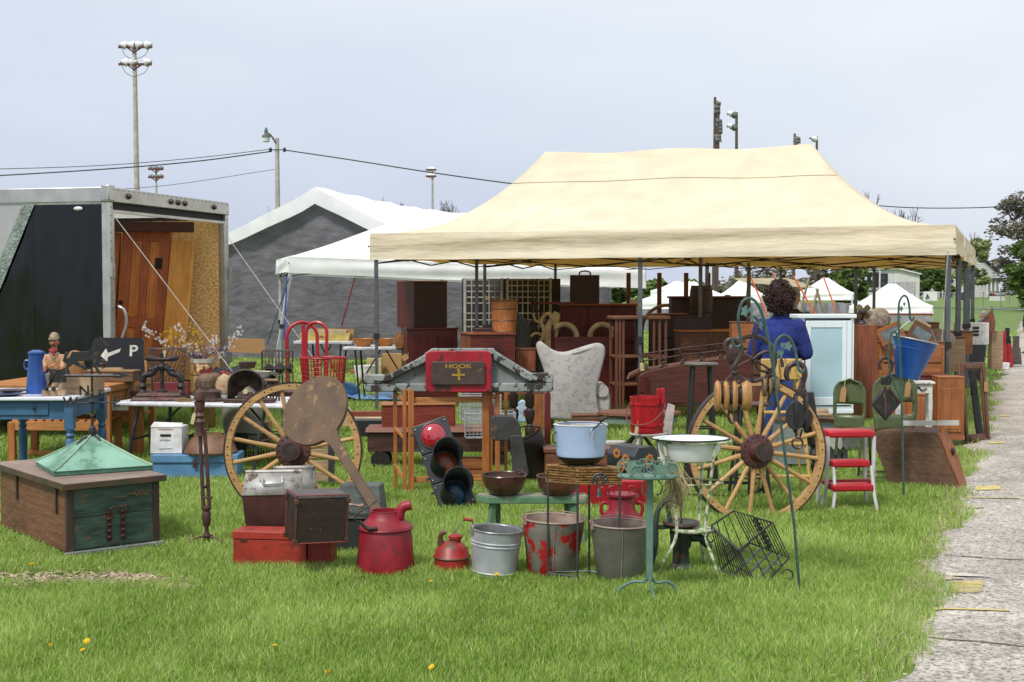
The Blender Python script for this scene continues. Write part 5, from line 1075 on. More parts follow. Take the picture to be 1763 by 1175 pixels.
p = onF(366, .18); t = T('waffle_iron', 'round brown cast iron waffle maker on the folding table', 'waffle iron', 0, 0, loc=p, k=p.y/F)
a = M(); a.lathe([(17, 0), (18, 3), (13, 6), (13, 14), (15, 17), (10, 20), (0, 22)], 22); t.p('body', a, IRONB); a = M(); a.tube([(-14, 0, 16), (-30, -4, 12), (-36, -4, 12)], 2, 7); t.p('handle', a, IRONB); a = M(); a.ring((0, 0, 23), 3, .9, 'y', 0, 180); t.p('lifting_ring', a, IRON)
# iron scale pan / slicer: arched hood
p = onF(424, .16); t = T('iron_scoop', 'dark hooded iron scoop standing upright on the folding table with a tag', 'scoop', 0, 0, loc=p, k=p.y/F)
a = M(); out_ = [(-30, 2)]+[(30*cos(R(180-i*9)), 32+24*sin(R(180-i*9))) for i in range(21)]+[(30, 2)]
nS = len(out_); vs = []
for j, (sc, y) in enumerate(((1, -12), (.99, -4), (.93, 5), (.78, 13), (.45, 18), (.0, 20))): vs += [(x*sc, y, 28+(z-28)*sc) for x, z in out_]
a.add(vs, [(j*nS+i, j*nS+i+1, (j+1)*nS+i+1, (j+1)*nS+i) for j in range(5) for i in range(nS-1)]); t.p('hood', a, mat('pan brown', C(112, 90, 82), C(60, 46, 42), scale=7, rough=.45, metal=.3), solid=2)
a = M(); a.slab([(-38, -16), (-34, -22), (46, -22), (52, -8), (30, 12), (-30, 12)], 0, 7); t.p('foot', a, IRONB, bevel=1.5); a = M(); a.box(-14, 14, -20, -6, 7, 18, top=(-11, 11, -18, -8)); t.p('block', a, IRONB, bevel=1)
a = M(); a.box(-11, 12, -2, 12, 58, 70, top=(-14, 15, -4, 14)); t.p('cup', a, IRONB, bevel=1); tag_card(t.e, t.k, 2, -21, 24, 7, 8, 5)
# small iron press/tools right
p = onF(466, .3); t = T('iron_tools', 'cluster of rusty iron tools at the right end of the folding table', 'tools', 0, 0, loc=p, k=p.y/F)
for i in range(6):
    a = M(); x = -12+i*5; a.tube(curve([(x, rb.uniform(-6, 6), 0), (x+rb.uniform(-4, 4), 0, 20), (x+rb.uniform(-6, 6), 2, 38)]), 1.8, 6); t.p('tool', a, IRONB)
a = M(); a.box(-14, 12, -4, 4, 34, 38); t.p('bar', a, PALEW, bevel=1)
# under the folding table: blue chest, carton, bowl, black baskets
p = G(336, 829); t = T('blue_tool_chest', 'light blue painted wooden chest under the folding table', 'chest', 0, 0, loc=p, k=p.y/F, rz=1)
a = M(); a.box(-73, 72, 0, 60, 0, 32); t.p('box', a, BLUEL, bevel=1); a = M(); a.box(-75, 74, -3, 62, 32.5, 46); lid = t.p('lid', a, BLUEL, bevel=1); a = M(); a.box(-3, 3, -5, -3, 24, 38); t.p('clasp', a, IRONB, parent=lid); a = M(); a.box(-74, 73, -4.5, 0, 0, 4); t.p('base_strip', a, BLUEL)
kk = p.y/F; zc = 46.5*kk
q = p+Vector((-53*kk, 12*kk, zc)); CWH = mat('white cardboard', C(238, 236, 236, .92), rough=.8, grime=.06)
t = T('carton', 'white cardboard carton with red and grey printing on the blue chest', 'box', 0, 0, loc=q, k=kk, rz=-2)
a = M(); a.box(-28, 28, 0, 40, 0, 47, top=(-26, 28, 0, 40)); b_ = t.p('box', a, CWH, bevel=.8); a = M(); a.add([(-27, -1, 46), (29, -1, 46), (28, 8, 53), (-24, 12, 54)], [(0, 1, 2, 3)]); t.p('flap', a, CWH, solid=.6)
a = M(); a.box(-10, 9, -.6, .2, 29.5, 34); t.p('hand_hole', a, DRK, bevel=2); text('KEEP REFRIGERATED', 3.6, RED, t.e, (0, -.3, 42), k=kk, sx=.8); text('NET WEIGHT', 3.8, LAMPG, t.e, (-1, -.3, 23), k=kk, sx=.8)
a = M(); a.bar((-12, -.4, 8), (10, -.4, 9), .8, .3); t.p('printed_line', a, LAMPG)
q = p+Vector((20*kk, 30*kk, zc)); solo('wooden_bowl', 'large brown wooden bowl turned upside down on the blue chest', 'bowl', M().lathe([(46, 0), (47, 3), (42, 14), (32, 26), (18, 34), (0, 36)], 30), mat('brown bowl wood', C(142, 104, 78), C(88, 62, 46), scale=7, rough=.4), 0, 0, loc=q, k=kk)
for px, py, lb, w in ((355, 815, 'black wire basket behind the upturned wooden bowl', 44), (432, 812, 'black wire basket behind the left wagon wheel', 40)):
    p = G(px, py); t = T('wire_basket', lb, 'basket', 0, 0, loc=p+Vector((0, .45, 0)), k=p.y/F); wire_basket(t, -w, w, -20, 20, 0, 56, 18, 8, 3, .6, BLKI, 1.12)
p = G(395, 812)+Vector((0, .9, 0)); solo('cardboard_box', 'open brown cardboard box in shadow under the folding table', 'box', M().box(-40, 30, 0, 40, 20, 60), CARD, 0, 0, loc=p, k=p.y/F, smooth=False)
p = onz(340, 705, .46)+Vector((.1, .3, 0)); solo('dugout_trough', 'long dark red wooden trough under the folding table', 'trough', M().box(-128, 150, -14, 30, 0, 27, top=(-146, 170, -22, 34)), wood('trough wood', C(104, 70, 62), C(66, 42, 40), 'x', 4, wear=C(150, 40, 40), amt=.25), 0, 0, loc=p, k=p.y/F, bevel=2)
# ---- tall iron stand (newel) in front
p = G(356, 942); t = T('iron_stand', 'tall rusty iron floor stand with twisted columns and a paper tag', 'stand', 0, 0, loc=p, k=p.y/F)
t.e.location.z = .02; RI = mat('rusty stand iron', C(116, 80, 74), C(78, 52, 48), scale=20, rough=.6, metal=.3)
for s_ in (-1, 1):
    a = M(); a.tube(curve([(0, 0, 10), (s_*12, -4, 12), (s_*26, -8, 6), (s_*32, -10, 2), (s_*28, -10, 0)]), 1.8, 6); t.p('foot', a, RI)
a = M(); a.tube(curve([(0, 0, 10), (4, 14, 12), (8, 24, 0)]), 1.8, 6); t.p('foot', a, RI)
a = M(); a.lathe([(6, 0), (4, 6), (7, 14), (4, 20), (3.5, 28), (7, 34), (8, 52), (6, 58), (9, 60), (9, 64), (5, 66)], 14); t.p('base_column', a, RI)
for s_, tx in ((-1, -3), (1, 5)):
    a = M(); a.tube([(s_*5, 0, 62), (s_*5-3, 0, 130), (tx-7, 0, 200)], 3.4, 8); t.p('column', a, RI)
a = M(); a.box(-9, 11, -3, 3, 78, 82); a.box(-15, 6, -3, 3, 196, 201); t.p('collar', a, RI, bevel=1)
a = M(); a.lathe([(9, 198), (7, 214), (10, 222), (5, 228), (8, 232), (5, 238), (8, 244), (9, 252), (10, 256), (6, 257), (10, 259), (10, 266), (8, 274), (0, 280)], 14, (-10, 0, -10)); t.p('finial', a, RI); a = M(); a.ball((-1, -3, 100), (3, 3, 4)); t.p('bead', a, GLS); tag_card(t.e, t.k, -17, -8, 228, 6, 20, 14)
# ================================================================ CENTRE GROUP (foreground goods)
WHL = wood('wheel hickory', C(212, 170, 112), C(172, 126, 74), 'x', 6, rough=.5); TYR = mat('dark iron tyre', C(84, 70, 66), C(50, 42, 40), scale=20, rough=.5, metal=.4); HUBM = mat('maroon hub', C(104, 58, 54), C(70, 40, 38), scale=14, rough=.5)
def wagon_wheel(name, label, px, pc, Y, Rx_, Rz_, n, rz, rx, tw=0):
    k = Y/F; Rm = Rz_; c = at(px, pc, Y); t = T(name, label, 'wagon wheel', 0, 0, loc=c, k=k, rz=rz, rx=rx, group='wooden wagon wheels')
    a = M(); prof = [(Rm-12, -7), (Rm-1.5, -7), (Rm-1.5, 7), (Rm-12, 7), (Rm-12, -7)]
    a.lathe(prof, 72, axis='y'); fl = t.p('felloe_rim', a, WHL, angle=50)
    a = M(); a.lathe([(Rm-1.2, -8), (Rm+1, -8), (Rm+1, 8), (Rm-1.2, 8), (Rm-1.2, -8)], 72, axis='y'); t.p('iron_tyre', a, TYR, angle=50)
    for i in range(n):
        an = 2*pi*(i+.5)/n+tw; a = M(); r0, r1 = 22, Rm-11; d = Vector((cos(an), 0, sin(an)))
        a.tube([d*r0+Vector((0, 2, 0)), d*(r0+18)+Vector((0, 1.5, 0)), d*(r0+45), d*r1], [4.4, 4.6, 3.6, 3.9], 9); t.p('spoke', a, WHL)
    a = M()
    for i in range(n):
        for s_ in (-.06, .06): an = 2*pi*i/n+tw+s_; a.ball(((Rm-6)*cos(an), -7, (Rm-6)*sin(an)), (1.5, .8, 1.5), 6, 4)
    t.p('rim_bolts', a, TYR, parent=fl)
    a = M(); a.lathe([(0, 14), (14, 14), (16, 8), (29, 5), (30, -4), (28, -7), (18, -9), (15, -16), (13, -34), (15, -36), (15, -38), (11, -38), (9, -4), (0, -4)], 28, axis='y'); hb = t.p('hub', a, HUBM)
    a = M()
    for i in range(n): an = 2*pi*i/n; a.ball((25*cos(an), -8, 25*sin(an)), (1.8, 1.4, 1.8), 6, 4)
    t.p('hub_bolts', a, TYR, parent=hb)
    a = M(); a.lathe([(12.5, -38.6), (15.6, -38.6), (15.6, -34), (15, -34)], 24, axis='y'); a.lathe([(10, -39), (11, -39), (11, -30), (10, -30)], 16, axis='y'); a.lathe([(0, -14), (10.5, -14)], 16, axis='y'); t.p('hub_band', a, TYR, parent=hb)
    return t
wagon_wheel('wagon_wheel', 'left wooden wagon wheel, half hidden by the round wooden peel', 505, 776, 8.85, 120, 118, 16, 2, -4)
wagon_wheel('wagon_wheel', 'right wooden wagon wheel leaning under the hanging pulleys', 1302, 777, 8.72, 124, 125, 16, 11, -5, .06)

# round wooden peel: disc and long handle into the red can
PEEL = mat('scarred brown wood', C(116, 88, 60), C(74, 55, 38), scale=5, wear=C(140, 108, 70), amt=.2, wscale=14, rough=.6, bump=.3)
B = at(652, 884, 7.12); Tp = at(543, 708, 7.72); ax = (Tp-B); t = T('wooden_peel', 'big round scarred wooden peel with long handle leaning from the red can onto the wheel', 'peel', 0, 0, loc=B, k=1)
zl = ax.normalized(); xl = Vector((0, 1, 0)).cross(zl).normalized(); yl = zl.cross(xl).normalized()
t.e.rotation_euler = Matrix((xl, yl, zl)).transposed().to_euler()
r_ = .218; L0 = ax.length
pts = []
for i in range(41):
    an = R(-90+14+332*i/40); pts.append((r_*cos(an)*(1+.02*sin(an*3)), L0+r_*1.06*sin(an)))
hw_ = .030; a = M(); a.prism(pts+[(-.045, L0-r_-.015), (-.033, L0-r_-.06), (-.026, L0-.42), (-.027, -.1), (.027, -.1), (.026, L0-.42), (.035, L0-r_-.06), (.05, L0-r_-.012)][::1], -.012, .012)
t.p('board', a, PEEL, bevel=.004)
# ---- red lidded box, dark box, galvanised boxes, grey green box
REDB = mat('orange red box paint', C(190, 62, 44), C(160, 46, 36), scale=4, wear=C(120, 44, 34), amt=.24, wscale=12, rough=.45)
p = G(404, 972); pr = G(527, 984); t = T('red_box', 'orange red wooden lidded box lying in the grass under the dark trunk', 'box', 0, 0, loc=G(462, 982), k=7.15/F, rz=-7)
a = M(); a.box(-62, 66, 0, 50, 0, 52); t.p('box', a, REDB, bevel=1.2); a = M(); a.box(-63, 67, -1.5, 51, 52.6, 66); l_ = t.p('lid', a, REDB, bevel=1.2); a = M(); a.box(-50, -38, -3, -1.5, 50, 53); t.p('hinge', a, IRONB, parent=l_)
a = M(); a.box(67, 108, 6, 48, 0, 50); t.p('end_panel', a, mat('shaded deep red', C(160, 30, 40), C(130, 22, 34), scale=4, rough=.4), bevel=1)  # right end in a deeper red, its shade put into the colour
kk = 7.1/F
DKB = mat('dark leatherette', C(62, 42, 38, .8), C(42, 30, 30, .7), scale=18, rough=.5, wear=C(104, 60, 44), amt=.2, wscale=20); EDG = mat('worn brass edge', C(120, 76, 60), C(72, 48, 42), scale=26, rough=.5, metal=.2)
q = onz(507, 928, .21); q = at(508, 938, 6.75); t = T('travel_case', 'small dark brown trunk with metal corners tilted on the red box', 'trunk', 0, 0, loc=q, k=6.8/F, rz=25, ry=2, rx=3)
a = M(); a.box(0, 92, 0, 62, 0, 78); t.p('body', a, DKB, bevel=1.5)
a = M(); a.box(-1, 93, -1, 63, 78.5, 84); t.p('lid', a, mat('grey brown lid', C(112, 104, 104), C(84, 76, 76), scale=8, rough=.6, wear=C(170, 50, 40), amt=.16), bevel=1.5)
for (x, y) in ((0, 0), (92, 0), (0, 62)):
    a = M(); a.tube([(x, y, 0), (x, y, 84)], 1.8, 6); t.p('edge_strip', a, EDG)
    for z in (4, 74):
        a = M(); a.bx((x, y, z), (8, 8, 9)); t.p('corner_bracket', a, EDG, bevel=1)
a = M(); a.tube([(0, 0, 84.5), (92, 0, 84.5)], 1, 5); a.tube([(0, 0, 84.5), (0, 62, 84.5)], 1, 5); a.tube([(0, 0, 1), (92, 0, 1)], 1.4, 5); t.p('red_edge', a, mat('red edge', C(150, 62, 46), rough=.6))
GAL = mat('galvanised sheet', C(206, 210, 214), C(176, 182, 188), scale=6, rough=.4, metal=.25, bump=.08); GALD = mat('bright worn tin', C(226, 224, 220), C(170, 166, 160), scale=7, rough=.4, metal=.4, wear=C(120, 100, 88), amt=.22, wscale=14)
RUST = mat('dark maroon tin', C(92, 48, 42), C(58, 34, 32), scale=7, rough=.4)
for i, (px, py, Y, lb, w_) in enumerate(((506, 905, 7.75, 'rear metal file box with bright tin lid', 34), (470, 912, 7.4, 'metal file box with bright tin lid and handle, standing on the red box', 46))):
    q = at(px, py, Y); t = T('metal_box', lb, 'box', 0, 0, loc=q, k=Y/F, rz=6)
    a = M(); a.box(-w_, w_, 0, 34, 0, 62, top=(-w_-7, w_+7, 0, 34)); t.p('box', a, RUST, bevel=1)
    a = M(); a.add([(-w_-7, -1, 60), (w_+7, -1, 60), (w_+1, 22, 97), (-w_-1, 22, 97)], [(0, 1, 2, 3)]); l_ = t.p('tin_lid', a, GALD, solid=2)
    a = M(); a.tube([(-w_-2, 22, 98), (w_+2, 22, 98)], 3, 7); t.p('rolled_edge', a, GALD, parent=l_); a = M(); a.box(w_-1, w_+3, 2, 34, 60, 92); t.p('side_flap', a, GALD)
    if w_ > 40:
        a = M(); a.tube(curve([(-18, 12, 88), (-18, 6, 84), (-17, 4, 80), (-14, 4, 78), (14, 4, 80), (16, 5, 83), (15, 12, 90)]), 1.8, 6); t.p('handle', a, GAL, parent=l_)
GGR = mat('grey green boards', C(106, 112, 106), C(74, 80, 78), scale=5, stretch=(1, 1, 5), rough=.65, wear=C(60, 58, 54), amt=.24)
q = G(612, 966); t = T('grey_green_box', 'weathered grey green wooden box with a tap handle behind the red can', 'box', 0, 0, loc=q+Vector((0, .15, 0)), k=7.5/F, rz=-6)
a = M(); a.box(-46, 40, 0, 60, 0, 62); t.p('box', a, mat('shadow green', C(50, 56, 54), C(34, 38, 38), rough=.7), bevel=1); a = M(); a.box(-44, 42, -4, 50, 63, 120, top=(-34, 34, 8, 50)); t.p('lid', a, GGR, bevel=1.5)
HND = mat('brass handle', C(190, 164, 140), C(120, 96, 78), scale=18, rough=.4, metal=.4)
a = M(); a.tube([(-26, -16, 92), (-6, -16, 90), (8, -16, 88)], 2.4, 8); a.ball((-26, -16, 92), (4, 4, 6)); a.ball((-28, -16, 98), (2.6, 2.6, 4)); a.ball((10, -16, 88), (3.6, 3.6, 4.6)); a.tube([(-26, -16, 92), (-26, 0, 92)], 2, 6); t.p('tap_handle', a, HND)
# big red can
REDC = mat('dark red enamel', C(176, 30, 52), C(138, 20, 38), scale=7, rough=.48, bump=.2, wear=C(104, 46, 44), amt=.22, wscale=26, grime=.4); REDC2 = mat('can red worn', C(184, 44, 40), C(146, 30, 32), scale=6, rough=.45, wear=C(110, 70, 56), amt=.24, wscale=9)
t = T('red_oil_can', 'largest dark red oil can holding the handle of the wooden peel', 'can', 664, 996, back=46)
a = M(); a.lathe([(50, 0), (51, 3), (45, 76), (44, 78)], 36); t.p('body', a, REDC); a = M(); a.lathe([(45, 77), (46.5, 79), (46.5, 82), (44, 84), (32, 94), (28, 98), (26, 108), (27, 109), (24, 109), (24, 98), (0, 94)], 32); t.p('shoulder', a, REDC)
a = M(); a.lathe([(47, 76), (48, 79), (46, 82)], 32); t.p('seam_ring', a, REDC); a = M(); a.lathe([(51, 0), (52, 2), (51, 4)], 32); t.p('foot_ring', a, REDC)
a = M(); a.tube(curve([(20, -8, 88), (25, -10, 100), (27, -10, 110), (33, -10, 117), (45, -10, 120)]), 9, 12); t.p('spout', a, REDC)
a = M(); a.tube(curve([(-40, -18, 92), (-49, -22, 96), (-46, -10, 106), (-26, 0, 118), (-14, 0, 126)]), 1.4, 6); a.tube([(-42, -20, 92), (-24, -44, 84), (-10, -47, 86)], 3, 7); t.p('handle', a, DKB)
# small red gas can
t = T('gas_can', 'small squat red petrol can with wooden grip beside the galvanised bucket', 'can', 778, 991, back=28)
a = M(); a.lathe([(30, 0), (31, 3), (30.5, 25), (32, 26), (32, 28), (30, 30), (27, 42), (16, 52), (9, 55), (0, 55)], 28); t.p('body', a, REDC2); a = M(); a.lathe([(31.5, 25), (33, 27), (31.5, 29)], 28); t.p('seam_band', a, EDG)
a = M(); a.lathe([(10, 54), (10, 59), (12, 59), (12, 63), (8, 66), (0, 66)], 10, (6, 0, 0)); t.p('cap', a, REDC2); a = M(); a.lathe([(6, 48), (6, 56), (4, 56)], 12, (-19, -4, 0)); a.tube(curve([(-19, -4, 54), (-19, -4, 64), (-16, -4, 69), (-10, -4, 70)]), 4, 9); t.p('spout', a, EDG)
a = M(); a.tube([(-4, 0, 58), (20, -4, 92)], .6, 4); a.tube([(36, -2, 92), (36, 0, 78), (26, 0, 56)], .6, 4); h_ = t.p('bail', a, GALV); a = M(); a.cyl((20, -4, 93), (37, -3, 91), 3, n=10); t.p('wooden_grip', a, mat('grip red', C(170, 60, 40), rough=.5), parent=h_)
# buckets
def bucket(label, px, py, r0, r1, h, m_, inner, hoops=(), tiltx=0, tilty=0, bail=None, rz=0, seam=False, ears=True):
    t = T('bucket', label, 'bucket', px, py, back=r0*.95, ry=tilty, rx=tiltx, rz=rz, group='metal buckets in the grass')
    a = M(); th = 1.2; a.shell([(r0-1, 0), (r0, 1), (r0+(r1-r0)*.5, h*.5), (r1, h)], th, 36); b_ = t.p('body', a, m_)
    a = M(); a.ring((0, 0, h), r1, 1.7, 'z', seg=36); t.p('rim', a, inner, parent=b_)
    a = M(); a.lathe([(r1-1.5, h-1), (r0-1.6, 2.4), (0, 2.4)], 32, caps=False); t.p('inside', a, inner)
    for z in hoops:
        rr = r0+(r1-r0)*z/h; a = M(); a.lathe([(rr, z-1.8), (rr+1.6, z), (rr, z+1.8)], 36); t.p('hoop', a, m_, parent=b_)
    if seam: a = M(); a.bar((0, -r0-.6, 2), (0, -r1-.6, h-2), 2, 1); t.p('seam', a, inner, parent=b_)
    if ears:
        for s_ in (-1, 1):
            a = M(Rz(bail[1] if bail else 0)); a.box(s_*(r1+1)-1, s_*(r1+1)+1, -5, 5, h-8, h+4); a.ring((s_*(r1+1), 0, h+3), 3, 1, 'x', seg=12); t.p('ear', a, inner)
    if bail:
        fall, rzb = bail[0], bail[1]; a = M(Rz(rzb)); P = []
        for i in range(19):
            an = pi*i/18; x = (r1+1)*cos(an); q = sin(an)*(r1+3); P.append((x, q*cos(R(fall)), h+3+q*sin(R(fall))))
        a.tube(P, 1.0, 5); t.p('bail', a, inner)
    return t
GRIM = mat('galvanised inside', C(170, 172, 172), C(130, 132, 134), scale=6, rough=.4, metal=.4)
bucket('light grey galvanised bucket with two hoops, dandelion in front', 850, 1000, 38, 44, 82, GAL, GRIM, (10, 56, 62), tilty=4, bail=(-2, 20))
RRU = mat('flaking red on zinc', C(150, 146, 134), C(112, 108, 98), scale=7, rough=.5, metal=.1, wear=C(178, 30, 30), amt=.38, wscale=8, soft=.03, bump=.2)
RIN = mat('rusty rim', C(186, 172, 158), C(140, 96, 84), scale=7, rough=.55)
bucket('rusty bucket with flaking red paint behind the thin iron stand legs', 950, 998, 42, 54, 98, RRU, RIN, (), tilty=2, bail=(2, 25), seam=True)
bucket('dull grey olive zinc bucket in front of the red milk can', 1066, 1008, 38, 52, 100, mat('dull zinc', C(132, 132, 118), C(104, 104, 94), scale=4, rough=.5, metal=.15, wear=C(110, 84, 66), amt=.2, wscale=9), RIN, (), tilty=1, bail=(2, 20), seam=True)
# milk can
t = T('milk_can', 'bright red painted milk can behind the grey bucket', 'milk can', 1070, 975, back=38)
a = M(); a.lathe([(37, 0), (39, 3), (39, 62), (41, 66), (40, 70), (36, 78), (27, 87), (23, 92), (22, 112), (26, 115), (26, 119), (0, 121)], 36); t.p('body', a, REDC)
a = M(); a.lathe([(39, 58), (41.5, 61), (41.5, 66), (40, 68)], 36); t.p('shoulder_band', a, REDC)
for s_ in (-1, 1):
    a = M(); a.tube(curve([(s_*23, -2, 102), (s_*32, -2, 103), (s_*36, -2, 94), (s_*33, -2, 80)]), 3, 8); t.p('handle', a, REDC)
for s_ in (-1, 1):
    a = M(); a.tube(curve([(s_*22, 0, 118), (s_*22, 0, 129), (s_*14, 0, 131), (s_*14, 0, 121)]), 1.8, 6); t.p('lid_handle', a, REDC)
# green bench with two bowls
GBN = mat('bench green paint', C(112, 154, 116), C(86, 128, 96), scale=6, rough=.6, wear=C(170, 150, 126), amt=.24, wscale=8); GBT = mat('bench top bare', C(172, 164, 150), C(136, 140, 122), scale=4, stretch=(1, 6, 6), rough=.7)
p = G(824, 958); zt_ = .253; yb = 7.75; kb = yb/F; t = T('green_bench', 'low green painted wooden bench holding two dark bowls', 'bench', 0, 0, loc=Vector(((915-CX)*kb, yb, 0)), k=kb, rz=0)
hB = 86; a = M(); a.slab([(-96, 0), (-76, -22), (92, -22), (98, -8), (96, 18), (-92, 18)], hB-12, hB); t.p('seat', a, GBN, bevel=1.2); a = M(); a.slab([(-94, 0), (-75, -20), (90, -20), (96, -8), (94, 16), (-90, 16)], hB+.3, hB+1.2); t.p('seat_top', a, GBT)
for (x0, y0, x1, y1) in ((-66, -10, -76, -16), (-58, 12, -58, 30), (70, -12, 92, -20), (62, 12, 70, 30)):
    a = M(); a.bar((x0, y0, hB-12), (x1, y1, -2), 11, 9); t.p('leg', a, GBN, bevel=1)
BOW = mat('dark brown glazed bowl', C(104, 68, 60), C(62, 40, 38), scale=4, rough=.25, bump=.1, wear=C(60, 38, 34), amt=.3)
for (x, lb, r1, h, m_) in ((-47, 'dark brown wooden bowl on the left end of the green bench', 39, 34, BOW), (46, 'rusty brown bowl on the right of the green bench behind the iron stand', 37, 32, mat('rust bowl', C(124, 78, 58), C(76, 48, 40), scale=6, rough=.4))):
    q = t.e.location+Vector((x*kb, -2*kb, (hB+1.4)*kb)); b_ = T('bowl', lb, 'bowl', 0, 0, loc=q, k=kb); a = M(); a.shell([(18, 0), (27, 4), (34, 14), (r1, h-2), (r1, h)], 2, 32); b_.p('body', a, m_); a = M(); a.ring((0, 0, h), r1-.5, 1.6, 'z', seg=36); b_.p('rim', a, m_)
    a = M(); a.tube(curve([(r1-12, 14, h), (r1-18, 16, h+5), (r1-8, 10, h+4), (r1-2, 4, h)]), 1.6, 6); b_.p('handle', a, IRONB)
# ---- folding rack carrying the pediment
p = G(708, 851); rk = T('folding_rack', 'honey wood folding clothes rack carrying the grey carved pediment', 'rack', 0, 0, loc=p, k=p.y/F, rz=13)
for (x, y, w_, h) in ((0, 0, 5, 182), (-11, 2, 3, 182), (152, -4, 4, 182), (132, 2, 6, 182), (141, 6, 4, 182)):
    a = M(); a.box(x-w_, x+w_, y-2, y+2, 0, h); rk.p('post', a, HONEYZ, bevel=.6)
a = M(); a.box(-26, -20, 30, 34, 6, 178); rk.p('post', a, HONEYZ, bevel=.6); a = M(); a.box(158, 163, 40, 44, 6, 170); rk.p('post', a, HONEYZ)
for z in (24, 162):
    a = M(); a.box(6, 130, 3, 6, z-5, z+5); rk.p('rail', a, HONEY, bevel=.6)
for (x0, y0, z0, x1, y1, z1) in ((-24, 30, 48, -12, 2, 26), (-24, 30, 112, -12, 2, 98), (-24, 30, 174, -8, 2, 160), (-24, 30, 168, -6, 2, 168), (144, 6, 30, 160, 42, 20), (144, 6, 170, 160, 42, 160)):
    a = M(); a.bar((x0, y0, z0), (x1, y1, z1), 5, 3); rk.p('cross_rail', a, HONEY)
# pediment
kp = 9.75/F; q = at(790, 674, 9.72); t = T('carved_pediment', 'weathered grey painted carved pediment with red centre panel on the honey rack', 'pediment', 0, 0, loc=q, k=kp, rz=3)
GRY = mat('flaking grey paint', C(164, 170, 166), C(132, 140, 138), scale=5, rough=.65, wear=C(54, 46, 42), amt=.36, wscale=9, soft=.03, bump=.4); GRY2 = mat('recess grey paint', C(138, 144, 142), C(110, 118, 118), scale=4, rough=.7, wear=C(60, 52, 48), amt=.2, wscale=14)
out_ = [(-162, 3), (-158, 0), (158, -2), (163, 2), (163, 32), (126, 30), (68, 66), (58, 71), (-44, 71), (-54, 66), (-118, 28), (-163, 30)]
a = M(); a.prism(out_, 4, 16); t.p('back_board', a, GRY2, bevel=1)
a = M(); a.prism([(-162, 3), (-158, 0), (158, -2), (163, 2), (163, 14), (-163, 14)], -4, 5); t.p('bottom_rail', a, GRY, bevel=2)
for pts in ([(-163, 13), (-128, 13), (-118, 17), (-118, 29), (-163, 30)], [(163, 13), (128, 13), (118, 17), (122, 31), (163, 32)]):
    a = M(); a.prism(pts, -4, 5); t.p('end_block', a, GRY, bevel=2)
for pts in ([(-145, 18), (-120, 17), (-52, 53), (-52, 68), (-60, 62), (-120, 30), (-145, 29)], [(145, 18), (120, 17), (60, 54), (60, 71), (68, 66), (122, 32), (145, 30)]):
    a = M(); a.prism(pts, -6, 5); t.p('rake_moulding', a, GRY, bevel=2)
a = M(); a.prism([(-60, 64), (66, 64), (60, 74), (-46, 74)], -6, 10); t.p('top_moulding', a, GRY, bevel=1.5)
PRD = mat('pediment red', C(186, 26, 46), C(160, 20, 38), scale=4, rough=.45, wear=C(70, 48, 42), amt=.32, wscale=9, soft=.03); PDK = mat('dark plaque', C(88, 70, 64), C(66, 52, 50), scale=8, rough=.6, wear=C(150, 104, 60), amt=.16, wscale=16)
def rrect(x0, x1, z0, z1, r, n=5):
    o = []
    for cx_, cz_, a0 in ((x1-r, z1-r, 0), (x0+r, z1-r, 90), (x0+r, z0+r, 180), (x1-r, z0+r, 270)):
        o += [(cx_+r*cos(R(a0+90*i/n)), cz_+r*sin(R(a0+90*i/n))) for i in range(n+1)]
    return o
a = M(); a.prism(rrect(-57, 56, -1, 70, 9), -12, 4); pn = t.p('red_panel', a, PRD, bevel=1.5); a = M(); a.prism(rrect(-47, 44, 12, 52, 3), -17, -12); pl_ = t.p('plaque', a, PDK, parent=pn, bevel=1.2)
GLD = mat('gilt lettering', C(206, 164, 60), C(170, 124, 40), scale=60, rough=.6, bump=0)
text('HOOK', 10, GLD, pl_, (-1, -17.3, 44), k=kp, sx=1.5)
a = M(); a.box(-2, 2, -17.6, -17.1, 20, 38); a.box(-12, 10, -17.7, -17.2, 27.5, 31); a.ball((-1, -17.3, 38), (2.5, .5, 2.5), 6, 4); t.p('gilt_cross', a, GLD, parent=pl_, bevel=1)
tag_card(t.e, kp, -87, -8, 62, 10, 11, 60, CARD)
# wicker-seat wooden pole leaning on the rack
p = G(871, 836); solo('wooden_stick', 'single pale wooden stick standing at the right end of the rack', 'stick', M().box(-2.5, 2.5, -2, 2, 0, 168), HONEYZ, 0, 0, loc=p, k=p.y/F, bevel=.5)
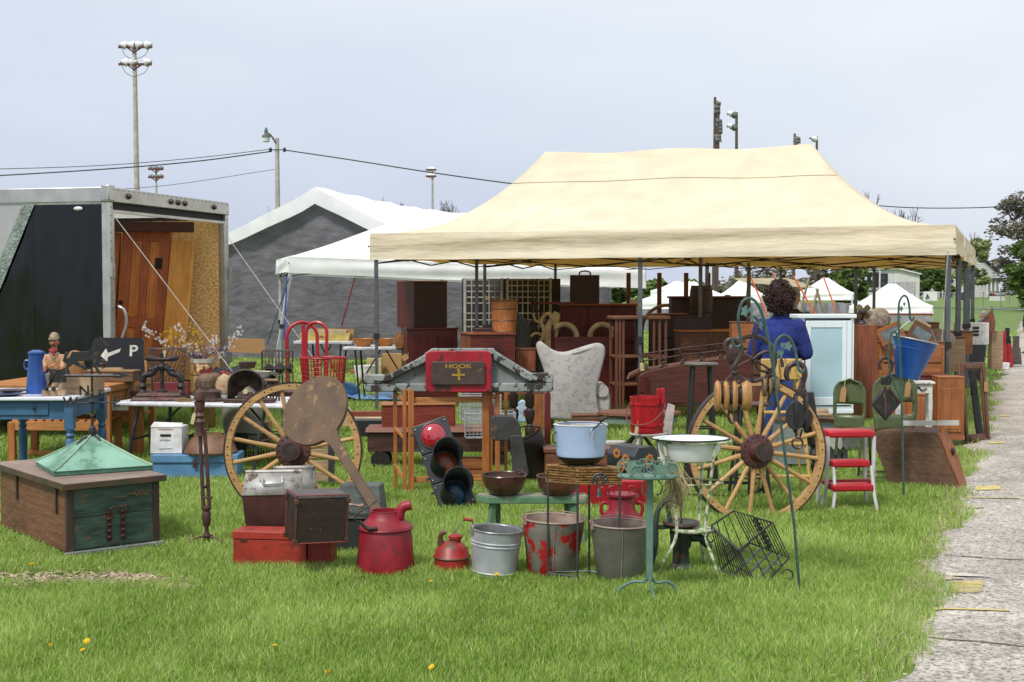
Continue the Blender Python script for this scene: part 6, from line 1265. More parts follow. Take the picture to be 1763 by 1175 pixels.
# ---- traffic light, leaning
q = at(789, 866, 8.95); t = T('traffic_light', 'black traffic signal head with red lens leaning against the honey rack', 'traffic light', 0, 0, loc=Vector((q.x, q.y, .005)), k=8.95/F, ry=-19, rx=-14, rz=6)
TLB = mat('signal black', C(62, 64, 72, .8), C(44, 46, 54, .8), scale=5, rough=.4, bump=.08); TYE = mat('signal yellow edge', C(220, 160, 40), rough=.5)
a = M(); a.box(-29, 33, 0, 18, 0, 162); t.p('housing', a, TYE)
for i in range(3):
    z = 27+54*i; a = M(); a.box(-29.5, 33.5, -4, .5, z-26.5, z+26.3); dr = t.p('door', a, TLB, bevel=1.5)
    a = M(); a.ring((2, -5, z), 23, 1.6, 'y', seg=36); t.p('lens_ring', a, mat('chrome edge', C(120, 120, 124), rough=.3, metal=.7), parent=dr)
    lm = (mat('lens blue green', C(20, 70, 100), C(10, 40, 70), rough=.3, spec=.4), mat('lens amber', C(150, 74, 40), C(110, 50, 30), rough=.3, spec=.4), mat('lens red', C(180, 10, 40, 1), C(150, 6, 34, 1), rough=.08, spec=.8, coat=1, bump=0))[i]
    a = M(); a.lathe([(22, -5), (20, -8), (14, -11.5), (7, -13), (0, -13.5)], 32, (2, 0, z), axis='y'); t.p('lens', a, lm, parent=dr)
    for (sx, sz) in ((-25, -20), (-25, 20), (29, -20), (29, 20)):
        a = M(); a.ball((sx, -5, z+sz), (2, 1.6, 2), 6, 4); t.p('screw', a, GALV, parent=dr)
    for sz in (-14, 14):
        a = M(); a.box(-36, -29, 2, 7, z+sz-2, z+sz+2); t.p('latch', a, TLB, parent=dr)
    if i < 2:
        # deep visor: open tunnel, cut away at the lower side
        a = M(); n_ = 30; vs = []
        for j, (rr, y) in enumerate(((24, -4), (24.5, -26), (25.5, -50))):
            for m2 in range(n_+1):
                an = R(-62+304*m2/n_) if j else R(-90+360*m2/n_); yy = y
                if j: yy = y*(.42+.58*max(0, min(1, (sin(an)+1.0)/1.1)))
                vs.append((2+rr*cos(an)+(-y-4)*.30, yy, z+rr*sin(an)+(-y-4)*.30))
        a.add(vs, [(j*(n_+1)+m2, j*(n_+1)+m2+1, (j+1)*(n_+1)+m2+1, (j+1)*(n_+1)+m2) for j in range(2) for m2 in range(n_)]); t.p('visor', a, TLB, parent=dr, solid=1)
# black wooden press / scoop piece on the rack's right and coal hods
q = at(888, 800, 9.35); t = T('black_saddle_box', 'black worn wooden block with curved top hanging beside the rack', 'wooden block', 0, 0, loc=q, k=9.35/F)
BLW = mat('black worn wood', C(70, 68, 70, .8), C(46, 44, 46, .8), scale=10, rough=.55, wear=C(120, 92, 66), amt=.18, wscale=20)
a = M(); a.prism([(-42, 46), (-44, 80), (-38, 86), (-6, 84), (4, 76), (9, 62), (10, 50), (-8, 52), (-10, 42), (-36, 42)], -8, 12); t.p('curved_body', a, BLW, bevel=1.5)
a = M(); a.prism([(-10, 52), (10, 52), (22, -12), (22, -18), (-6, -20), (-6, -10)], -12, 10); t.p('lower_board', a, BLW, bevel=1.5); a = M(); a.prism([(-48, 102), (-38, 106), (-36, 84), (-46, 82)], -4, 4); t.p('red_peg', a, wood('dark red peg', C(120, 44, 40), C(90, 34, 32), 'z')); a = M(); a.prism([(-6, -18), (2, -18), (-2, -34), (-12, -34)], -3, 3); t.p('lower_peg', a, BLW)
q = G(932, 838); HOD = mat('dark hod tin', C(64, 52, 50, .8), C(38, 32, 32, .8), scale=8, rough=.45, metal=.3)
t = T('coal_hod', 'dark rusty coal scuttle standing on end left of the floral chair', 'coal scuttle', 0, 0, loc=q+Vector((0, .15, 0)), k=q.y/F, ry=-18)
a = M(); vs = []; n_ = 24
for j, (r1, z, dy) in enumerate(((20, 0, 0), (26, 30, 0), (30, 70, -4), (30, 100, -12))):
    for m2 in range(n_):
        an = 2*pi*m2/n_; vs.append((r1*cos(an), dy+r1*.8*sin(an), z+(14*(-sin(an)) if j == 3 else 0)-(30*max(0, -sin(an)) if j == 3 else 0)))
a.add(vs, [(j*n_+m2, j*n_+(m2+1) % n_, (j+1)*n_+(m2+1) % n_, (j+1)*n_+m2) for j in range(3) for m2 in range(n_)]); a.f.append(tuple(range(n_))); t.p('body', a, HOD, solid=1.4)
a = M(); a.tube(curve([(-28, -10, 70), (-34, -20, 96), (0, -24, 108), (30, -14, 96)]), 1.3, 6); t.p('bail', a, IRON); a = M(); a.tube([(12, -26, 16), (34, -26, 10)], 2, 6); t.p('back_handle', a, IRON)
# ---- wicker topped iron stand with blue enamel pot
yS = 6.75; kS = yS/F; t = T('wicker_stand', 'tall thin iron plant stand with woven wicker tray top holding the blue pot', 'stand', 0, 0, loc=Vector(((1004-CX)*kS, yS+.0, 0)), k=kS)
WIC = mat('dark wicker', C(196, 148, 84), C(74, 52, 34), scale=30, stretch=(1, 1, 3), rough=.6, bump=.6)
STI = mat('stand iron', C(92, 94, 92), C(66, 68, 66), scale=14, rough=.45, metal=.4)
XL = [(-60, -4), (-6, -26), (62, -18), (14, 24)]   # four corners (x, y)
XL = [(-60, 6), (-10, -22), (62, -24), (12, 14)]
for (x, y) in XL:
    a = M(); a.tube([(x, y, -4), (x, y, 196)], 2.0, 8); t.p('leg', a, STI)
a = M(); a.tube([(XL[0][0], XL[0][1], 14), (XL[1][0], XL[1][1], 14)], 1.6, 6); a.tube([(XL[0][0], XL[0][1], 16), (XL[3][0], XL[3][1], 16), (XL[2][0], XL[2][1], 16)], 1.6, 6); t.p('stretcher', a, STI)
# woven tray sides: strands over and under
def weave(a, p, q, z0, z1, rows, n):
    p, q = Vector(p), Vector(q); d = q-p; nrm = Vector((d.y, -d.x, 0)).normalized()
    for r in range(rows):
        z = z0+(z1-z0)*(r+.5)/rows; P = []
        for i in range(n*2+1): u = i/(n*2); P.append(p+d*u+nrm*(1.4*(1 if (i+r) % 2 else -1))+Vector((0, 0, z)))
        a.tube(P, (z1-z0)/rows*.46, 5)
    for i in range(n): P = p+d*((i+.5)/n); a.tube([P+Vector((0, 0, z0)), P+Vector((0, 0, z1))], .9, 4)
corn = [(-63, 8, 0), (-10, -25, 0), (65, -27, 0), (12, 18, 0)]
a = M()
for i in range(4): weave(a, corn[i], corn[(i+1) % 4], 176, 203, 6, 16)
tr_ = t.p('wicker_tray', a, WIC); a = M(); a.slab([(c[0]*.99, c[1]*.99) for c in corn], 199, 202); t.p('tray_top', a, WIC, parent=tr_)
a = M(); [a.tube([Vector(corn[i])+Vector((0, 0, z)), Vector(corn[(i+1) % 4])+Vector((0, 0, z))], 1.8, 6) for i in range(4) for z in (175, 203)]; t.p('tray_binding', a, WIC, parent=tr_)
# the small bell ornament
a = M(); a.ring((28, -28, 180), 13, 1.6, 'y', 0, 200); a.ring((28, -28, 180), 8, 1.6, 'y', 0, 180); [a.tube([(28+8*cos(R(x)), -28, 180+8*sin(R(x))), (28+13*cos(R(x)), -28, 180+13*sin(R(x)))], 1.2, 5) for x in range(20, 180, 32)]
a.tube(curve([(24, -28, 180), (22, -28, 172), (26, -28, 168)]), 1.4, 5); a.tube(curve([(32, -28, 180), (34, -28, 172), (30, -28, 168)]), 1.4, 5); or_ = t.p('ornament', a, STI); a = M(); a.lathe([(6, -14), (4, -10), (3.4, -3), (1, 0), (0, 0)], 12, (26, -28, 168)); t.p('bell', a, STI, parent=or_)
# pot
zP = 203.5*kS; q = Vector(((1000-CX)*kS, yS-.01, zP)); t = T('enamel_pot', 'pale blue enamel cooking pot with bail handle on the wicker stand', 'pot', 0, 0, loc=q, k=kS)
PBL = mat('pale blue enamel', C(186, 204, 242, .95), C(176, 194, 234, .93), scale=2, rough=.22, bump=.02, grime=.06)
a = M(); a.shell([(40, 17), (42, 22), (46, 70), (46.5, 71)], 1.2, 40, sy=.8); t.p('body', a, PBL); a = M(); a.lathe([(45, 70), (47.5, 71.5), (45, 73), (43, 72)], 40, sy=.8); t.p('rim', a, mat('white enamel rim', C(232, 232, 232), rough=.25))
a = M(); a.lathe([(44.6, 69), (38.4, 20), (0, 19)], 36, sy=.8, caps=False); t.p('inside', a, MATS['white enamel rim']); a = M(); a.lathe([(14, 2), (30, 5), (40, 13), (41, 17), (0, 18)], 36, sy=.8); t.p('black_bottom', a, mat('sooty enamel', C(50, 36, 38), rough=.35))
for x in (-20, 22):
    a = M(); a.cyl((x, -12, -1), (x, -14, 8), 2.4); t.p('foot', a, IRON)
a = M(); a.tube(curve([(18, -38, 66), (40, -20, 82), (44, 0, 82), (0, 20, 78), (-30, 30, 73)]), 1.2, 6); bl = t.p('bail', a, IRON); a = M(); a.cyl((32, -28, 80), (42, -20, 86), 3.4); t.p('grip', a, IRONB, parent=bl)
a = M(); a.tube(curve([(18, -38, 68), (15, -39, 64), (18, -39, 58), (17, -39, 48)]), 1.8, 6); t.p('ear', a, GAL); a = M(); a.tube(curve([(-43, -12, 60), (-48, -16, 54), (-48, -17, 44), (-43, -14, 40)]), 1.3, 6); t.p('side_handle', a, IRONB)
# trivet stand under the wicker (dark dome seen below tray)
# ---- green iron plant stand with ivy gallery
yG = 6.35; kG = yG/F; t = T('green_plant_stand', 'green iron plant stand with curled ivy gallery and three legs in front', 'plant stand', 0, 0, loc=Vector(((1122-CX)*kG, yG, 0)), k=kG)
GRI = mat('sage green iron', C(118, 152, 138), C(88, 124, 110), scale=14, rough=.45, wear=C(80, 84, 76), amt=.14)
HT = 214; a = M(); a.box(-8, 4, -3, 3, 36, HT); t.p('column', a, GRI, bevel=1)
for pts in ([(-4, 0, 44), (-10, 4, 32), (-30, 10, 30), (-52, 12, 18), (-58, 12, 4)], [(0, 0, 44), (10, 6, 30), (30, 12, 30), (44, 14, 20), (50, 14, 4)], [(-2, 0, 44), (0, -6, 26), (6, -14, 8), (12, -20, 0)]):
    a = M(); a.tube(curve(pts), 2.8, 6); t.p('leg', a, GRI)
a = M(); a.lathe([(0, HT), (50, HT), (53, HT+2), (53, HT+4), (0, HT+3)], 40, (-6, 0, 0), sy=.62); t.p('top_tray', a, GRI)
a = M(); [a.tube(curve([(x, -2, HT-4), (x*1.6, -4, HT-14), (x*1.4, -3, HT-26), (x*.8, -2, HT-30)]), 1.3, 5) for x in (-10, 12)]; t.p('scroll', a, GRI)
for sd in range(2):
    for i, x in enumerate((-44, -26, -8, 12, 30)):
        y = (-1 if sd == 0 else 1)*31*sqrt(max(0, 1-((x+6)/55)**2)); r1 = 11 if i % 2 else 13; a = M(); a.ring((x, y, HT+3+r1), r1, 1.1, 'y', 0, 350, 5, 24); a.ring((x+5, y, HT+8+r1), r1*.6, 1, 'y', 0, 300, 5, 18); t.p('curl', a, GRI)
for (x, z, r1) in ((-34, HT+20, 12), (12, HT+17, 13), (34, HT+22, 9)):
    y = -30*sqrt(max(0, 1-((x+6)/55)**2))-2; P = []
    for i in range(20): an = 2*pi*i/20; rr = r1*(.62+.38*abs(cos(an*2.5))); P.append((x+rr*cos(an), z+rr*sin(an)))
    a = M(); a.prism(P, y-.6, y+.6); t.p('ivy_leaf', a, GRI)
# raffia bundle
q = Vector(((1164-CX)*kG, yG+.08, 0)); rb = random.Random(8); a = M()
for i in range(90):
    x0, z0 = rb.uniform(-14, 8), 232+rb.uniform(-12, 10); x1, z1 = x0+rb.uniform(-6, 28), z0-rb.uniform(20, 60); x2, z2 = x1+rb.uniform(-26, 4), z1-rb.uniform(8, 34)
    a.tube(curve([(x0, rb.uniform(-8, 8), z0), (x1, rb.uniform(-10, 8), z1), (x2, rb.uniform(-8, 8), z2)], 4), .55, 3)
solo('raffia_bundle', 'bundle of pale dry raffia hanging over the rim of the green plant stand', 'raffia', a, mat('raffia', C(222, 206, 164), C(180, 156, 108), scale=30, rough=.7), 0, 0, loc=q, k=kG)
# ---- enamel basin on green wire stand
yB = 6.95; kB = yB/F; t = T('wire_washstand', 'green and white flaking wire washstand with splayed legs', 'washstand', 0, 0, loc=Vector(((1196-CX)*kB, yB, 0)), k=kB)
GWI = mat('flaking green wire', C(110, 152, 76), C(84, 124, 60), scale=14, wear=C(216, 212, 190), amt=.42, wscale=28, rough=.5)
R1 = 56; zt_ = 232
a = M(); a.ring((0, 0, zt_), 64, 2.2, 'z'); a.ring((0, 0, 160), 50, 1.4, 'z'); a.v = [(x, y*.8, z) for x, y, z in a.v]; t.p('basin_ring', a, GWI)
for (dx, dy) in ((-50, -26), (22, 46), (28, -38)):
    a = M(); a.tube(curve([(dx*1.1, dy*1.1, zt_), (dx*.85, dy*.85, 160), (dx*.62, dy*.62, 76), (dx*1.05, dy*1.05, 30), (dx*1.35, dy*1.3, -2)]), 2.8, 7); t.p('leg', a, GWI)
a = M(); a.lathe([(0, 74), (36, 74), (38, 76), (38, 79), (34, 80), (0, 78)], 32, sy=.8); t.p('soap_shelf', a, GWI)
t2 = T('enamel_basin', 'white enamel wash basin with dark rim resting on the wire washstand', 'basin', 0, 0, loc=t.e.location+Vector((-.02, 0, 196*kB)), k=kB)
WEN = mat('white enamel', C(240, 242, 242, .95), C(226, 230, 230, .93), scale=2, rough=.18, bump=.02, grime=.05)
a = M(); a.shell([(34, 0), (42, 3), (52, 20), (55, 36), (67, 40)], 1.2, 44, sy=.8); t2.p('body', a, WEN); a = M(); a.ring((0, 0, 40), 67.5, 1.2, 'z', seg=44); a.v = [(x, y*.8, z) for x, y, z in a.v]; t2.p('rim', a, DRK)
# ---- hand pump
t = T('hand_pump', 'old dark green cast iron hand water pump behind the washstand', 'water pump', 1172, 988, back=14)
PMG = mat('dark green iron', C(62, 78, 66), C(42, 52, 46), scale=10, rough=.5, wear=C(96, 58, 50), amt=.22, wscale=14)
a = M(); a.lathe([(22, 0), (23, 6), (20, 12), (15, 16), (14, 40), (18, 46), (20, 78), (28, 82), (28, 88), (0, 86)], 22); t.p('barrel', a, PMG); a = M(); a.lathe([(29, 82), (32, 85), (30, 89), (24, 88)], 22); t.p('top_flange', a, IRONB)
a = M(); a.tube(curve([(18, -4, 62), (34, -8, 60), (44, -10, 50), (50, -10, 44)]), [8, 8, 8, 8, 7, 7, 7, 7, 7, 7, 7, 7, 7, 6, 6, 6, 6, 6, 6][:19], 10); t.p('spout', a, PMG)
a = M(); a.tube([(0, 0, 86), (0, 0, 116)], 2, 7); a.ball((0, 0, 118), (4, 3, 4)); t.p('piston_rod', a, IRONB)
P = curve([(0, 0, 118), (-6, 0, 124), (-22, 0, 126), (-38, 0, 112), (-44, -2, 84), (-44, -4, 50), (-52, -6, 14), (-60, -8, -4)]); a = M(); a.tube(P, 4.8, 8); t.p('handle', a, PMG); a = M(); a.bar((-40, 0, 78), (-16, 0, 80), 8, 4); a.bar((-24, 0, 118), (-18, 0, 84), 8, 4); t.p('fulcrum', a, PMG)
# ---- tipped wire magazine rack
q = G(1285, 1000); t = T('wire_magazine_rack', 'black wrought wire magazine rack tipped over in the grass', 'magazine rack', 0, 0, loc=at(1293, 1008, 6.75), k=6.75/F); t.e.location.z = 0.01
BW_ = mat('black wire iron', C(62, 58, 58, .8), C(44, 42, 42), scale=20, rough=.5, metal=.3)
def V(px, py, dy): return ((px-1293), dy, (1008-py))
# corner points measured: near-left panel, bottom panel, right panel
c = {'a': V(1222, 912, -10), 'b': V(1262, 950, -34), 'bb': V(1245, 988, -28), 'd': V(1298, 1016, -46), 'e': V(1268, 893, 30), 'f': V(1330, 909, 12), 'g': V(1361, 971, -6), 'h': V(1334, 988, -24), 'i': V(1296, 950, 20)}
def L3(p, q, u): return tuple(p[i]*(1-u)+q[i]*u for i in range(3))
a = M(); A1, A2, B1, B2 = V(1222, 912, -6), V(1265, 949, -38), V(1240, 988, -6), V(1300, 1016, -40)
for i in range(13): u = i/12; a.tube([L3(A1, A2, u), L3(B1, B2, u)], 1, 5)
a.tube([A1, A2], 1.8, 6); a.tube([B1, B2], 1.8, 6); t.p('side_grille', a, BW_)
a = M(); C1, C2, D1, D2 = V(1268, 893, 34), V(1331, 909, 8), V(1297, 950, 34), V(1361, 971, 8)
for i in range(13): u = i/12; a.tube([L3(C1, C2, u), L3(D1, D2, u)], 1, 5)
a.tube([C1, C2, D2, D1], 1.8, 6, closed=True); t.p('side_grille', a, BW_)
a = M()
for p_, q_ in ((A1, C1), (A2, C2), (B1, D1), (B2, D2)): a.tube([p_, q_], 1.6, 6)
for u in (.25, .5, .75): a.tube([L3(B1, D1, u), L3(B2, D2, u)], 1, 5); a.tube([L3(A1, C1, u), L3(B1, D1, u)], 1, 5); a.tube([L3(A2, C2, u), L3(B2, D2, u)], 1, 5)
t.p('frame', a, BW_)
a = M()
for u in (.3, .55, .8): a.bar(L3(B1, B2, u), L3(D1, D2, u), 5, 1)
t.p('bottom_slat', a, mat('grey slat', C(140, 140, 140), rough=.6))
for (x, y, s_) in ((1340, 990, 1), (1232, 925, -1), (1262, 945, -1)):
    o = V(x, y, -26); a = M(); a.tube(curve([o, (o[0]+8*s_, o[1], o[2]+6), (o[0]+18*s_, o[1], o[2]+2), (o[0]+19*s_, o[1], o[2]-8), (o[0]+12*s_, o[1], o[2]-12), (o[0]+9*s_, o[1], o[2]-7)]), 1.5, 6); t.p('scroll_foot', a, BW_)
a = M(); a.tube(curve([V(1330, 985, -28), V(1318, 1000, -30), V(1314, 1016, -30)]), 1.5, 6); t.p('scroll_foot', a, BW_)
a = M()
P0_, P1_ = V(1302, 903, 18), V(1328, 955, 12)
for i in range(7): o = L3(P0_, P1_, (i+.5)/7); a.ring(o, 4.2, 1.1, 'y', 0, 330, 5, 12); 
a.bar(P0_, P1_, 3, 1.5); t.p('cast_ornament', a, BW_)
# ---- shepherd hooks and pulleys
HKG = mat('dark green hook iron', C(72, 104, 98), C(48, 74, 72), scale=20, rough=.45); LFG = mat('leaf green iron', C(108, 142, 136), C(84, 118, 112), scale=14, rough=.5)
def hk(px, py, dy=0): return ((px-1378), dy, (1020-py))
t = T('shepherd_hook', 'tall green double shepherd hook with leaf ornaments in the grass before the right wheel', 'garden hook', 1378, 1020)
a = M(); a.tube([hk(1378, 1030), hk(1366, 900), hk(1345, 750), hk(1329, 640), hk(1319, 580), hk(1309, 545)], 2.5, 8); pl_ = t.p('pole', a, HKG)
a = M(); a.tube(curve([hk(1319, 582), hk(1311, 545), hk(1300, 520), hk(1287, 510), hk(1274, 516), hk(1267, 540), hk(1270, 570), hk(1273, 590)]), 2.6, 8); t.p('hook_arm', a, HKG)
a = M(); a.tube(curve([hk(1256, 578), hk(1258, 588), hk(1263, 594), hk(1272, 590), hk(1273, 580)]), 2.6, 8); t.p('hook_end', a, HKG)
a = M(); a.tube(curve([hk(1330, 645), hk(1328, 612), hk(1332, 586), hk(1344, 574), hk(1358, 582), hk(1366, 604), hk(1371, 630), hk(1377, 637), hk(1382, 632)]), 2.6, 8); t.p('hook_arm', a, HKG)
def blob(cx_, cy_, r1, r2, lob=2.5, rot=0):
    P = []
    for i in range(26): an = 2*pi*i/26; rr = (.78+.22*cos(an*lob*2)); x, z = r1*rr*cos(an), r2*rr*sin(an); P.append((cx_-1378+x*cos(rot)-z*sin(rot), 1020-cy_+x*sin(rot)+z*cos(rot)))
    return P
for (x, y, r1, r2) in ((1278, 532, 8, 11), (1289, 530, 6, 6), (1291, 542, 5, 4), (1299, 541, 6, 3), (1306, 556, 4, 8), (1353, 592, 8, 9), (1343, 591, 4, 6), (1340, 604, 5, 5)):
    a = M(); a.prism(blob(x, y, r1, r2), -.7, .7); t.p('leaf', a, LFG)
for pts in ([hk(1289, 536), hk(1292, 548), hk(1300, 552), hk(1308, 566)], [hk(1343, 596), hk(1344, 606), hk(1338, 616)], [hk(1337, 598), hk(1335, 612)]):
    a = M(); a.tube(curve(pts), 1.2, 5); t.p('vine', a, LFG)
YH = 6.62
def pulley_thing(name, label, px, py, Y=YH, cat='pulley', rz=0): return T(name, label, cat, px, py, Y, rz=rz)
BRI = mat('chocolate iron', C(98, 76, 72), C(62, 46, 46), scale=18, rough=.4, metal=.35, bump=.3); BLO = wood('pulley block wood', C(206, 156, 96), C(160, 110, 60), 'z', 5, rough=.45)
# triple wooden block, origin at the hook top
t = pulley_thing('wooden_block_pulley', 'triple sheave wooden block and tackle with iron hook hanging from the green hook', 1263, 590)
a = M(); a.tube(curve([(-13, 0, -14), (-14, 0, -4), (-8, 0, 4), (3, 0, 4), (12, 0, -4), (14, 0, -18), (8, 0, -32), (2, 0, -42), (2, 0, -54)]), 4.4, 9); t.p('iron_hook', a, BRI)
a = M(); a.bar((2, 0, -50), (-16, 0, -70), 4, 4); a.bar((2, 0, -50), (22, -2, -72), 6, 3); a.bar((2, 0, -50), (4, 0, -70), 5, 5); a.ball((2, 0, -52), (6, 5, 5)); t.p('strap', a, BRI)
for i, x in enumerate((-27, -13, 2, 22)):
    w_ = 9 if i < 3 else 17; 
    a = M(Tr(x, 0, -92)); vs = []; n_ = 20
    a.lathe([(0, -w_*.5), (14, -w_*.5), (16.5, 0), (14, w_*.5), (0, w_*.5)], 24, axis='x'); a.v = [(v[0], v[1]*1.0, -92+(v[2]+92)*1.65) for v in a.v]
    t.p('cheek', a, BLO, bevel=.5)
for x in (-20, -6, 9):
    a = M(); a.lathe([(0, -4), (12, -4), (10, 0), (12, 4), (0, 4)], 20, (x, 0, -92), axis='x'); a.v = [(v[0], v[1], -92+(v[2]+92)*1.5) for v in a.v]; t.p('sheave', a, IRON)
a = M(); a.cyl((28, 0, -88), (30, 0, -88), 4); a.box(-30, 28, -4, 4, -72, -68); t.p('pin', a, BRI); a = M(); a.tube(curve([(-6, 0, -116), (-8, 0, -128), (-4, 0, -138), (2, 0, -136), (2, 0, -128)]), 2.6, 7); a.tube([(4, 0, -116), (5, 0, -134)], 3, 7); t.p('lower_loop', a, BRI)
# big iron wheel pulley
t = pulley_thing('iron_wheel_pulley', 'large open spoked iron pulley wheel hanging behind the triple wooden block', 1298, 556, YH+.12)
a = M(); a.tube(curve([(-11, 0, -2), (-10, 0, 6), (-2, 0, 10), (6, 0, 4), (6, 0, -8), (0, 0, -20)]), 2.2, 7); t.p('hook', a, BRI)
wc = (-2, 0, -62); a = M(Tr(*wc) @ Rz(-18)); a.lathe([(38, -6), (42, -6), (40, 0), (42, 6), (38, 6), (35, 0), (38, -6)], 44, axis='y'); rm = t.p('grooved_rim', a, BRI)
for i in range(6):
    a = M(Tr(*wc) @ Rz(-18)); an = pi*i/3+.5; a.tube([(4*cos(an), 0, 4*sin(an)), (37*cos(an), 0, 37*sin(an))], 2, 6); t.p('spoke', a, BRI)
a = M(Tr(*wc)); a.ball((0, -2, 0), (6, 8, 6)); a.bar((0, -8, 0), (0, -8, 46), 5, 3); a.tube(curve([(0, -9, 0), (18, -10, 12), (38, -10, 10), (48, -10, -2), (50, -10, -14)]), 3, 7); a.tube(curve([(0, -9, 0), (10, -10, -18), (28, -10, -22), (38, -10, -10)]), 2.4, 7); t.p('swivel_frame', a, BRI)
a = M(); a.ball((-36, 4, -54), (11, 6, 18)); a.tube(curve([(-34, 4, -40), (-30, 4, -28), (-20, 0, -26)]), 3, 7); t.p('side_arm', a, BRI)
# small wooden block
t = pulley_thing('small_block_pulley', 'small worn wooden pulley block behind the green hook pole', 1328, 642, YH+.1)
a = M(); a.tube(curve([(-2, 0, 8), (-8, 0, 0), (-4, 0, -8), (4, 0, -4)]), 2, 6); t.p('loop', a, BRI)
OLW = wood('old pulley wood', C(150, 122, 82), C(96, 74, 50), 'z', 6)
for x in (-12, -2, 10):
    a = M(); a.lathe([(0, -3), (11, -3), (12.5, 0), (11, 3), (0, 3)], 18, (x, 0, -24), axis='x'); a.v = [(v[0], v[1], -24+(v[2]+24)*1.5) for v in a.v]; t.p('cheek', a, OLW)
a = M(); a.cyl((-14, 0, -24), (12, 0, -24), 8); t.p('sheave', a, IRON); a = M(); a.tube(curve([(-3, 0, -40), (-5, 0, -50), (2, 0, -56), (6, 0, -48)]), 1.8, 6); t.p('lower_loop', a, BRI)
# black hook pulley
t = pulley_thing('hook_pulley', 'black iron snatch block with big hook hanging left of the white cabinet', 1378, 632, YH-.06)
a = M(); a.tube(curve([(-20, 0, 18-42), (-24, 0, -14), (-20, 0, 0), (-8, 0, 6), (4, 0, 2), (8, 0, -12), (4, 0, -28), (0, 0, -40)]), [3, 3.4, 3.8, 4.2, 4.6]+[5]*38, 9); t.p('iron_hook', a, BRI)
for x, w_ in ((-8, 3), (10, 3)):
    a = M(Tr(x, 0, -84)); a.prism([(12*cos(R(i*18)), 30*sin(R(i*18)) if sin(R(i*18)) < 0 else 38*sin(R(i*18))) for i in range(20)], -w_, w_); a.v = [(x+(v[1]), (v[0]-x), v[2]) for v in a.v]; a.v = [(v[0], v[1], v[2]) for v in a.v]; t.p('cheek', a, BLKI, bevel=1)
a = M(Tr(-9, -6, -84)); a.lathe([(0, -3), (17, -3), (17, 3), (0, 3)], 26, axis='y'); a.v = [(v[0], v[1], -84+(v[2]+84)*(1.55 if v[2] > -84 else 1.45)) for v in a.v]; t.p('front_cheek', a, BLKI, bevel=1)
a = M(); a.lathe([(0, -5), (18, -5), (15, 0), (18, 5), (0, 5)], 24, (5, 3, -88), axis='y'); t.p('sheave', a, HUBM); a = M(); a.box(-8, 10, -6, 6, -50, -38); t.p('neck', a, BRI, bevel=1); a = M(); a.ring((-4, 0, -132), 9, 2, 'y'); a.tube([(-8, 0, -108), (-6, 0, -124)], 1.8, 6); a.tube([(4, 0, -108), (0, 0, -124)], 1.8, 6); t.p('shackle', a, BRI)
# ================================================================ UNDER THE CANOPY AND RIGHT GROUP
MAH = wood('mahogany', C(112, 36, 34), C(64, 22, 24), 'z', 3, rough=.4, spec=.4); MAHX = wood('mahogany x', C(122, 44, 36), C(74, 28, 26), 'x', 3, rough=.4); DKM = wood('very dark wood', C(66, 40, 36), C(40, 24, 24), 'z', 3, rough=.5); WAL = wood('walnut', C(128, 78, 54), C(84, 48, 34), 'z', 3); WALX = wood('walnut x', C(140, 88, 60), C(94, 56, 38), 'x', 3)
OAK = wood('orange oak', C(186, 116, 62), C(138, 78, 40), 'z', 3); OAKX = wood('orange oak x', C(190, 120, 66), C(140, 82, 44), 'x', 3); CHR = wood('cherry side', C(160, 88, 52), C(112, 56, 34), 'z', 3)
BRS = mat('brass knob', C(190, 160, 100), rough=.3, metal=.6)
def cab(name, label, cat, px, py, Y, w, d, h, m_, mt=None, ms=None, rz=0, panels=(), drawers=(), top=4, ov=3, floor=False, foot=0, knobs=True):
    """case furniture: w wide, d deep, h high; panels/drawers are (x0,x1,z0,z1) on the front; origin at the centre of the front bottom edge"""
    q = at(px, py, Y); t = T(name, label, cat, 0, 0, loc=q, k=Y/F, rz=rz); k0 = foot
    a = M(); a.box(-w/2, w/2, 1, d, k0, h-top); t.p('case', a, m_, bevel=.6)
    if ms is not None:
        a = M(); a.box(w/2+.05, w/2+1, 1, d, k0, h-top); t.p('side_panel', a, ms); a = M(); a.box(-w/2-1, -w/2-.05, 1, d, k0, h-top); t.p('side_panel', a, ms)
    a = M(); a.box(-w/2-ov, w/2+ov, -ov+1, d+1, h-top+.1, h); t.p('top', a, mt or m_, bevel=1)
    if foot:
        a = M(); a.box(-w/2-2, w/2+2, -1, d, 0, foot-.1); t.p('plinth', a, mt or m_, bevel=1)
    for (x0, x1, z0, z1) in panels:
        a = M(); a.box(x0, x1, -1.4, .9, z0, z1); dr = t.p('door', a, m_, bevel=.8); a = M(); a.box(x0+4, x1-4, -2.2, -1.45, z0+5, z1-5); t.p('panel', a, ms or m_, parent=dr, bevel=.6)
        if knobs: a = M(); a.ball((x1-2, -3, (z0+z1)/2), 1.3, 7, 5); t.p('knob', a, BRS, parent=dr)
    for (x0, x1, z0, z1) in drawers:
        a = M(); a.box(x0, x1, -2, .9, z0, z1); dr = t.p('drawer', a, m_, bevel=.8)
        for u in ((.5,) if x1-x0 < 40 else (.25, .75)): a = M(); a.ball((x0+(x1-x0)*u, -3.6, (z0+z1)/2), 1.6, 7, 5); t.p('knob', a, BRS, parent=dr)
    return t
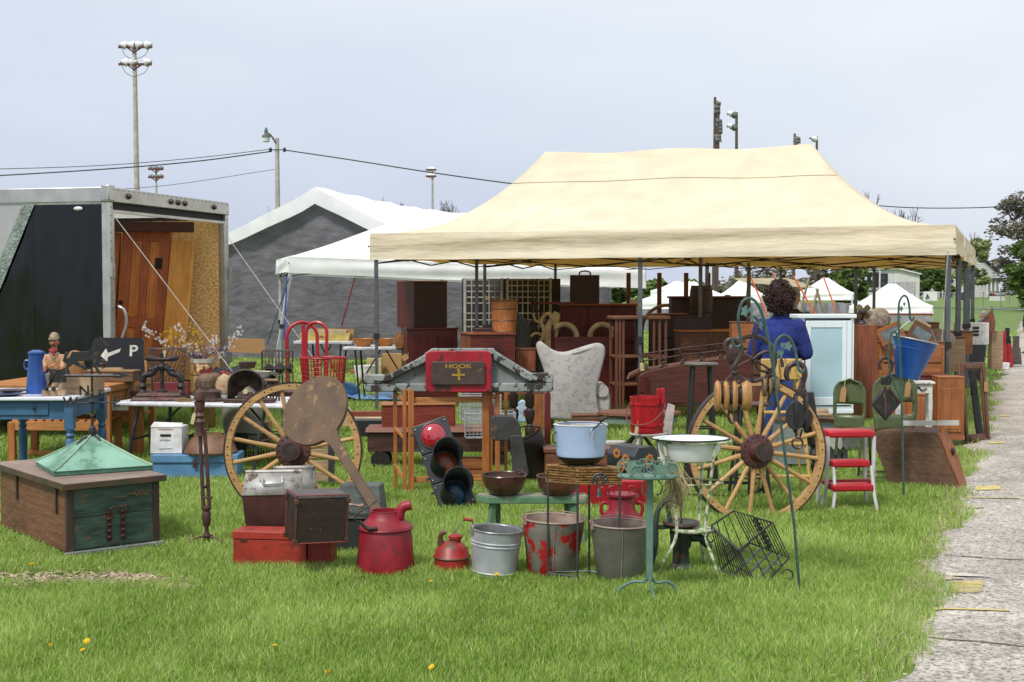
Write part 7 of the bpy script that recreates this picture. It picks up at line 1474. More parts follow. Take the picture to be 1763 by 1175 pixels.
# left stack
cab('cabinet', 'dark red panelled cabinet under the dark wooden case left of the floral chair', 'cabinet', 745, 690, 16.6, 86, 62, 126, MAHX, MAHX, MAH, rz=14, panels=((-40, -2, 40, 118), (2, 40, 40, 118)), knobs=False)
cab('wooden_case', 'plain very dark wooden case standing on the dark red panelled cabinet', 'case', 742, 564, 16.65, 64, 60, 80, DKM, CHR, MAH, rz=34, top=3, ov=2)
c = cab('cabinet', 'red brown wooden chest with round stain beneath the pine bucket', 'cabinet', 848, 690, 15.6, 78, 66, 117, MAHX, CHR, CHR, rz=16, top=4)
a = M(); a.lathe([(0, .6), (16, .6), (17, .2)], 30, (4, 0, 80), axis='y'); c.p('round_stain', a, mat('round dark stain', C(60, 24, 24), C(90, 36, 30), rough=.4))
t = T('pine_bucket', 'orange pine stave bucket with wire hoops on the red brown chest', 'bucket', 0, 0, loc=at(868, 572, 15.9), k=15.9/F)
a = M(); a.shell([(20, 0), (23.5, 56)], 2, 26); t.p('staves', a, wood('pine staves', C(212, 138, 76), C(164, 92, 48), 'z', 5))
for z in (1, 20, 40, 54): a = M(); r1 = 20+3.5*z/56; a.lathe([(r1, z-1), (r1+.7, z), (r1, z+1)], 26); t.p('hoop', a, WIR)
for x in (-23, 24): a = M(); a.box(x-1, x+1, -2, 2, 48, 62); t.p('ear', a, MAH)
tag_card(t.e, t.k, -28, -6, 60, 7, 5, 60)
solo('small_box', 'small dark box lying left of the pine bucket', 'box', M().box(-16, 16, -6, 6, 0, 6), DKM, 0, 0, loc=at(832, 571, 15.8), k=15.8/F, bevel=1)
# white lattice behind
solo('shade_backing', 'added black sheet standing in for shade behind the white lattice panels', 'tarpaulin', M().grid(lambda u, v: ((u-.5)*170, 6+2*sin(u*30), v*140), 30, 6), BLK, 0, 0, loc=at(880, 620, 19.9), k=19.9/F, solid=1)  # black sheet added in place of the shade behind the lattice
t = T('lattice_panel', 'white painted lattice panels standing behind the stacked cabinets', 'lattice', 0, 0, loc=at(880, 620, 19.5), k=19.5/F)
WLT = mat('lattice white', C(206, 204, 196), C(170, 168, 160), scale=8, rough=.7)
for (x0, x1) in ((-78, -18), (-8, 66)):
    a = M(); n_ = int((x1-x0)/9)
    for i in range(n_+1): x = x0+(x1-x0)*i/n_; a.box(x-.8, x+.8, 0, 1, 0, 138)
    for i in range(14): z = 138-10*i*(1 if i < 5 else 1.15); a.box(x0, x1, 1.1, 2, z-1, z+1) if z > 0 else None
    t.p('lattice', a, WLT, smooth=False)
for x in (-80, -16, -6, 68): a = M(); a.box(x-2, x+2, -.5, 3, 0, 141); t.p('frame_post', a, WLT)
CORR = mat('corrugated zinc', C(150, 156, 164), C(112, 120, 130), scale=5, rough=.4, metal=.5)
t = T('corrugated_sheet', 'leaning corrugated zinc sheet behind the pine bucket', 'metal sheet', 0, 0, loc=at(880, 648, 18.2), k=18.2/F); a = M(); vs = []
for i in range(121):
    u = i/120; x = -62+124*u; vs += [(x, 1.3*sin(i*1.6), 0), (x*(.75), 1.3*sin(i*1.6), 118-abs(x)*.55)]
a.add(vs, [(2*i, 2*i+2, 2*i+3, 2*i+1) for i in range(120)]); t.p('sheet', a, CORR, angle=60)
# ladder-shelf with bleached antler
t = T('plant_rack', 'dark wooden towel rack with three bars behind the floral chair', 'rack', 0, 0, loc=at(945, 690, 17.6), k=17.6/F)
for z in (190-24, 190-58, 94): a = M(); a.box(-32, 44, -2, 2, z, z+4); t.p('bar', a, MAHX, bevel=.6)
for x in (-28, -21): a = M(); a.box(x-1.5, x+1.5, -2, 2, 0, 210); t.p('post', a, LEGB)
a = M(); a.bar((-26, -3, 162), (40, -3, 100), 3); t.p('brace', a, DKM)
a = M(); q = [(0, 0, 0), (6, 0, 20), (2, 0, 40), (14, 0, 52), (22, 0, 40)]; a.tube(curve(q), 3, 7); a.tube(curve([(4, 0, 34), (-8, 0, 40), (-12, 0, 52)]), 2, 6); a.tube(curve([(5, 0, 14), (-8, 0, 18), (-16, 0, 12)]), 2.4, 6); a.prism([(8, 30), (24, 56), (34, 52), (30, 10), (20, -14), (8, 0)], 0, 6)
solo('antler_mount', 'bleached antlers on a pale skull plate behind the floral chair', 'antlers', a, mat('bone', C(232, 214, 176), C(190, 168, 128), rough=.5), 0, 0, loc=at(930, 592, 17.2), k=17.2/F)
# back row
cab('cabinet', 'long dark red cupboard with the black sample case on top', 'cupboard', 1030, 690, 18.4, 128, 50, 167, MAH, CHR, MAH, rz=0, panels=((-60, -20, 90, 160), (-18, 22, 90, 160), (24, 60, 90, 160)), knobs=False)
a = cab('sample_case', 'black sample case with leather carrying handle on the long red cupboard', 'case', 1007, 523, 18.5, 50, 22, 49, DKM, DKM, None, top=1, ov=.2); b = M(); b.tube(curve([(-9, 10, 49), (-8, 10, 54), (0, 10, 56), (9, 10, 54), (10, 10, 49)]), 1.4, 6); a.p('handle', b, DKM)
solo('white_box', 'small white box behind the black sample case', 'box', M().box(-8, 8, 0, 10, 0, 30), CWH, 0, 0, loc=at(1093, 545, 19.4), k=19/F)
# hall seat with two horse collars
t = T('hall_seat', 'dark red wooden settle behind the grey floral armchair', 'settle', 0, 0, loc=at(1003, 700, 15.9), k=15.9/F)
a = M(); a.box(-52, 56, 0, 4, 88, 120); t.p('back_board', a, MAHX, bevel=1); a = M(); a.box(-50, 54, 0, 40, 0, 88); t.p('seat_box', a, MAH)
for x in (-52, 56): a = M(); a.lathe([(3, 0), (3, 128), (4, 130), (2, 136), (3, 139), (0, 142)], 10, (x, 0, 0)); t.p('post', a, MAH)
for i, (x, lb) in enumerate(((972, 'left pale arched horse collar standing on the red settle'), (1037, 'right pale arched horse collar standing on the red settle'))):
    a = M(); a.ring((0, 0, 0), 21, 4.6, 'y', -10, 190, 9, 24); solo('horse_collar', lb, 'horse collar', a, mat('pale cream paint', C(204, 188, 146), C(150, 132, 96), scale=10, rough=.5), 0, 0, loc=at(x, 580, 16.0), k=16/F, group='pale horse collars')
# revolving bookcase
t = T('bookcase', 'dark brown open bookcase with slatted corners beside the middle canopy pole', 'bookcase', 0, 0, loc=at(1104, 716, 14.9), k=14.9/F, rz=8)
a = M(); a.box(-50, 50, -4, 54, 166, 172); t.p('top', a, WALX, bevel=1.5)
for z in (2, 52, 100): a = M(); a.box(-46, 46, 0, 50, z, z+4); t.p('shelf', a, WALX, bevel=.6)
for x in (-44, -38, -32, 22, 32, 43):
    for y in ((1, 48) if x in (-44, 43) else (1,)): a = M(); a.box(x-2, x+2, y-1.5, y+1.5, 6, 166); t.p('upright', a, WAL)
a = M(); a.box(-6, 6, 20, 30, 6, 165); t.p('core', a, DKM)
# armchair in floral cover
FLO = None
def floral():
    m, n, b = _new('grey floral cloth'); N, L = n.nodes, n.links; tc = N.new('ShaderNodeTexCoord'); v = N.new('ShaderNodeTexVoronoi'); v.inputs['Scale'].default_value = 13; L.new(tc.outputs['Object'], v.inputs[0])
    w_ = N.new('ShaderNodeTexWave'); w_.wave_type = 'RINGS'; w_.inputs['Scale'].default_value = 4; v2 = N.new('ShaderNodeTexVoronoi'); v2.inputs['Scale'].default_value = 34; v2.feature = 'SMOOTH_F1'; L.new(tc.outputs['Object'], v2.inputs[0])
    nz_ = N.new('ShaderNodeTexNoise'); nz_.inputs['Scale'].default_value = 22; nz_.inputs['Detail'].default_value = 5; L.new(tc.outputs['Object'], nz_.inputs[0])
    s_ = N.new('ShaderNodeMath'); s_.operation = 'ADD'; L.new(v.outputs[0], s_.inputs[0]); L.new(v2.outputs[0], s_.inputs[1]); s2 = N.new('ShaderNodeMath'); s2.operation = 'MULTIPLY_ADD'; s2.inputs[1].default_value = 1.1; L.new(nz_.outputs[0], s2.inputs[0]); L.new(s_.outputs[0], s2.inputs[2])
    r = N.new('ShaderNodeValToRGB'); e = r.color_ramp.elements; e[0].position = .34; e[0].color = C(196, 191, 188, .8); e[1].position = .70; e[1].color = C(186, 180, 177, .78); e2 = e.new(.47); e2.color = C(150, 148, 154, .78); e3 = e.new(.56); e3.color = C(190, 184, 180, .8); e4 = e.new(.63); e4.color = C(146, 144, 150, .78); s3 = N.new('ShaderNodeMath'); s3.operation = 'MULTIPLY'; s3.inputs[1].default_value = .5; L.new(s2.outputs[0], s3.inputs[0]); L.new(s3.outputs[0], r.inputs[0])
    L.new(r.outputs[0], b.inputs['Base Color']); b.inputs['Roughness'].default_value = .9; return m
FLO = floral()
t = T('wingback_armchair', 'wingback armchair in grey floral fabric seen from behind', 'armchair', 0, 0, loc=at(984, 730, 13.7), k=13.7/F)
sil = [(-42, 6), (44, 6), (46, 30), (44, 56), (50, 84), (57, 112), (59, 126), (56, 135), (46, 139), (30, 136), (10, 130), (-10, 124), (-26, 125), (-38, 131), (-47, 138), (-54, 142), (-60, 138), (-60, 128), (-54, 110), (-46, 86), (-42, 60), (-44, 30)]
a = M(); cx_, cz_ = 0, 66
SP = [p for p in curve([(x, 0, z) for x, z in sil]+[(sil[0][0], 0, sil[0][1])], 3)]
n_ = len(SP); vs = []
for y, sc in ((-5, .90), (-3, .97), (2, 1.0), (16, 1.0), (22, .96)): vs += [(cx_+(p.x-cx_)*sc, y+.004*(p.x*p.x)*(1 if y > 0 else .8), cz_+(p.z-cz_)*sc) for p in SP]
a.add(vs, [(j*n_+i, j*n_+(i+1) % n_, (j+1)*n_+(i+1) % n_, (j+1)*n_+i) for j in range(4) for i in range(n_)]+[tuple(range(n_)), tuple(range(4*n_, 5*n_))]); t.p('back', a, FLO, angle=60)
for x0, x1 in ((36, 68), (-46, -34)):
    a = M(); a.box(x0, x1, 14, 92, 4, 52); t.p('arm', a, FLO, bevel=5); a = M(); a.cyl(((x0+x1)/2+2, 10, 56), ((x0+x1)/2+2, 92, 56), 11); t.p('arm_roll', a, FLO)
a = M(); a.box(-36, 38, 20, 96, 4, 34); t.p('seat', a, FLO, bevel=4)
for x in (-34, 58):
    for y in (4, 84): a = M(); a.cyl((x, y, 6), (x, y, -10), 3.4, 2.4); t.p('leg', a, DKM)
# arched wheel, barrel, dressers behind the woman
t = T('half_wheel', 'pale arched half of a wooden wheel behind the brown dresser', 'wheel', 0, 0, loc=at(1148, 560, 19), k=19/F); a = M(); a.ring((0, 0, -8), 42, 3, 'y', 0, 180, 7, 28, sx=1.0); t.p('rim', a, PALEW)
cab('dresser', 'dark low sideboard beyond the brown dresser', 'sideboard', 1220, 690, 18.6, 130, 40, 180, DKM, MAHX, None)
cab('dresser', 'brown wooden dresser with cupboard door left of the woman', 'dresser', 1218, 700, 15.3, 104, 50, 132, WAL, OAKX, WAL, rz=-2, panels=((4, 48, 40, 118),), drawers=((-48, 0, 96, 120),), knobs=True)
t = T('wooden_barrel', 'tall dark stave barrel standing on the sideboard left of the woman', 'barrel', 0, 0, loc=at(1207, 546, 18.2), k=18.2/F); a = M(); a.lathe([(17, 0), (19.5, 14), (20.5, 28), (19.5, 42), (17.5, 54), (0, 53)], 22); t.p('staves', a, wood('barrel wood', C(84, 58, 48), C(50, 34, 30), 'z', 5))
for z in (8, 46): a = M(); a.lathe([(18.6, z-1.5), (19.6, z), (18.6, z+1.5)], 22); t.p('hoop', a, IRON)
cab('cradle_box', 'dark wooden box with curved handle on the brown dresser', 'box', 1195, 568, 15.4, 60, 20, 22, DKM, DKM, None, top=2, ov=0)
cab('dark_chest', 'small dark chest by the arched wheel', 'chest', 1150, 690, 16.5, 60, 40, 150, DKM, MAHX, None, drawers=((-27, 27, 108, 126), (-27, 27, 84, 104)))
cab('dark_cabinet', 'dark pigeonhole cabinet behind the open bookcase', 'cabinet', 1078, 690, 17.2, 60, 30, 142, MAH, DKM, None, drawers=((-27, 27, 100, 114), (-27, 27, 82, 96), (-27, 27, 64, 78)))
# sleigh bench
t = T('sleigh', 'long maroon wooden sleigh body with turned iron rail under the canopy', 'sleigh', 0, 0, loc=at(1190, 694, 12.6), k=12.6/F, rz=9)
MRN = wood('maroon board', C(110, 58, 46), C(76, 38, 34), 'x', 3, rough=.4)
side = [(-70, 10), (-64, 0), (110, 0), (112, 84), (-20, 66), (-84, 54), (-92, 48), (-93, 40), (-86, 44), (-76, 44), (-72, 34)]
for y in (0, 52): a = M(); a.prism(side, y, y+3); t.p('side_board', a, MRN, bevel=.8)
a = M(); a.box(-66, 108, 3, 52, 4, 10); t.p('floor_board', a, MRN)
a = M(); a.prism([(-112, 42), (-108, 52), (-90, 60), (100, 84), (100, 80), (-86, 54), (-104, 48), (-110, 40)], 8, 12); t.p('runner', a, wood('pale runner', C(150, 110, 90), C(110, 72, 60), 'x', 4), bevel=.8)
for z0, z1 in ((84, 106), (72, 94)): a = M(); a.tube([(-90, 6, z0), (0, 6, (z0+z1)/2+1), (100, 6, z1)], 1.6, 6); t.p('rail', a, BRI)
for x in (-86, -52, -18, 16, 50, 84):
    z = 82+(x+90)*.12; a = M(); a.tube(curve([(x-6, 6, z+4), (x, 4, z-4), (x+2, 6, z-18), (x-2, 6, z-24)]), 1.5, 6); a.ring((x+5, 5, z-20), 4, 1, 'y', -40, 240, 5, 12); t.p('spindle', a, BRI)
tag_card(t.e, t.k, -88, 2, 70, 7, 14, -8)
# stools, table tops in the shade
t = T('round_table', 'round brown topped table with green apron behind the red wooden pail', 'table', 0, 0, loc=at(1100, 800, 11.6), k=11.6/F); a = M(); a.lathe([(0, 85), (70, 85), (73, 88), (72, 92), (0, 93)], 40, sy=.7); t.p('tabletop', a, WALX); a = M(); a.lathe([(66, 74), (66, 85), (64, 85)], 40, sy=.7); t.p('apron', a, mat('pale green paint', C(140, 170, 150), rough=.6))
for an in (40, 140, 220, 320): a = M(); a.tube([(0, 0, 60), (40*cos(R(an)), 28*sin(R(an)), 20), (52*cos(R(an)), 36*sin(R(an)), 0)], 3, 7); t.p('leg', a, DKM)
a = M(); a.cyl((0, 0, 20), (0, 0, 76), 6); t.p('column', a, DKM)
def stool(name, label, px, py, Y, r, h, mt, ml, splay=1.15, n=4, rings=(), seat_th=5, sq=False, back=0, group=None):
    t = T(name, label, 'stool', 0, 0, loc=at(px, py, Y), k=Y/F, group=group); t.e.location.z = 0
    a = M(); a.lathe([(0, h-seat_th), (r*.94, h-seat_th), (r, h-seat_th*.5), (r*.97, h), (0, h+.4)], 30, sy=.85); t.p('seat', a, mt)
    for i in range(n):
        an = 2*pi*(i+.5)/n; c_, s_ = cos(an), sin(an); a = M(); a.bar((r*.7*c_, r*.6*s_, h-seat_th), (r*splay*c_, r*splay*.85*s_, 0), 6 if ml is WST else 4.5); t.p('leg', a, ml, smooth=False)
    for z in rings:
        u = 1-z/h; q = [(r*(.7+(splay-.7)*u)*cos(2*pi*(i+.5)/n), r*(.6+(splay*.85-.6)*u)*sin(2*pi*(i+.5)/n), z) for i in range(n)]; a = M(); [a.bar(q[i], q[(i+1) % n], 3) for i in range(n)]; t.p('stretcher', a, ml, smooth=False)
    return t
WST = mat('chalky white paint', C(226, 224, 218), C(204, 200, 192), scale=6, wear=C(130, 110, 92), amt=.2, wscale=18, rough=.6)
stool('white_stool', 'white painted wooden stool carrying the red wooden pail', 1116, 812, 10.9, 33, 66, WST, WST, rings=(24,))
stool('white_stool', 'small white stool behind the pale blue enamel pot', 1058, 812, 11.0, 19, 48, WST, WST)
stool('black_stool', 'tall black industrial swivel stool behind the right wagon wheel', 1290, 868, 9.4, 34, 172-4, mat('dark red brown seat', C(98, 58, 52), rough=.4), LEGB, 1.3, rings=(40, 96))
stool('black_stool', 'black square framed stool with grey top left behind the right wagon wheel', 1206, 860, 9.8, 30, 222, mat('grey seat', C(116, 110, 104), rough=.5), LEGB, 1.2, rings=(40, 110, 150))
# black iron sawhorse frame on the grass behind the basin
t = T('sawhorse', 'low black wooden frame lying behind the basin and the right wheel', 'frame', 0, 0, loc=at(1230, 872, 9.4), k=9.4/F)
for (p_, q_) in (((-72, -10, 22), (60, 10, 14)), ((-60, 30, 40), (80, 40, 34)), ((-72, -10, 22), (-60, 30, 40)), ((40, -10, 8), (100, 40, 30)), ((-10, 0, 24), (-10, 0, 90)), ((60, 0, 14), (60, 0, 90))): a = M(); a.bar(p_, q_, 5, 4); t.p('beam', a, LEGB, smooth=False)
# red pail
t = T('wooden_pail', 'bright red painted wooden pail with wire bail and tag on the white stool', 'pail', 0, 0, loc=at(1114, 745, 10.9), k=10.9/F)
RPL = mat('bright red pail paint', C(206, 28, 40), C(170, 20, 32), scale=4, stretch=(4, 4, 1), wear=C(70, 34, 30), amt=.24, wscale=12, rough=.4)
a = M(); a.shell([(28, 0), (28.5, 30), (30, 62)], 2, 30); t.p('staves', a, RPL)
for z in (14, 50): a = M(); r1 = 28.4+z*.02; a.lathe([(r1, z-2.5), (r1+1, z-2), (r1+1.2, z+2), (r1+.3, z+2.5)], 30); t.p('hoop', a, RPL)
for x in (16, 24): a = M(); a.box(x-3, x+3, -27, -24, 50, 78) if x == 16 else a.box(x-3, x+4, -22, -18, 50, 78); t.p('ear', a, RPL, bevel=1)
a = M(); a.tube(curve([(-30, -6, 50), (-38, -16, 34), (-30, -30, 18), (0, -38, 20), (24, -30, 40), (30, -14, 58)]), 1.1, 6); t.p('bail', a, mat('faded red wire', C(150, 70, 70), rough=.5)); tag_card(t.e, t.k, -20, -33, 16, 6, 14, 8)
solo('white_chair_back', 'pale pinkish board standing behind the red wooden pail', 'board', M().prism([(0, 0), (18, 0), (24, 52), (12, 56)], 0, 3), mat('pinkish white', C(220, 208, 206), rough=.6), 0, 0, loc=at(1138, 750, 11.25), k=11.2/F, bevel=.5)
# octagonal painted box, red tub chest, red brown crate
t = T('painted_box', 'black eight sided wooden box painted with sunflowers behind the green plant stand', 'box', 0, 0, loc=at(1090, 815, 8.1), k=8.1/F, rz=-10)
BLP = mat('black painted box', C(60, 64, 72, .8), C(42, 46, 52, .8), scale=6, rough=.5)
a = M(); q = [(-22, 0), (22, 0), (30, 14), (30, 34), (18, 48), (-18, 48), (-30, 34), (-30, 14)]; a.xf = Rz(52); a.prism(q, -30, 34); t.p('body', a, BLP, bevel=1)
SUNF = mat('sunflower petals', C(226, 150, 50), C(180, 100, 40), scale=40, rough=.5)
for (x, z, y) in ((-30, 30, -32), (-14, 38, -36), (-38, 12, -28), (-22, 16, -34)):
    a = M(Rz(52)); 
    for i in range(9): an = i*.7; a.ball((-30.3, (x+22)*1.3+6*cos(an), z-2+6*sin(an)), (.6, 3, 3), 6, 4)
    t.p('sunflower', a, SUNF)
a = M(Rz(52)); [a.ball((8+8*cos(i*.8), -30.5, 24+8*sin(i*.8)), (4, .6, 4), 6, 4) for i in range(8)]; t.p('sunflower', a, SUNF)
t = T('red_tub', 'low bright red wooden tray box behind the red milk can', 'box', 0, 0, loc=at(1050, 872, 9.0), k=9.0/F, rz=2); a = M(); a.box(-66, 68, 0, 40, 0, 44, top=(-72, 74, -6, 46)); t.p('box', a, mat('bright red boards', C(204, 32, 48), C(172, 24, 40), scale=3, stretch=(1, 5, 5), rough=.45), bevel=1); a = M(); a.tube(curve([(40, -7, 30), (36, -9, 24), (42, -9, 16), (50, -9, 22), (48, -7, 32)]), 1.2, 5); t.p('latch', a, IRONB)
solo('black_trivet', 'black iron trivet stand peeking out under the wicker tray', 'trivet', M().lathe([(4, 0), (5, 16), (12, 22), (13, 26), (0, 26)], 12), IRON, 0, 0, loc=at(980, 850, 8.2), k=8.2/F)
t = T('red_brown_crate', 'red brown wooden crate behind the pale blue enamel pot', 'crate', 0, 0, loc=at(994, 842, 9.9), k=9.9/F, rz=2); a = M(); a.box(-55, 58, 0, 60, 0, 62); t.p('box', a, WALX, bevel=1); a = M(); a.box(-58, 61, -2, 60, 62.5, 70); t.p('lid', a, WALX, bevel=1)
for z in (20, 40): a = M(); a.box(-55, 58, -.6, -.1, z, z+1.4); t.p('board_gap', a, DKM)
# ---- low cart with red chest, wire crates and more behind the rack
t = T('low_cart', 'low dark factory cart with iron wheels behind the honey rack', 'cart', 0, 0, loc=at(758, 826, 10.9), k=10.9/F); t.e.location.z = 0
a = M(); a.box(-130, 130, -4, 60, 66, 74, top=(-128, 130, 0, 60)); t.p('deck', a, wood('cart deck', C(152, 92, 66), C(104, 60, 44), 'x', 3), bevel=1); a = M(); a.box(-126, 122, 2, 56, 32, 65); t.p('frame', a, wood('cart frame', C(92, 54, 40), C(54, 34, 30), 'x', 3), bevel=1)
for x in (-104, 96):
    for y in (6, 48): a = M(); a.lathe([(0, -4), (16, -4), (17, 0), (16, 4), (0, 4)], 20, (x, y, 17), axis='y'); t.p('wheel', a, IRON)
for x in (-118, -60, 60, 112):
    for z in (40, 58): a = M(); a.ball((x, 1.5, z), (2, 1, 2), 6, 4); t.p('bolt', a, IRONB)
t = T('red_chest', 'plain red brown chest with handle standing on the low cart', 'chest', 0, 0, loc=at(723, 755, 11.0), k=11/F, rz=8); a = M(); a.box(-64, 60, 0, 52, 0, 56); t.p('box', a, wood('red chest board', C(150, 62, 44), C(112, 42, 32), 'x', 3), bevel=1); a = M(); a.box(-67, 63, -2, 54, 56.5, 60); t.p('lid', a, OAKX, bevel=1); a = M(); a.ring((8, 10, 58), 8, 2, 'y', 0, 180); t.p('handle', a, BRS); a = M(); a.box(60.2, 62, 2, 50, 2, 54); t.p('end_panel', a, OAK)
for x, y, Y, lb, s_ in ((842, 752, 10.9, 'open chrome wire crate on the low cart behind the traffic light', 1), (826, 722, 11.6, 'rear chrome wire crate with grass showing through', .8)):
    t = T('wire_crate', lb, 'crate', 0, 0, loc=at(x, y, Y), k=Y/F, rz=6); wire_basket(t, -42*s_, 44*s_, -24, 24, 0, 42, 13, 6, 6, .5, GAL)
t = T('wooden_crate', 'brown slatted wooden crate in the grass behind the traffic light', 'crate', 0, 0, loc=at(782, 846, 10.0), k=10/F); 
for z in (0, 19, 38):
    a = M(); a.box(-48, 50, 0, 2, z+1, z+17); t.p('slat', a, OAKX, bevel=.5); a = M(); a.box(-48, -46, 2.2, 44, z+1, z+17); a.box(48, 50, 2.2, 44, z+1, z+17); t.p('end_slats', a, OAKX)
a = M(); a.box(-3, 4, -.8, 1, 1, 55); t.p('batten', a, OAKX); a = M(); a.box(-46, 48, 40, 42, 1, 55); t.p('back_board', a, OAKX)
t = T('wooden_crate', 'honey boards crate with grey brackets behind the left wagon wheel', 'crate', 0, 0, loc=at(530, 830, 9.8), k=9.8/F)
for z in (0, 20, 40, 58): a = M(); a.box(-36, 38, 0, 3, z+1, z+17); t.p('board', a, PALEW, bevel=.6)
a = M(); a.box(36, 46, -4, 4, 0, 84); t.p('bracket', a, STEELT)
solo('black_crate', 'black plastic crate with white papers left of the red chest', 'crate', M().box(-26, 22, 0, 30, 0, 28, top=(-30, 26, -2, 32)), mat('black plastic', C(50, 52, 56), rough=.5), 0, 0, loc=at(642, 752, 11.6), k=11.6/F)
solo('long_board', 'long red brown beam lying in front of the blue tarpaulin', 'board', M().box(-80, 130, 0, 8, 0, 20), wood('red beam', C(168, 84, 60), C(120, 56, 42), 'x', 3), 0, 0, loc=at(650, 728, 14.2), k=14/F, bevel=1)
solo('pale_board', 'pale unpainted boards stacked behind the left wagon wheel', 'boards', M().box(-60, 70, 0, 14, 0, 16), wood('fresh board', C(222, 196, 156), C(190, 160, 120), 'x', 3), 0, 0, loc=at(590, 735, 13.6), k=13.6/F, bevel=1)
# turned legs and boards right of the rack
t = T('turned_table', 'dark table frame with bulbous turned legs left of the floral chair', 'table', 0, 0, loc=at(898, 790, 11.6), k=11.6/F)
for x in (-14, 14): a = M(); a.lathe([(5, 0), (6, 20), (4, 30), (8, 40), (9, 52), (5, 60), (7, 66), (9, 76), (9, 84), (5, 88), (8, 92), (8, 118)], 14, (x, 0, 0)); t.p('leg', a, DKM)
a = M(); a.box(-26, 40, -6, 30, 112, 122); t.p('apron', a, WALX)
for x0, x1, m_ in ((-8, 10, OAK), (11, 22, wood('deep red board', C(128, 34, 34), C(96, 26, 28), 'z'))):
    solo('headboard', ('honey' if m_ is OAK else 'deep red')+' bed board standing between turned legs and floral chair', 'board', M().prism([(x0, 0), (x1, 0), (x1, 118), ((x0+x1)/2, 124), (x0, 116)], 0, 3), m_, 0, 0, loc=at(926, 795, 12.0), k=12/F, bevel=.6)
t = T('detergent_bag', 'white and blue packet with red number standing behind the rack', 'packet', 0, 0, loc=at(899, 728, 12.4), k=12.4/F); a = M(); a.prism([(-12, 0), (14, 0), (16, 22), (10, 34), (0, 40), (-8, 34), (-12, 20)], 0, 8); t.p('packet', a, mat('packet print', C(226, 232, 240), C(90, 170, 210), scale=16, rough=.4), bevel=2); text('1', 16, RED, t.e, (3, -.4, 16), k=t.k)
# red pediment of hand trucks
HTR = mat('hand truck red', C(196, 24, 44), C(166, 18, 36), scale=6, rough=.35, wear=C(110, 60, 56), amt=.14)
for i, (px, Y, rz, dx, lb) in enumerate(((521, 14.0, 10, 0, 'tall red tubular hand truck, the rear one with wide round handle'), (541, 13.2, -14, 0, 'red hand truck with narrow curved handle in front of the wide one'))):
    t = T('hand_truck', lb, 'hand truck', 0, 0, loc=at(px, 690, Y), k=Y/F, rz=rz, rx=-4); t.e.location.z = .02; w_ = 26 if i == 0 else 19; zz = 146 if i == 0 else 142
    kk_ = HC/t.k-(690-495)*0
    H0 = (HC-.02)/t.k-(555-495)   # handle top seen at row 555
    a = M(); a.tube([(-w_, 0, 0)]+[(w_*cos(R(180-i2*12)), 0, H0-w_+w_*sin(R(180-i2*12))) for i2 in range(16)]+[(w_, 0, 0)], 3.0, 8); t.p('frame_tube', a, HTR)
    if i == 0: a = M(); a.tube([(2, 0, 4), (2, 0, H0-4)], 3, 8); t.p('centre_tube', a, HTR)
    for z in (30, 74): a = M(); a.bar((-w_, 0, z), (w_, 0, z), 6, 3); t.p('cross_bar', a, HTR)
    for x in (-w_-6, w_+6): a = M(); a.lathe([(0, -4), (14, -4), (18, -3), (18, 3), (14, 4), (0, 4)], 18, (x, 8, 16), axis='x'); t.p('wheel', a, RUB)
tag = PAPER
t = T('red_wire_basket', 'bright red mesh market basket below the red hand trucks', 'basket', 0, 0, loc=at(556, 700, 12.4), k=12.4/F)
a = M(); n_ = 40
for i in range(n_): an = 2*pi*i/n_; a.tube([(31*cos(an), 22*sin(an), 0), (39*cos(an), 27*sin(an), 84)], .7, 4)
for j in range(12): u = j/11; a.ring((0, 0, 84*u), 31+8*u, .6, 'z', n=4, seg=30)
a.v = [(x, y if abs(y) < 1 else y*.75, z) for x, y, z in a.v]; t.p('mesh', a, HTR); a = M(); a.ring((0, 0, 84), 39, 1.8, 'z'); a.v = [(x, y*.72, z) for x, y, z in a.v]; t.p('rim', a, HTR)
# folding tables in the distance with bowls, yellow box, basket
FB = mat('far table white', C(228, 228, 232), rough=.5)
def ftable(label, x0, x1, py, Y, zdepth=.7):
    q0, q1 = at(x0, py, Y), at(x1, py, Y); t = T('folding_table', label, 'table', 0, 0, loc=(q0.x, q0.y, 0), k=1); w_ = (q1-q0).length; a = M(); a.box(0, w_, 0, zdepth, q0.z-.04, q0.z); t.p('tabletop', a, FB, bevel=.01)
    for x in (.15, w_-.15):
        for y in (.06, zdepth-.06): a = M(); a.tube([(x, y, q0.z-.04), (x+(.06 if x < .5 else -.06), y, 0)], .014, 6); t.p('leg', a, STEELT)
        a = M(); a.tube([(x, .3, .2), (x+(.3 if x < .5 else -.3), .3, q0.z-.05)], .01, 6); t.p('brace', a, STEELT)
    return t
ftable('white folding table carrying the yellow printed box near the grey tent', 505, 606, 588, 17.2)
ftable('white folding table carrying the two orange bowls', 590, 722, 598, 16.9)
q = at(562, 588, 17.3); t = T('yellow_box', 'open yellow cardboard box with red printing on the far folding table', 'box', 0, 0, loc=q, k=17.3/F); a = M(); a.box(-44, 38, 0, 30, 0, 14, top=(-46, 40, 0, 30)); t.p('box', a, mat('yellow card', C(230, 206, 120), rough=.7)); a = M(); a.prism([(-32, 22), (44, 20), (42, 0), (-36, 14)], 31, 32); t.p('flap', a, CARD); text('FRUIT', 6, RED, t.e, (-4, -.4, 7), k=t.k)
a = M(); a.box(-40, 34, 2, 28, 14, 19); t.p('paper', a, mat('kraft paper', C(226, 206, 166), rough=.8))
ORB = mat('orange bowl', C(218, 140, 66), C(190, 112, 46), scale=3, rough=.35)
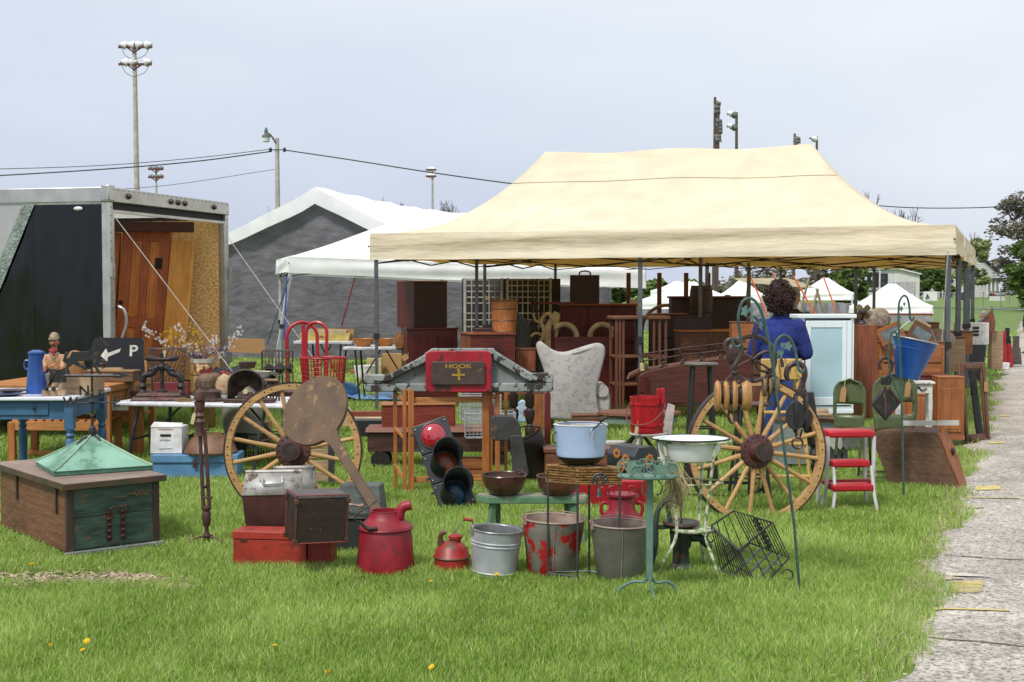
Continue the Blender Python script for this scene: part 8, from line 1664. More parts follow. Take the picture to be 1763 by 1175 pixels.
for i, x in enumerate((625, 662)): q = at(x, 598, 17.1+.15*i); solo('orange_bowl', ('left' if i == 0 else 'right')+' orange glazed bowl on the far white folding table', 'bowl', M().shell([(9, 0), (15, 5), (19, 15)], 1.2, 26), ORB, 0, 0, loc=q, k=17/F, group='orange bowls on the far table')
solo('split_basket', 'ribbed orange split wood basket right of the orange bowls', 'basket', M().shell([(12, 0), (14, 12), (13, 25)], 1.5, 18), mat('split basket', C(206, 148, 80), C(140, 86, 44), scale=12, stretch=(4, 4, .6), rough=.6, bump=.6, wear=C(120, 76, 40), amt=.4), 0, 0, loc=at(693, 599, 16.9), k=17/F)
TARP = mat('blue tarpaulin', C(120, 176, 232), C(84, 148, 214), scale=3, rough=.4, bump=.6, bscale=9)
a = M(); a.grid(lambda u, v: ((u-.5)*150, (v-.5)*110, 5+5*sin(u*13)*sin(v*8)+14*max(0, .35-u)*3*(1-v)), 30, 16); solo('blue_tarpaulin', 'crumpled light blue tarpaulin lying on the grass behind the carved pediment', 'tarpaulin', a, TARP, 0, 0, loc=G(640, 694)+Vector((0, .3, .02)), k=17/F, solid=.5)
a = M(); a.ball((0, 0, 16), (28, 20, 18), 16, 10); solo('blue_bag', 'small bulging blue tarpaulin bundle beside the red wire basket', 'bundle', a, TARP, 0, 0, loc=G(596, 688), k=16/F)
for (x, y, w_, h, m_, lb) in ((676, 640, 36, 44, CARD, 'tan cardboard box beneath the far folding table'), (644, 642, 22, 36, mat('cream card', C(216, 200, 150), rough=.8), 'cream cardboard box left of the tan one under the far table'), (630, 655, 10, 18, CARD, 'tiny cardboard box on the grass near the canopy pole'), (612, 641, 14, 12, OAKX, 'low wooden tub on the grass under the far table')):
    solo('cardboard_box' if m_ is not OAKX else 'wooden_tub', lb, 'box', M().box(-w_/2-4, w_/2+4, 0, 24, 0, h), m_, 0, 0, loc=G(x, y+6), k=19/F, bevel=.6)
solo('white_bucket', 'white plastic tub under the far folding table', 'tub', M().shell([(18, 0), (22, 26)], 1.5, 20), CWH, 0, 0, loc=G(628, 652), k=19/F)
# ================================================================ right group
PCB = mat('pale blue white paint', C(232, 240, 243, .95), C(222, 233, 238, .93), scale=2, rough=.35, grime=.06)
t = T('white_cabinet', 'pale blue white display cabinet with frosted glass door beside the woman', 'cabinet', 0, 0, loc=at(1424, 706, 11.9), k=11.9/F, rz=8)
a = M(); a.box(-51, -42, 0, 40, 0, 158); a.box(42, 44, 0, 40, 0, 158); a.box(-42, 42, 36, 40, 0, 158); a.box(-42, 42, 0, 36, 0, 6); t.p('carcass', a, PCB); a = M(); a.box(44.2, 48, 2, 38, 0, 158); t.p('side_panel', a, PCB)
a = M(); a.box(-54, 51, -3, 42, 158.2, 165); t.p('top', a, PCB, bevel=1); a = M(); a.box(-52, 48, -1, 41, -7, -.1); t.p('base', a, PCB, bevel=1)
a = M()
for (x0, x1, z0, z1) in ((-40, -31, 8, 154), (26, 42, 8, 154), (-31, 26, 142, 154), (-31, 26, 8, 22)): a.box(x0, x1, -2.5, 0, z0, z1)
dr = t.p('door', a, PCB, bevel=.8); a = M(); a.box(-31, 26, -1.2, -.4, 22, 142); t.p('glass_pane', a, mat('frosted glass', C(172, 208, 220, .9), C(198, 226, 236, .9), scale=1.5, rough=.16, spec=.8, bump=0), parent=dr)
a = M(); a.box(33, 33.6, -2.7, -2.5, 8, 154); t.p('door_seam', a, mat('seam grey', C(150, 165, 172)), parent=dr); a = M(); a.box(48.1, 48.4, 8, 34, 10, 150); t.p('side_glass', a, mat('side glass', C(110, 120, 124), rough=.2))
cab('wooden_crate', 'low dark wooden box under the pale display cabinet', 'box', 1424, 765, 11.95, 100, 36, 48, WALX, WALX, None, top=3, ov=1)
a = M(); n_ = 8; P = [(-44, 22), (44, 22)]
for i in range(n_): P += [(44-11*i, 4), (44-11*i-5.5, -3)]
P += [(-44, 4)]; solo('white_shelf', 'white shelf with scalloped edge seen behind the red step stool', 'shelf', a.prism(P, 0, 8), WST, 0, 0, loc=at(1452, 772, 10.9), k=10.9/F, bevel=.4)
cab('tall_cupboard', 'plain brown wooden cupboard side right of the pale display cabinet', 'cupboard', 1493, 720, 12.4, 30, 40, 160, CHR, CHR, CHR, top=2, ov=0)
# desk fan on the cupboard
t = T('desk_fan', 'small dark desk fan with four brass blades on the brown cupboard', 'fan', 0, 0, loc=at(1484, 558, 12.6), k=12.6/F)
a = M(); a.lathe([(9, 0), (7, 4), (3, 8), (3, 16)], 14); t.p('base', a, IRON); a = M(); a.ball((0, -2, 20), (8, 9, 8)); t.p('motor', a, IRON)
for i in range(4): a = M(Tr(0, -10, 21) @ Ry(45+90*i) @ Rz(18)); a.prism([(2, -1), (8, -6), (15, -5), (16, 3), (9, 5), (2, 2)], -.4, .4); t.p('blade', a, mat('brass blade', C(120, 100, 56), C(80, 66, 44), rough=.4, metal=.4))
# boxes and chests behind the blue bucket
for (x, y, Y, w_, d, h, m_, mt, lb, kw) in ((1512, 700, 13.6, 26, 20, 140, WAL, WALX, 'narrow stack of worn boards left of the blue bucket', {}), (1570, 660, 13.4, 112, 40, 72, OAKX, WALX, 'orange wooden drawer chest behind the blue bucket', dict(drawers=((-50, 50, 6, 32), (-50, 50, 36, 64)))), (1588, 735, 12.8, 92, 40, 90, MAHX, MAHX, 'dark red chest of drawers under the blue bucket', dict(drawers=((-42, 42, 60, 84), (-42, 42, 34, 58), (-42, 42, 8, 32)))), (1560, 748, 11.9, 70, 30, 70, OAK, OAKX, 'orange panelled cupboard behind the white side table', dict(panels=((-30, -2, 6, 62), (2, 30, 6, 62)), knobs=False)), (1637, 758, 12.6, 44, 36, 110, OAK, OAKX, 'orange oak cabinet against the right canopy leg', dict(panels=((-18, 18, 14, 90),), foot=8, ms=OAK, knobs=False)), (1535, 640, 14.4, 60, 30, 70, mat('peeling grey chest', C(176, 160, 140), C(110, 92, 80), scale=9, rough=.7, wear=C(90, 60, 50), amt=.4), WALX, 'weathered grey boxes piled beyond the desk fan', {}), (1480, 690, 14.6, 44, 30, 146, WAL, OAKX, 'tall brown box with pale top beyond the display cabinet', {})):
    cab('chest', lb, 'chest', x, y, Y, w_, d, h, m_, mt, **({'ms': None, 'top': 3, 'ov': 1} | kw))
for i, (x, y, Y, rz, lb, m_) in enumerate(((1540, 588, 13.3, 10, 'tilted window sash with wooden handle on the orange chest', OAKX), (1580, 588, 13.5, -20, 'triangular wooden easel piece on the orange chest', WALX))):
    t = T(('window_sash', 'easel')[i], lb, ('sash', 'easel')[i], 0, 0, loc=at(x, y, Y), k=Y/F, ry=(-24 if i == 0 else 30)); 
    for (x0, x1, z0, z1) in ((-22, -16, 0, 30), (16, 22, 0, 30), (-16, 16, 24, 30), (-16, 16, 0, 6)): a = M(); a.box(x0, x1, 0, 3, z0, z1); t.p('rail', a, m_)
    a = M(); a.box(-16, 16, 1, 2, 6, 24); t.p('pane', a, mat('grey mirror', C(160, 170, 176), rough=.15, metal=.5))
t = T('canvas_tub', 'sagging brown canvas bag beyond the wooden frames', 'bag', 0, 0, loc=at(1612, 600, 14.6), k=14.6/F); a = M(); a.ball((0, 0, 14), (34, 20, 20), 16, 10); t.p('bag', a, mat('brown canvas', C(168, 150, 124), C(130, 112, 90), scale=6, rough=.8, bump=.5))
a = M(); a.ball((0, 0, 16), (22, 12, 20), 14, 8); a.box(-24, -8, -8, 8, 0, 30)
solo('junk_pile', 'pile of assorted worn oddments between the fan and the right canopy leg', 'pile', a, mat('mixed worn', C(190, 176, 158), C(96, 70, 60), scale=22, rough=.7), 0, 0, loc=at(1512, 566, 14), k=14/F)
# blue bucket hanging on right hook
YK = 9.45; t = T('shepherd_hook', 'green shepherd hook at the right holding the blue bucket', 'garden hook', 1555, 860); 
def h2(px, py, dy=0): return ((px-1555), dy, (860-py))
a = M(); a.tube([h2(1556, 866), h2(1552, 740), h2(1548, 640), h2(1543, 545)], 1.9, 7); t.p('pole', a, HKG)
a = M(); a.tube(curve([h2(1543, 545), h2(1544, 520), h2(1551, 508), h2(1558, 512), h2(1562, 530), h2(1563, 546), h2(1567, 550), h2(1570, 544)]), 1.9, 7); t.p('hook_arm', a, HKG)
a = M(); a.tube(curve([h2(1550, 690), h2(1530, 640), h2(1527, 600), h2(1532, 572), h2(1538, 570), h2(1543, 585)]), 1.7, 7); t.p('hook_arm', a, HKG)
for (x, y, r1, r2) in ((1548, 530, 3.5, 6), (1553, 522, 3, 4), (1534, 588, 4, 5), (1537, 596, 3, 4), (1546, 545, 2.5, 4)):
    a = M(); P = [(x-1555+r1*cos(an*.5)*(.8+.2*cos(an*2)), 860-y+r2*sin(an*.5)*(.8+.2*cos(an*2))) for an in range(12)]; a.prism(P, -.5, .5); t.p('leaf', a, LFG)
YQ = 9.6; t = T('blue_bucket', 'bright blue tapered bucket hanging from the right green hook', 'bucket', 0, 0, loc=at(1561, 652, YQ), k=YQ/F, ry=12)
BBL = mat('bright blue paint', C(34, 98, 184), C(26, 80, 158), scale=3, rough=.35, wear=C(120, 140, 160), amt=.12)
a = M(); a.shell([(19, 0), (20, 2), (38, 68)], 1, 34); t.p('body', a, BBL); a = M(); a.ring((0, 0, 68), 38.5, 1.3, 'z', seg=36); t.p('rim', a, GAL); a = M(); a.lathe([(36, 66), (18, 4)], 30, caps=False); t.p('inside', a, GRIM)
a = M(); a.lathe([(33.4, 50), (34.4, 52), (34, 54)], 34); t.p('bead', a, BBL)
a = M(); a.tube(curve([(-38, 0, 68), (-22, 0, 92), (-4, 0, 104), (18, 0, 96), (38, 0, 68)]), .8, 5); bl = t.p('bail', a, GALV); a = M(); a.cyl((-8, 0, 103), (20, 0, 95), 3.2); t.p('grip', a, PALEW, parent=bl)
# diamond pulley
t = T('hook_pulley', 'dark diamond shaped iron pulley hanging in front of the green chair back', 'pulley', 0, 0, loc=at(1527, 625, 9.7), k=9.7/F)
a = M(); a.tube(curve([(-12, 0, -12), (-13, 0, 0), (-6, 0, 8), (4, 0, 6), (9, 0, -4), (6, 0, -16), (0, 0, -24)]), 2.8, 8); t.p('iron_hook', a, BRI); a = M(); a.box(-9, 7, -4, 4, -38, -24); t.p('neck', a, BLKI, bevel=1.5)
a = M(); a.prism([(-2, -100), (22, -72), (6, -46), (-8, -46), (-26, -72)], -5, 5); t.p('cheek', a, BLKI, bevel=1.5); a = M(); a.bar((-4, -6, -40), (-3, -6, -96), 5, 2); a.bar((2, -6, -42), (22, -6, -70), 3, 2); t.p('strap', a, IRONB); a = M(); a.ball((-4, -6, -56), (3.4, 1, 6)); t.p('brass_plate', a, BRS)
# green metal chairs
CGN = mat('olive green metal', C(112, 124, 86), C(88, 100, 66), scale=5, rough=.35, metal=.15, wear=C(70, 60, 50), amt=.15, wscale=24)
def gchair(label, px, py, Y, w, ht, hseat, rz, tagx=None, slot=True, legc=CGN):
    t = T('metal_chair', label, 'chair', 0, 0, loc=at(px, py, Y), k=Y/F, rz=rz, group='olive green metal work chairs'); t.e.location.z = 0; z0, z1 = hseat, ht; a = M()
    n_ = 14; L_, R_ = [], []
    for i in range(n_+1):
        u = i/n_; z = z0+(z1-z0)*u; hw = w/2*(.86+.14*min(1, u*3)) if u < .72 else w/2*sqrt(max(0, 1-((u-.72)/.28)**2)); R_.append((max(hw, .5), z))
    rows = [(hw, z) for hw, z in R_]; m2 = 10; vs = []
    for hw, z in rows: vs += [(hw*(2*j/m2-1), -7+7*abs(2*j/m2-1)**2*(-1)+(z-z0)*.02, z) for j in range(m2+1)]
    fs = [(i*(m2+1)+j, i*(m2+1)+j+1, (i+1)*(m2+1)+j+1, (i+1)*(m2+1)+j) for i in range(n_) for j in range(m2) if not (slot and 4 <= i < 7 and 1 <= j < m2-1)]
    a.add(vs, fs); t.p('backrest', a, CGN, solid=2)
    a = M(); a.box(-w/2*.86, w/2*.86, -8, w*.8, z0-5, z0); t.p('seat', a, CGN, bevel=3)
    for (x, y) in ((-.4, 0), (.4, 0), (-.4, .75), (.4, .75)):
        a = M(); b0, b1 = (w*x, w*y-4, z0-5), (w*x*1.15, w*y*1.1-7, 0); mid_ = tuple(b0[i]*.45+b1[i]*.55 for i in range(3)); a.bar(b0, mid_, 4.4, 3); lg = t.p('leg', a, CGN, smooth=False); a = M(); a.bar(mid_, b1, 3.6, 2.6); t.p('leg_extension', a, DRK, parent=lg, smooth=False)
        a = M(); [a.ball(tuple(b0[i]*(1-u)+b1[i]*u-(1.8 if i == 1 else 0) for i in range(3)), .9, 5, 3) for u in (.12, .24, .36, .48, .6, .72, .84)]; t.p('adjust_hole', a, IRON, parent=lg)
    a = M(); q = [(-.44*w, -6, 14), (.44*w, -6, 14), (.44*w, .8*w, 14), (-.44*w, .8*w, 14)]; [a.bar(q[i], q[(i+1) % 4], 3, 2) for i in range(4)]; t.p('stretcher', a, CGN, smooth=False)
    if tagx is not None: tag_card(t.e, t.k, tagx, -18, ht-14, 10, 26, 6, CARD)
    return t
H1 = 1.5*F/10.1; gchair('front olive green metal chair with the diamond pulley hanging before it', 1534, 835, 10.1, 80, H1-(643-495), H1-(742-495), 6, 22)
H2 = 1.5*F/10.7; gchair('rear olive green metal chair with slotted back and long paper tag', 1464, 835, 10.7, 56, H2-(652-495), H2-(740-495), -28, -8)
# red and white step stool
t = T('step_stool', 'red and white metal kitchen step stool standing in the grass', 'step stool', 0, 0, loc=at(1462, 880, 8.95), k=8.95/F, rz=6); t.e.location.z = 0
SRD = mat('stool red vinyl', C(206, 24, 44), C(176, 16, 36), scale=4, rough=.3, grime=.12); SWH = mat('stool white enamel', C(228, 224, 228), C(206, 200, 206), scale=6, rough=.3, wear=C(150, 100, 100), amt=.16)
HS = 1.5*F/8.95-(742-495); a = M(); a.box(-40, 42, -8, 42, HS-12, HS); t.p('seat', a, SRD, bevel=3)
a = M(); a.box(-36, 32, -14, 14, 76, 88); t.p('step', a, SRD, bevel=3); a = M(); a.box(-38, 34, -26, 10, 36, 48); t.p('step', a, SRD, bevel=3); a = M(); a.box(-40, 48, 20, 28, 42, 50); t.p('rear_brace', a, SRD, bevel=2)
for s_, x in ((-1, -40), (1, 42)):
    a = M(); a.tube(curve([(x, -4, HS-10), (x, -2, 80), (x+s_*1, 0, 44), (x+s_*3, 2, 26), (x+s_*9, 4, 0)]), 3.4, 8); t.p('leg', a, SWH); a = M(); a.tube(curve([(x-s_*2, 36, HS-10), (x, 38, 60), (x+s_*2, 40, 20), (x+s_*6, 42, 0)]), 3.2, 8); t.p('leg', a, SWH)
    a = M(); a.tube(curve([(x-s_*7, -10, 78), (x-s_*7, -18, 50), (x-s_*6, -22, 30), (x-s_*1, -26, 0)]), 3, 8); t.p('step_leg', a, SWH)
# plank crate leaning at the path
t = T('plank_box', 'large weathered plank box tipped on its side at the path edge', 'crate', 0, 0, loc=at(1590, 842, 9.85), k=9.85/F, rz=4); t.e.location.z = 0
PK = wood('grey brown planks', C(134, 100, 80), C(98, 72, 58), 'x', 3, rough=.75, bump=.1); PKE = wood('orange plank end', C(176, 112, 72), C(124, 76, 50), 'z', 4)
H0 = 96
for i in range(4): u0, u1 = i/4, (i+1)/4-.015; a = M(); a.add([(-80+40*u0, 50, H0*(1-u0)+1), (22+38*u0, -2-6*u0, H0*(1-u0)+1), (22+38*u1, -2-6*u1, H0*(1-u1)), (-80+40*u1, 50, H0*(1-u1))], [(0, 1, 2, 3)]); t.p('plank', a, PK, solid=3, smooth=False)
a = M(); a.add([(23, -4, H0), (43, 10, H0+6), (60, 8, 66), (77, 4, 8), (74, 0, -4), (61, -10, 2)], [(0, 1, 2, 3, 4, 5)]); e_ = t.p('end_board', a, PKE, solid=4, smooth=False); a = M(); a.ball((51, -1, 66), (3, 4, 7)); t.p('hand_hole', a, DRK, parent=e_)
a = M(); a.add([(-80, 52, H0+1), (22, 0, H0+1), (42, 34, H0+7), (-62, 86, H0+7)], [(0, 1, 2, 3)]); t.p('plank', a, PK, solid=3, smooth=False); a = M(); a.box(-40, 60, -4, 2, H0+16, H0+24); t.p('white_rail', a, WST)
# white side table under bucket
t = T('side_table', 'chippy white painted side table beneath the blue bucket', 'table', 0, 0, loc=at(1578, 745, 11.0), k=11/F, rz=-8)
HT_ = 88; a = M(); a.box(-34, 30, -4, 40, HT_-4, HT_); t.p('tabletop', a, WST, bevel=1); a = M(); a.box(-30, 26, 0, 36, HT_-20, HT_-4.1); t.p('apron', a, WST, bevel=.6)
for (x, y) in ((-28, 2), (23, 2), (-28, 33), (23, 33)): a = M(); a.lathe([(2.4, -60), (3.4, -30), (3, 20), (4, 50), (3.4, 68)], 8, (x, y, 0)); t.p('leg', a, WST)
a = M(); a.tube(curve([(-4, -1, HT_-12), (2, -1.5, HT_-9), (8, -1.5, HT_-15), (16, -1, HT_-11)]), 1.2, 5); t.p('handle', a, IRON)
# picture frames by the path
t = T('picture_frame', 'big empty dark wooden picture frame standing at the edge of the path', 'picture frame', 0, 0, loc=at(1682, 752, 12.9), k=12.9/F, rz=28, rx=-6, ry=0); t.e.location.z = 0
FRW = wood('carved frame', C(124, 86, 62), C(78, 52, 40), 'z', 4)
for (x0, x1, z0, z1) in ((-30, -18, 0, 138), (22, 34, 0, 138), (-18, 22, 124, 138), (-18, 22, 0, 14)):
    a = M(); a.box(x0, x1, 0, 5, z0, z1); b_ = t.p('rail', a, FRW, bevel=1.5); a = M(); sx = 3; a.box(x0+3, x1-3, -2.5, 0, z0+3, z1-3); t.p('moulding', a, FRW, parent=b_, bevel=1.5)
tag_card(t.e, t.k, 28, -4, 104, 10, 18, 6, CARD); a = M(); a.box(-30, 36, 14, 16, 0, 128); solo('picture_frame', 'black framed panel leaning behind the big empty frame', 'picture frame', M().prism([(20, 0), (36, 0), (34, 126), (20, 128)], 16, 19), DRK, 0, 0, loc=(t.e.location.x, t.e.location.y, 0), k=12.9/F, rz=28, rx=-10)
# yellow step ladder chair
YEL2 = mat('cream yellow paint', C(232, 216, 156), C(212, 192, 130), scale=5, wear=C(150, 120, 80), amt=.18, wscale=16, rough=.5)
t = T('stepladder', 'cream yellow wooden stepladder behind the right wagon wheel', 'stepladder', 0, 0, loc=at(1350, 855, 9.6), k=9.6/F); t.e.location.z = 0; HL = 1.5*F/9.6-(618-495)
a = M(); a.box(-42, 28, -6, 2, HL-36, HL); t.p('top_board', a, YEL2, bevel=1.5)
for s_, x0, x1 in ((-1, -34, -48), (1, 20, 46)):
    a = M(); a.bar((x0, 0, HL-30), (x1, -16, 0), 6, 3); t.p('front_rail', a, YEL2); a = M(); a.bar((x0*.8, 6, HL-30), (x1*.9, 54, 0), 5, 3); t.p('rear_leg', a, YEL2)
for z in (32, 88, 142): u = 1-z/HL; w_ = 30+18*u; a = M(); a.box(-w_, w_-6, -14*u-4, -14*u+14, z, z+4); t.p('tread', a, YEL2, bevel=1)
# black turned leg, low logs, grey shelf
t = T('turned_post', 'single black turned wooden post standing behind the right wheel rim', 'turned post', 0, 0, loc=at(1409, 838, 9.9), k=9.9/F, ry=-7); t.e.location.z = 0
a = M(); a.lathe([(6, 0), (8, 30), (9, 44), (5, 48), (10, 54), (11, 62), (6, 70), (5, 74), (11, 78), (12, 130), (11, 168), (0, 170)], 16); t.p('leg', a, BLKI)
cab('side_table', 'grey green low table behind the stepladder', 'table', 1400, 800, 11.0, 120, 60, 80, mat('shade grey paint', C(150, 160, 156), C(120, 130, 126), scale=5, rough=.6), WALX, None, top=6, ov=3)
a = M(); a.cyl((-26, 0, 6), (26, 4, 9), 7, 5); a.cyl((-20, -8, 5), (30, -10, 4), 4, 3); solo('driftwood', 'pale split log lying on the low table below the display cabinet', 'log', a, PALEW, 0, 0, loc=at(1400, 718, 11.0), k=11/F)
# gas pump and distant goods along the path
t = T('gas_pump', 'white old fuel pump with dark counters by the path', 'fuel pump', 0, 0, loc=at(1676, 640, 21.5), k=21.5/F); t.e.location.z = 0; z1 = 1.5*F/21.5-(556-495); a = M(); a.box(-26, 26, 0, 30, z1-38, z1); t.p('head', a, CWH, bevel=1); a = M(); a.box(-24, 20, 2, 28, 0, z1-38.2); t.p('body', a, mat('dark pump body', C(60, 62, 66), rough=.5))
for i in range(3): a = M(); a.box(-2, 8, -1.5, 0, z1-11-6*i, z1-7-6*i); t.p('counter', a, DRK)
cab('weathered_cupboard', 'grey weathered cupboard right of the fuel pump', 'cupboard', 1717, 636, 22.5, 20, 20, 66, PALEW, PALEW, None, top=2, ov=0)
a = M(); a.prism([(-12, 0), (8, 0), (10, 18), (4, 40), (-14, 18)], 0, 3); solo('metal_sheet', 'rusty pointed metal sheet standing above the grey cupboard', 'metal sheet', a, mat('rust sheet', C(150, 94, 70), C(104, 64, 50), rough=.6), 0, 0, loc=at(1704, 572, 22.4), k=22.5/F)
solo('white_basin', 'white enamel trough on the grass at the far path edge', 'trough', M().box(-16, 16, 0, 12, 0, 12, top=(-18, 18, -1, 13)), CWH, 0, 0, loc=at(1721, 637, 24), k=24/F, bevel=1); 
for i, (x, y, h, w_, m_, lb) in enumerate(((1730, 630, 60, 8, RED, 'red pole standing among the far goods by the path'), (1738, 632, 40, 14, RED, 'red toolbox among the far goods by the path'), (1750, 628, 50, 20, WIR, 'stack of wire baskets at the far right edge'), (1735, 600, 36, 14, DRK, 'black chair back beyond the far goods'), (1742, 612, 20, 10, mat('cone white', C(236, 236, 236)), 'white cone leaning beside the red toolbox'))):
    a = M(); a.box(-w_/2, w_/2, 0, 6, 0, h*.6, top=(-w_/3, w_/3, 0, 6)); a.box(-w_/4, w_/4, 1, 5, h*.6, h); solo('far_goods', lb, 'goods', a, m_, 0, 0, loc=at(x, y, 24.5+i*.2), k=24.5/F, bevel=.5)
for (x, y, Y, w_, d, h, m_, lb, kw) in ((1532, 598, 15.2, 40, 24, 34, OAK, 'small orange box left of the canvas bag', {}), (1600, 585, 15.4, 34, 22, 30, WAL, 'small walnut box behind the tilted easel', {}), (1640, 640, 16.4, 44, 30, 60, PALEW, 'pale crate between the two right canopy legs', {}), (1655, 610, 19.5, 40, 30, 40, OAKX, 'orange box left of the fuel pump', {}), (1130, 712, 13.8, 60, 34, 70, MAHX, 'low dark red chest right of the open bookcase', dict(drawers=((-27, 27, 6, 32), (-27, 27, 36, 64)))), (1010, 740, 12.8, 50, 30, 26, WALX, 'flat brown box behind the white stool', {}), (905, 640, 15.9, 34, 30, 40, CHR, 'small cherry box left of the floral chair', {}), (1285, 600, 14.6, 50, 30, 46, OAKX, 'light brown box left of the blue fleece', {}), (1290, 695, 13.9, 60, 40, 90, WAL, 'brown chest hidden behind the iron pulley wheel', dict(drawers=((-27, 27, 50, 80),)))):
    cab('chest', lb, 'chest', x, y, Y, w_, d, h, m_, WALX, **({'ms': None, 'top': 3, 'ov': 1} | kw))
# timber posts behind the second canopy (dark posts seen under the roof)
for i, (x, lb) in enumerate(((1135, 'left dark timber post beyond the arched wheel'), (1181, 'middle dark timber post beyond the barrel'), (1219, 'right dark timber post beyond the barrel'), (1082, 'dark timber post right of the sample case'))):
    solo('timber_post', lb, 'post', M().box(-3.6, 3.6, 0, 7, 0, 150), WAL, 0, 0, loc=at(x, 620, 20.5), k=20.5/F, group='dark timber posts')
# ================================================================ PEOPLE
JN = mat('blue jeans', C(52, 84, 150), C(36, 60, 118), scale=20, rough=.85, bump=.2, bscale=60); FLE = mat('royal blue fleece', C(42, 60, 146), C(26, 38, 108), scale=5, rough=.95, bump=.8, bscale=7, stretch=(1.6, 1, .8), bdist=.05, grime=.3); SKIN = mat('skin', C(214, 158, 130), C(196, 138, 112), scale=6, rough=.5, bump=.04); HAIR = mat('curly brown hair', C(78, 42, 36), C(34, 18, 18), scale=60, rough=.6); BOOT = mat('black boots', C(36, 34, 36), rough=.5)
def person(label, px, Y, ztop, hair, shirt, yaw=0, curly=False, arms=1, pants=JN, hl=1.0, seated=False):
    """metres; height set by ztop; body seen from behind at yaw 0"""
    s = ztop/1.62; q = at(px, 500, Y); t = T('person', label, 'person', 0, 0, loc=(q.x, q.y, -.02 if not seated else -.5), k=s, rz=yaw)
    a = M()
    # continuous body: legs, pelvis, torso, arms, neck, head
    for sx in (-1, 1):
        a.tube([(sx*.085, 0, .06), (sx*.09, .01, .26), (sx*.095, -.01, .46), (sx*.09, 0, .66), (sx*.08, 0, .82)], [.045, .055, .062, .082, .095], 14); a.ball((sx*.09, .06, .04), (.045, .12, .045))
        sh = (sx*.165, 0, 1.27); el = (sx*.235, .03, 1.02); wr = (sx*.15, .26, .98) if arms else (sx*.24, .06, .80)
        a.tube([sh, ((sh[0]+el[0])/2, .01, 1.15), el], [.056, .05, .042], 12); a.tube([el, tuple((el[i]+wr[i])/2 for i in range(3)), wr], [.04, .036, .026], 12); a.ball(sh, .058)
        d = (Vector(wr)-Vector(el)).normalized(); w0 = Vector(wr); a.ball(w0+d*.045, (.026, .04, .022))
        for f_ in range(4): b0 = w0+d*.07+Vector(((f_-1.5)*.017, 0, 0)); ln = (.062, .07, .066, .052)[f_]; a.tube([b0, b0+d*ln*.5+Vector((0, 0, -.006)), b0+d*ln+Vector((0, 0, -.028))], [.0085, .008, .0065], 7)
        a.tube([w0+d*.03+Vector((-sx*.02, 0, 0)), w0+d*.06+Vector((-sx*.04, 0, -.004)), w0+d*.085+Vector((-sx*.045, 0, -.012))], [.011, .009, .0075], 7)
    a.ball((0, 0, .86), (.165, .125, .13), 16, 10); a.ball((0, 0, 1.0), (.145, .11, .16), 16, 10); a.ball((0, 0, 1.16), (.165, .11, .16), 16, 10); a.ball((0, 0, 1.27), (.155, .085, .075), 16, 10)
    a.tube([(0, 0, 1.28), (0, .01, 1.40)], [.056, .05], 12); a.ball((0, .015, 1.50), (.076, .096, .115), 18, 12); a.ball((0, .075, 1.44), (.05, .045, .05)); a.ball((0, .115, 1.485), (.012, .018, .02)); 
    for sx in (-1, 1): a.ball((sx*.078, .005, 1.49), (.012, .02, .03))
    body = t.p('body', a, SKIN, remesh=.011)
    for sx in (-1, 1): b_ = M(); b_.ball((sx*.03, .101, 1.51), (.013, .007, .007), 8, 6); t.p('eye', b_, DRK)
    b_ = M(); b_.ball((0, .112, 1.445), (.024, .006, .006), 8, 6); t.p('mouth', b_, mat('lips', C(170, 90, 86), rough=.5))
    # clothes
    b_ = M(); g_ = .016
    b_.ball((0, 0, .93), (.19, .145, .12), 16, 10); b_.ball((0, 0, 1.03), (.175, .135, .17), 16, 10); b_.ball((0, 0, 1.17), (.19, .13, .16), 16, 10); b_.ball((0, 0, 1.28), (.165, .1, .075), 16, 10); b_.tube([(0, 0, 1.30), (0, 0, 1.375)], [.085, .068], 14)
    for sx in (-1, 1):
        sh = (sx*.175, 0, 1.26); el = (sx*.255, .02, 1.03); wr = (sx*.165, .23, .985) if arms else (sx*.25, .05, .84)
        b_.ball(sh, .078); b_.tube([sh, ((sh[0]+el[0])/2, .01, 1.15), el], [.076, .072, .066], 14); b_.ball(el, .066); b_.tube([el, tuple((el[i]+wr[i])/2 for i in range(3)), wr], [.065, .056, .044], 14)
    t.p('sweater', b_, shirt, remesh=.013)
    b_ = M(); b_.ball((0, 0, .86), (.178, .14, .12), 16, 10)
    for sx in (-1, 1): b_.tube([(sx*.088, .0, .10), (sx*.092, .01, .26), (sx*.097, -.01, .46), (sx*.092, 0, .66), (sx*.084, 0, .84)], [.06, .068, .076, .094, .105], 14)
    t.p('jeans', b_, pants, remesh=.013)
    for sx in (-1, 1): b_ = M(); b_.ball((sx*.09, .05, .05), (.055, .14, .06), 14, 8); b_.tube([(sx*.088, 0, .06), (sx*.09, 0, .22)], [.058, .062], 12); t.p('boot', b_, BOOT, remesh=.012)
    b_ = M(); rh = random.Random(3)
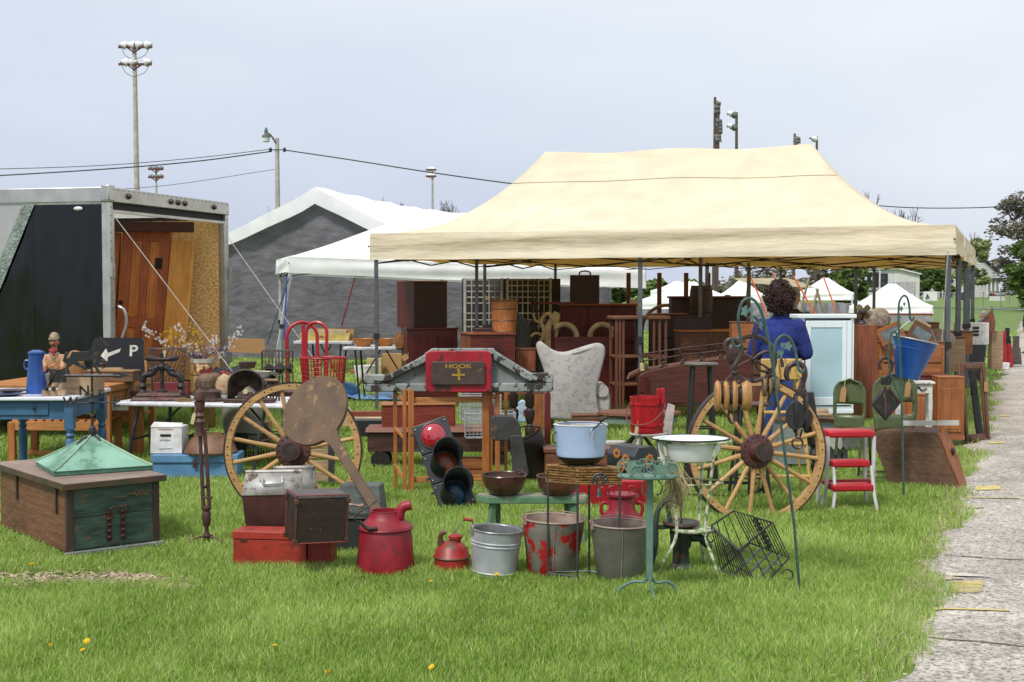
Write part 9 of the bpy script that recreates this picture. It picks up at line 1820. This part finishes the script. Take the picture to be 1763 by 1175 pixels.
    if curly:
        b_.ball((0, -.015, 1.525), (.108, .118, .12), 16, 12); b_.ball((0, -.045, 1.43), (.085, .07, .08))
        t.p('hair', b_, HAIR, remesh=.012); c_ = M()
        for i in range(900):
            an, el = rh.uniform(0, 2*pi), rh.uniform(-.95, 1.4); lp = 1+.13*sin(an*4+el*5)+rh.uniform(-.06, .1); r0 = Vector((.118*lp*cos(an)*cos(el), -.018+.125*lp*sin(an)*cos(el), 1.52+.128*lp*sin(el)))
            if r0.y > .07 and r0.z < 1.55: continue
            n_ = (r0-Vector((0, -.015, 1.52))).normalized(); o1 = n_.orthogonal().normalized(); o2 = n_.cross(o1); rr = rh.uniform(.006, .016); ph = rh.uniform(0, 6)
            c_.tube([r0+n_*(.004*j+.002)+o1*rr*cos(j*1.1+ph)+o2*rr*sin(j*1.1+ph) for j in range(7)], .0042, 4)
        t.p('curls', c_, HAIR)
    else:
        b_.ball((0, -.012, 1.545), (.088, .105, .095*hl), 16, 12); b_.ball((0, -.05, 1.47), (.07, .05, .06)); t.p('hair', b_, hair, remesh=.01)
    return t
person('woman with curly brown hair in royal blue fleece seen from behind under the canopy', 1343, 11.3, 1.525, HAIR, FLE, yaw=-18, curly=True).e.scale = (.93, .95, 1)
GH = mat('grey hair', C(170, 164, 160), C(120, 112, 108), scale=40, rough=.7); BH = mat('dark brown hair', C(70, 48, 40), rough=.7); GN = mat('fair hair', C(206, 176, 140), rough=.7); BKS = mat('black shirt', C(36, 36, 42), rough=.8)
person('grey haired man in black shirt facing the woman beyond the pale display cabinet', 1366, 15.4, 1.5, GH, BKS, yaw=160)
person('seated person with dark hair seen beyond the dresser', 1252, 24, 1.85, BH, mat('plum shirt', C(90, 60, 66), rough=.8), yaw=150, seated=True)
person('fair haired seated person left of the dark haired one', 1232, 25, 1.52, GN, mat('pale shirt', C(210, 206, 200), rough=.8), yaw=170, seated=True)
person('person in dark navy clothes at the right edge of the picture near the path', 1772, 30, 1.2, BH, mat('navy shirt', C(40, 50, 84), rough=.8), yaw=90, arms=0)
person('person in blue shirt half hidden behind the rusty metal sheet', 1693, 28, 1.02, GH, mat('steel blue shirt', C(90, 110, 150), rough=.8), yaw=40)
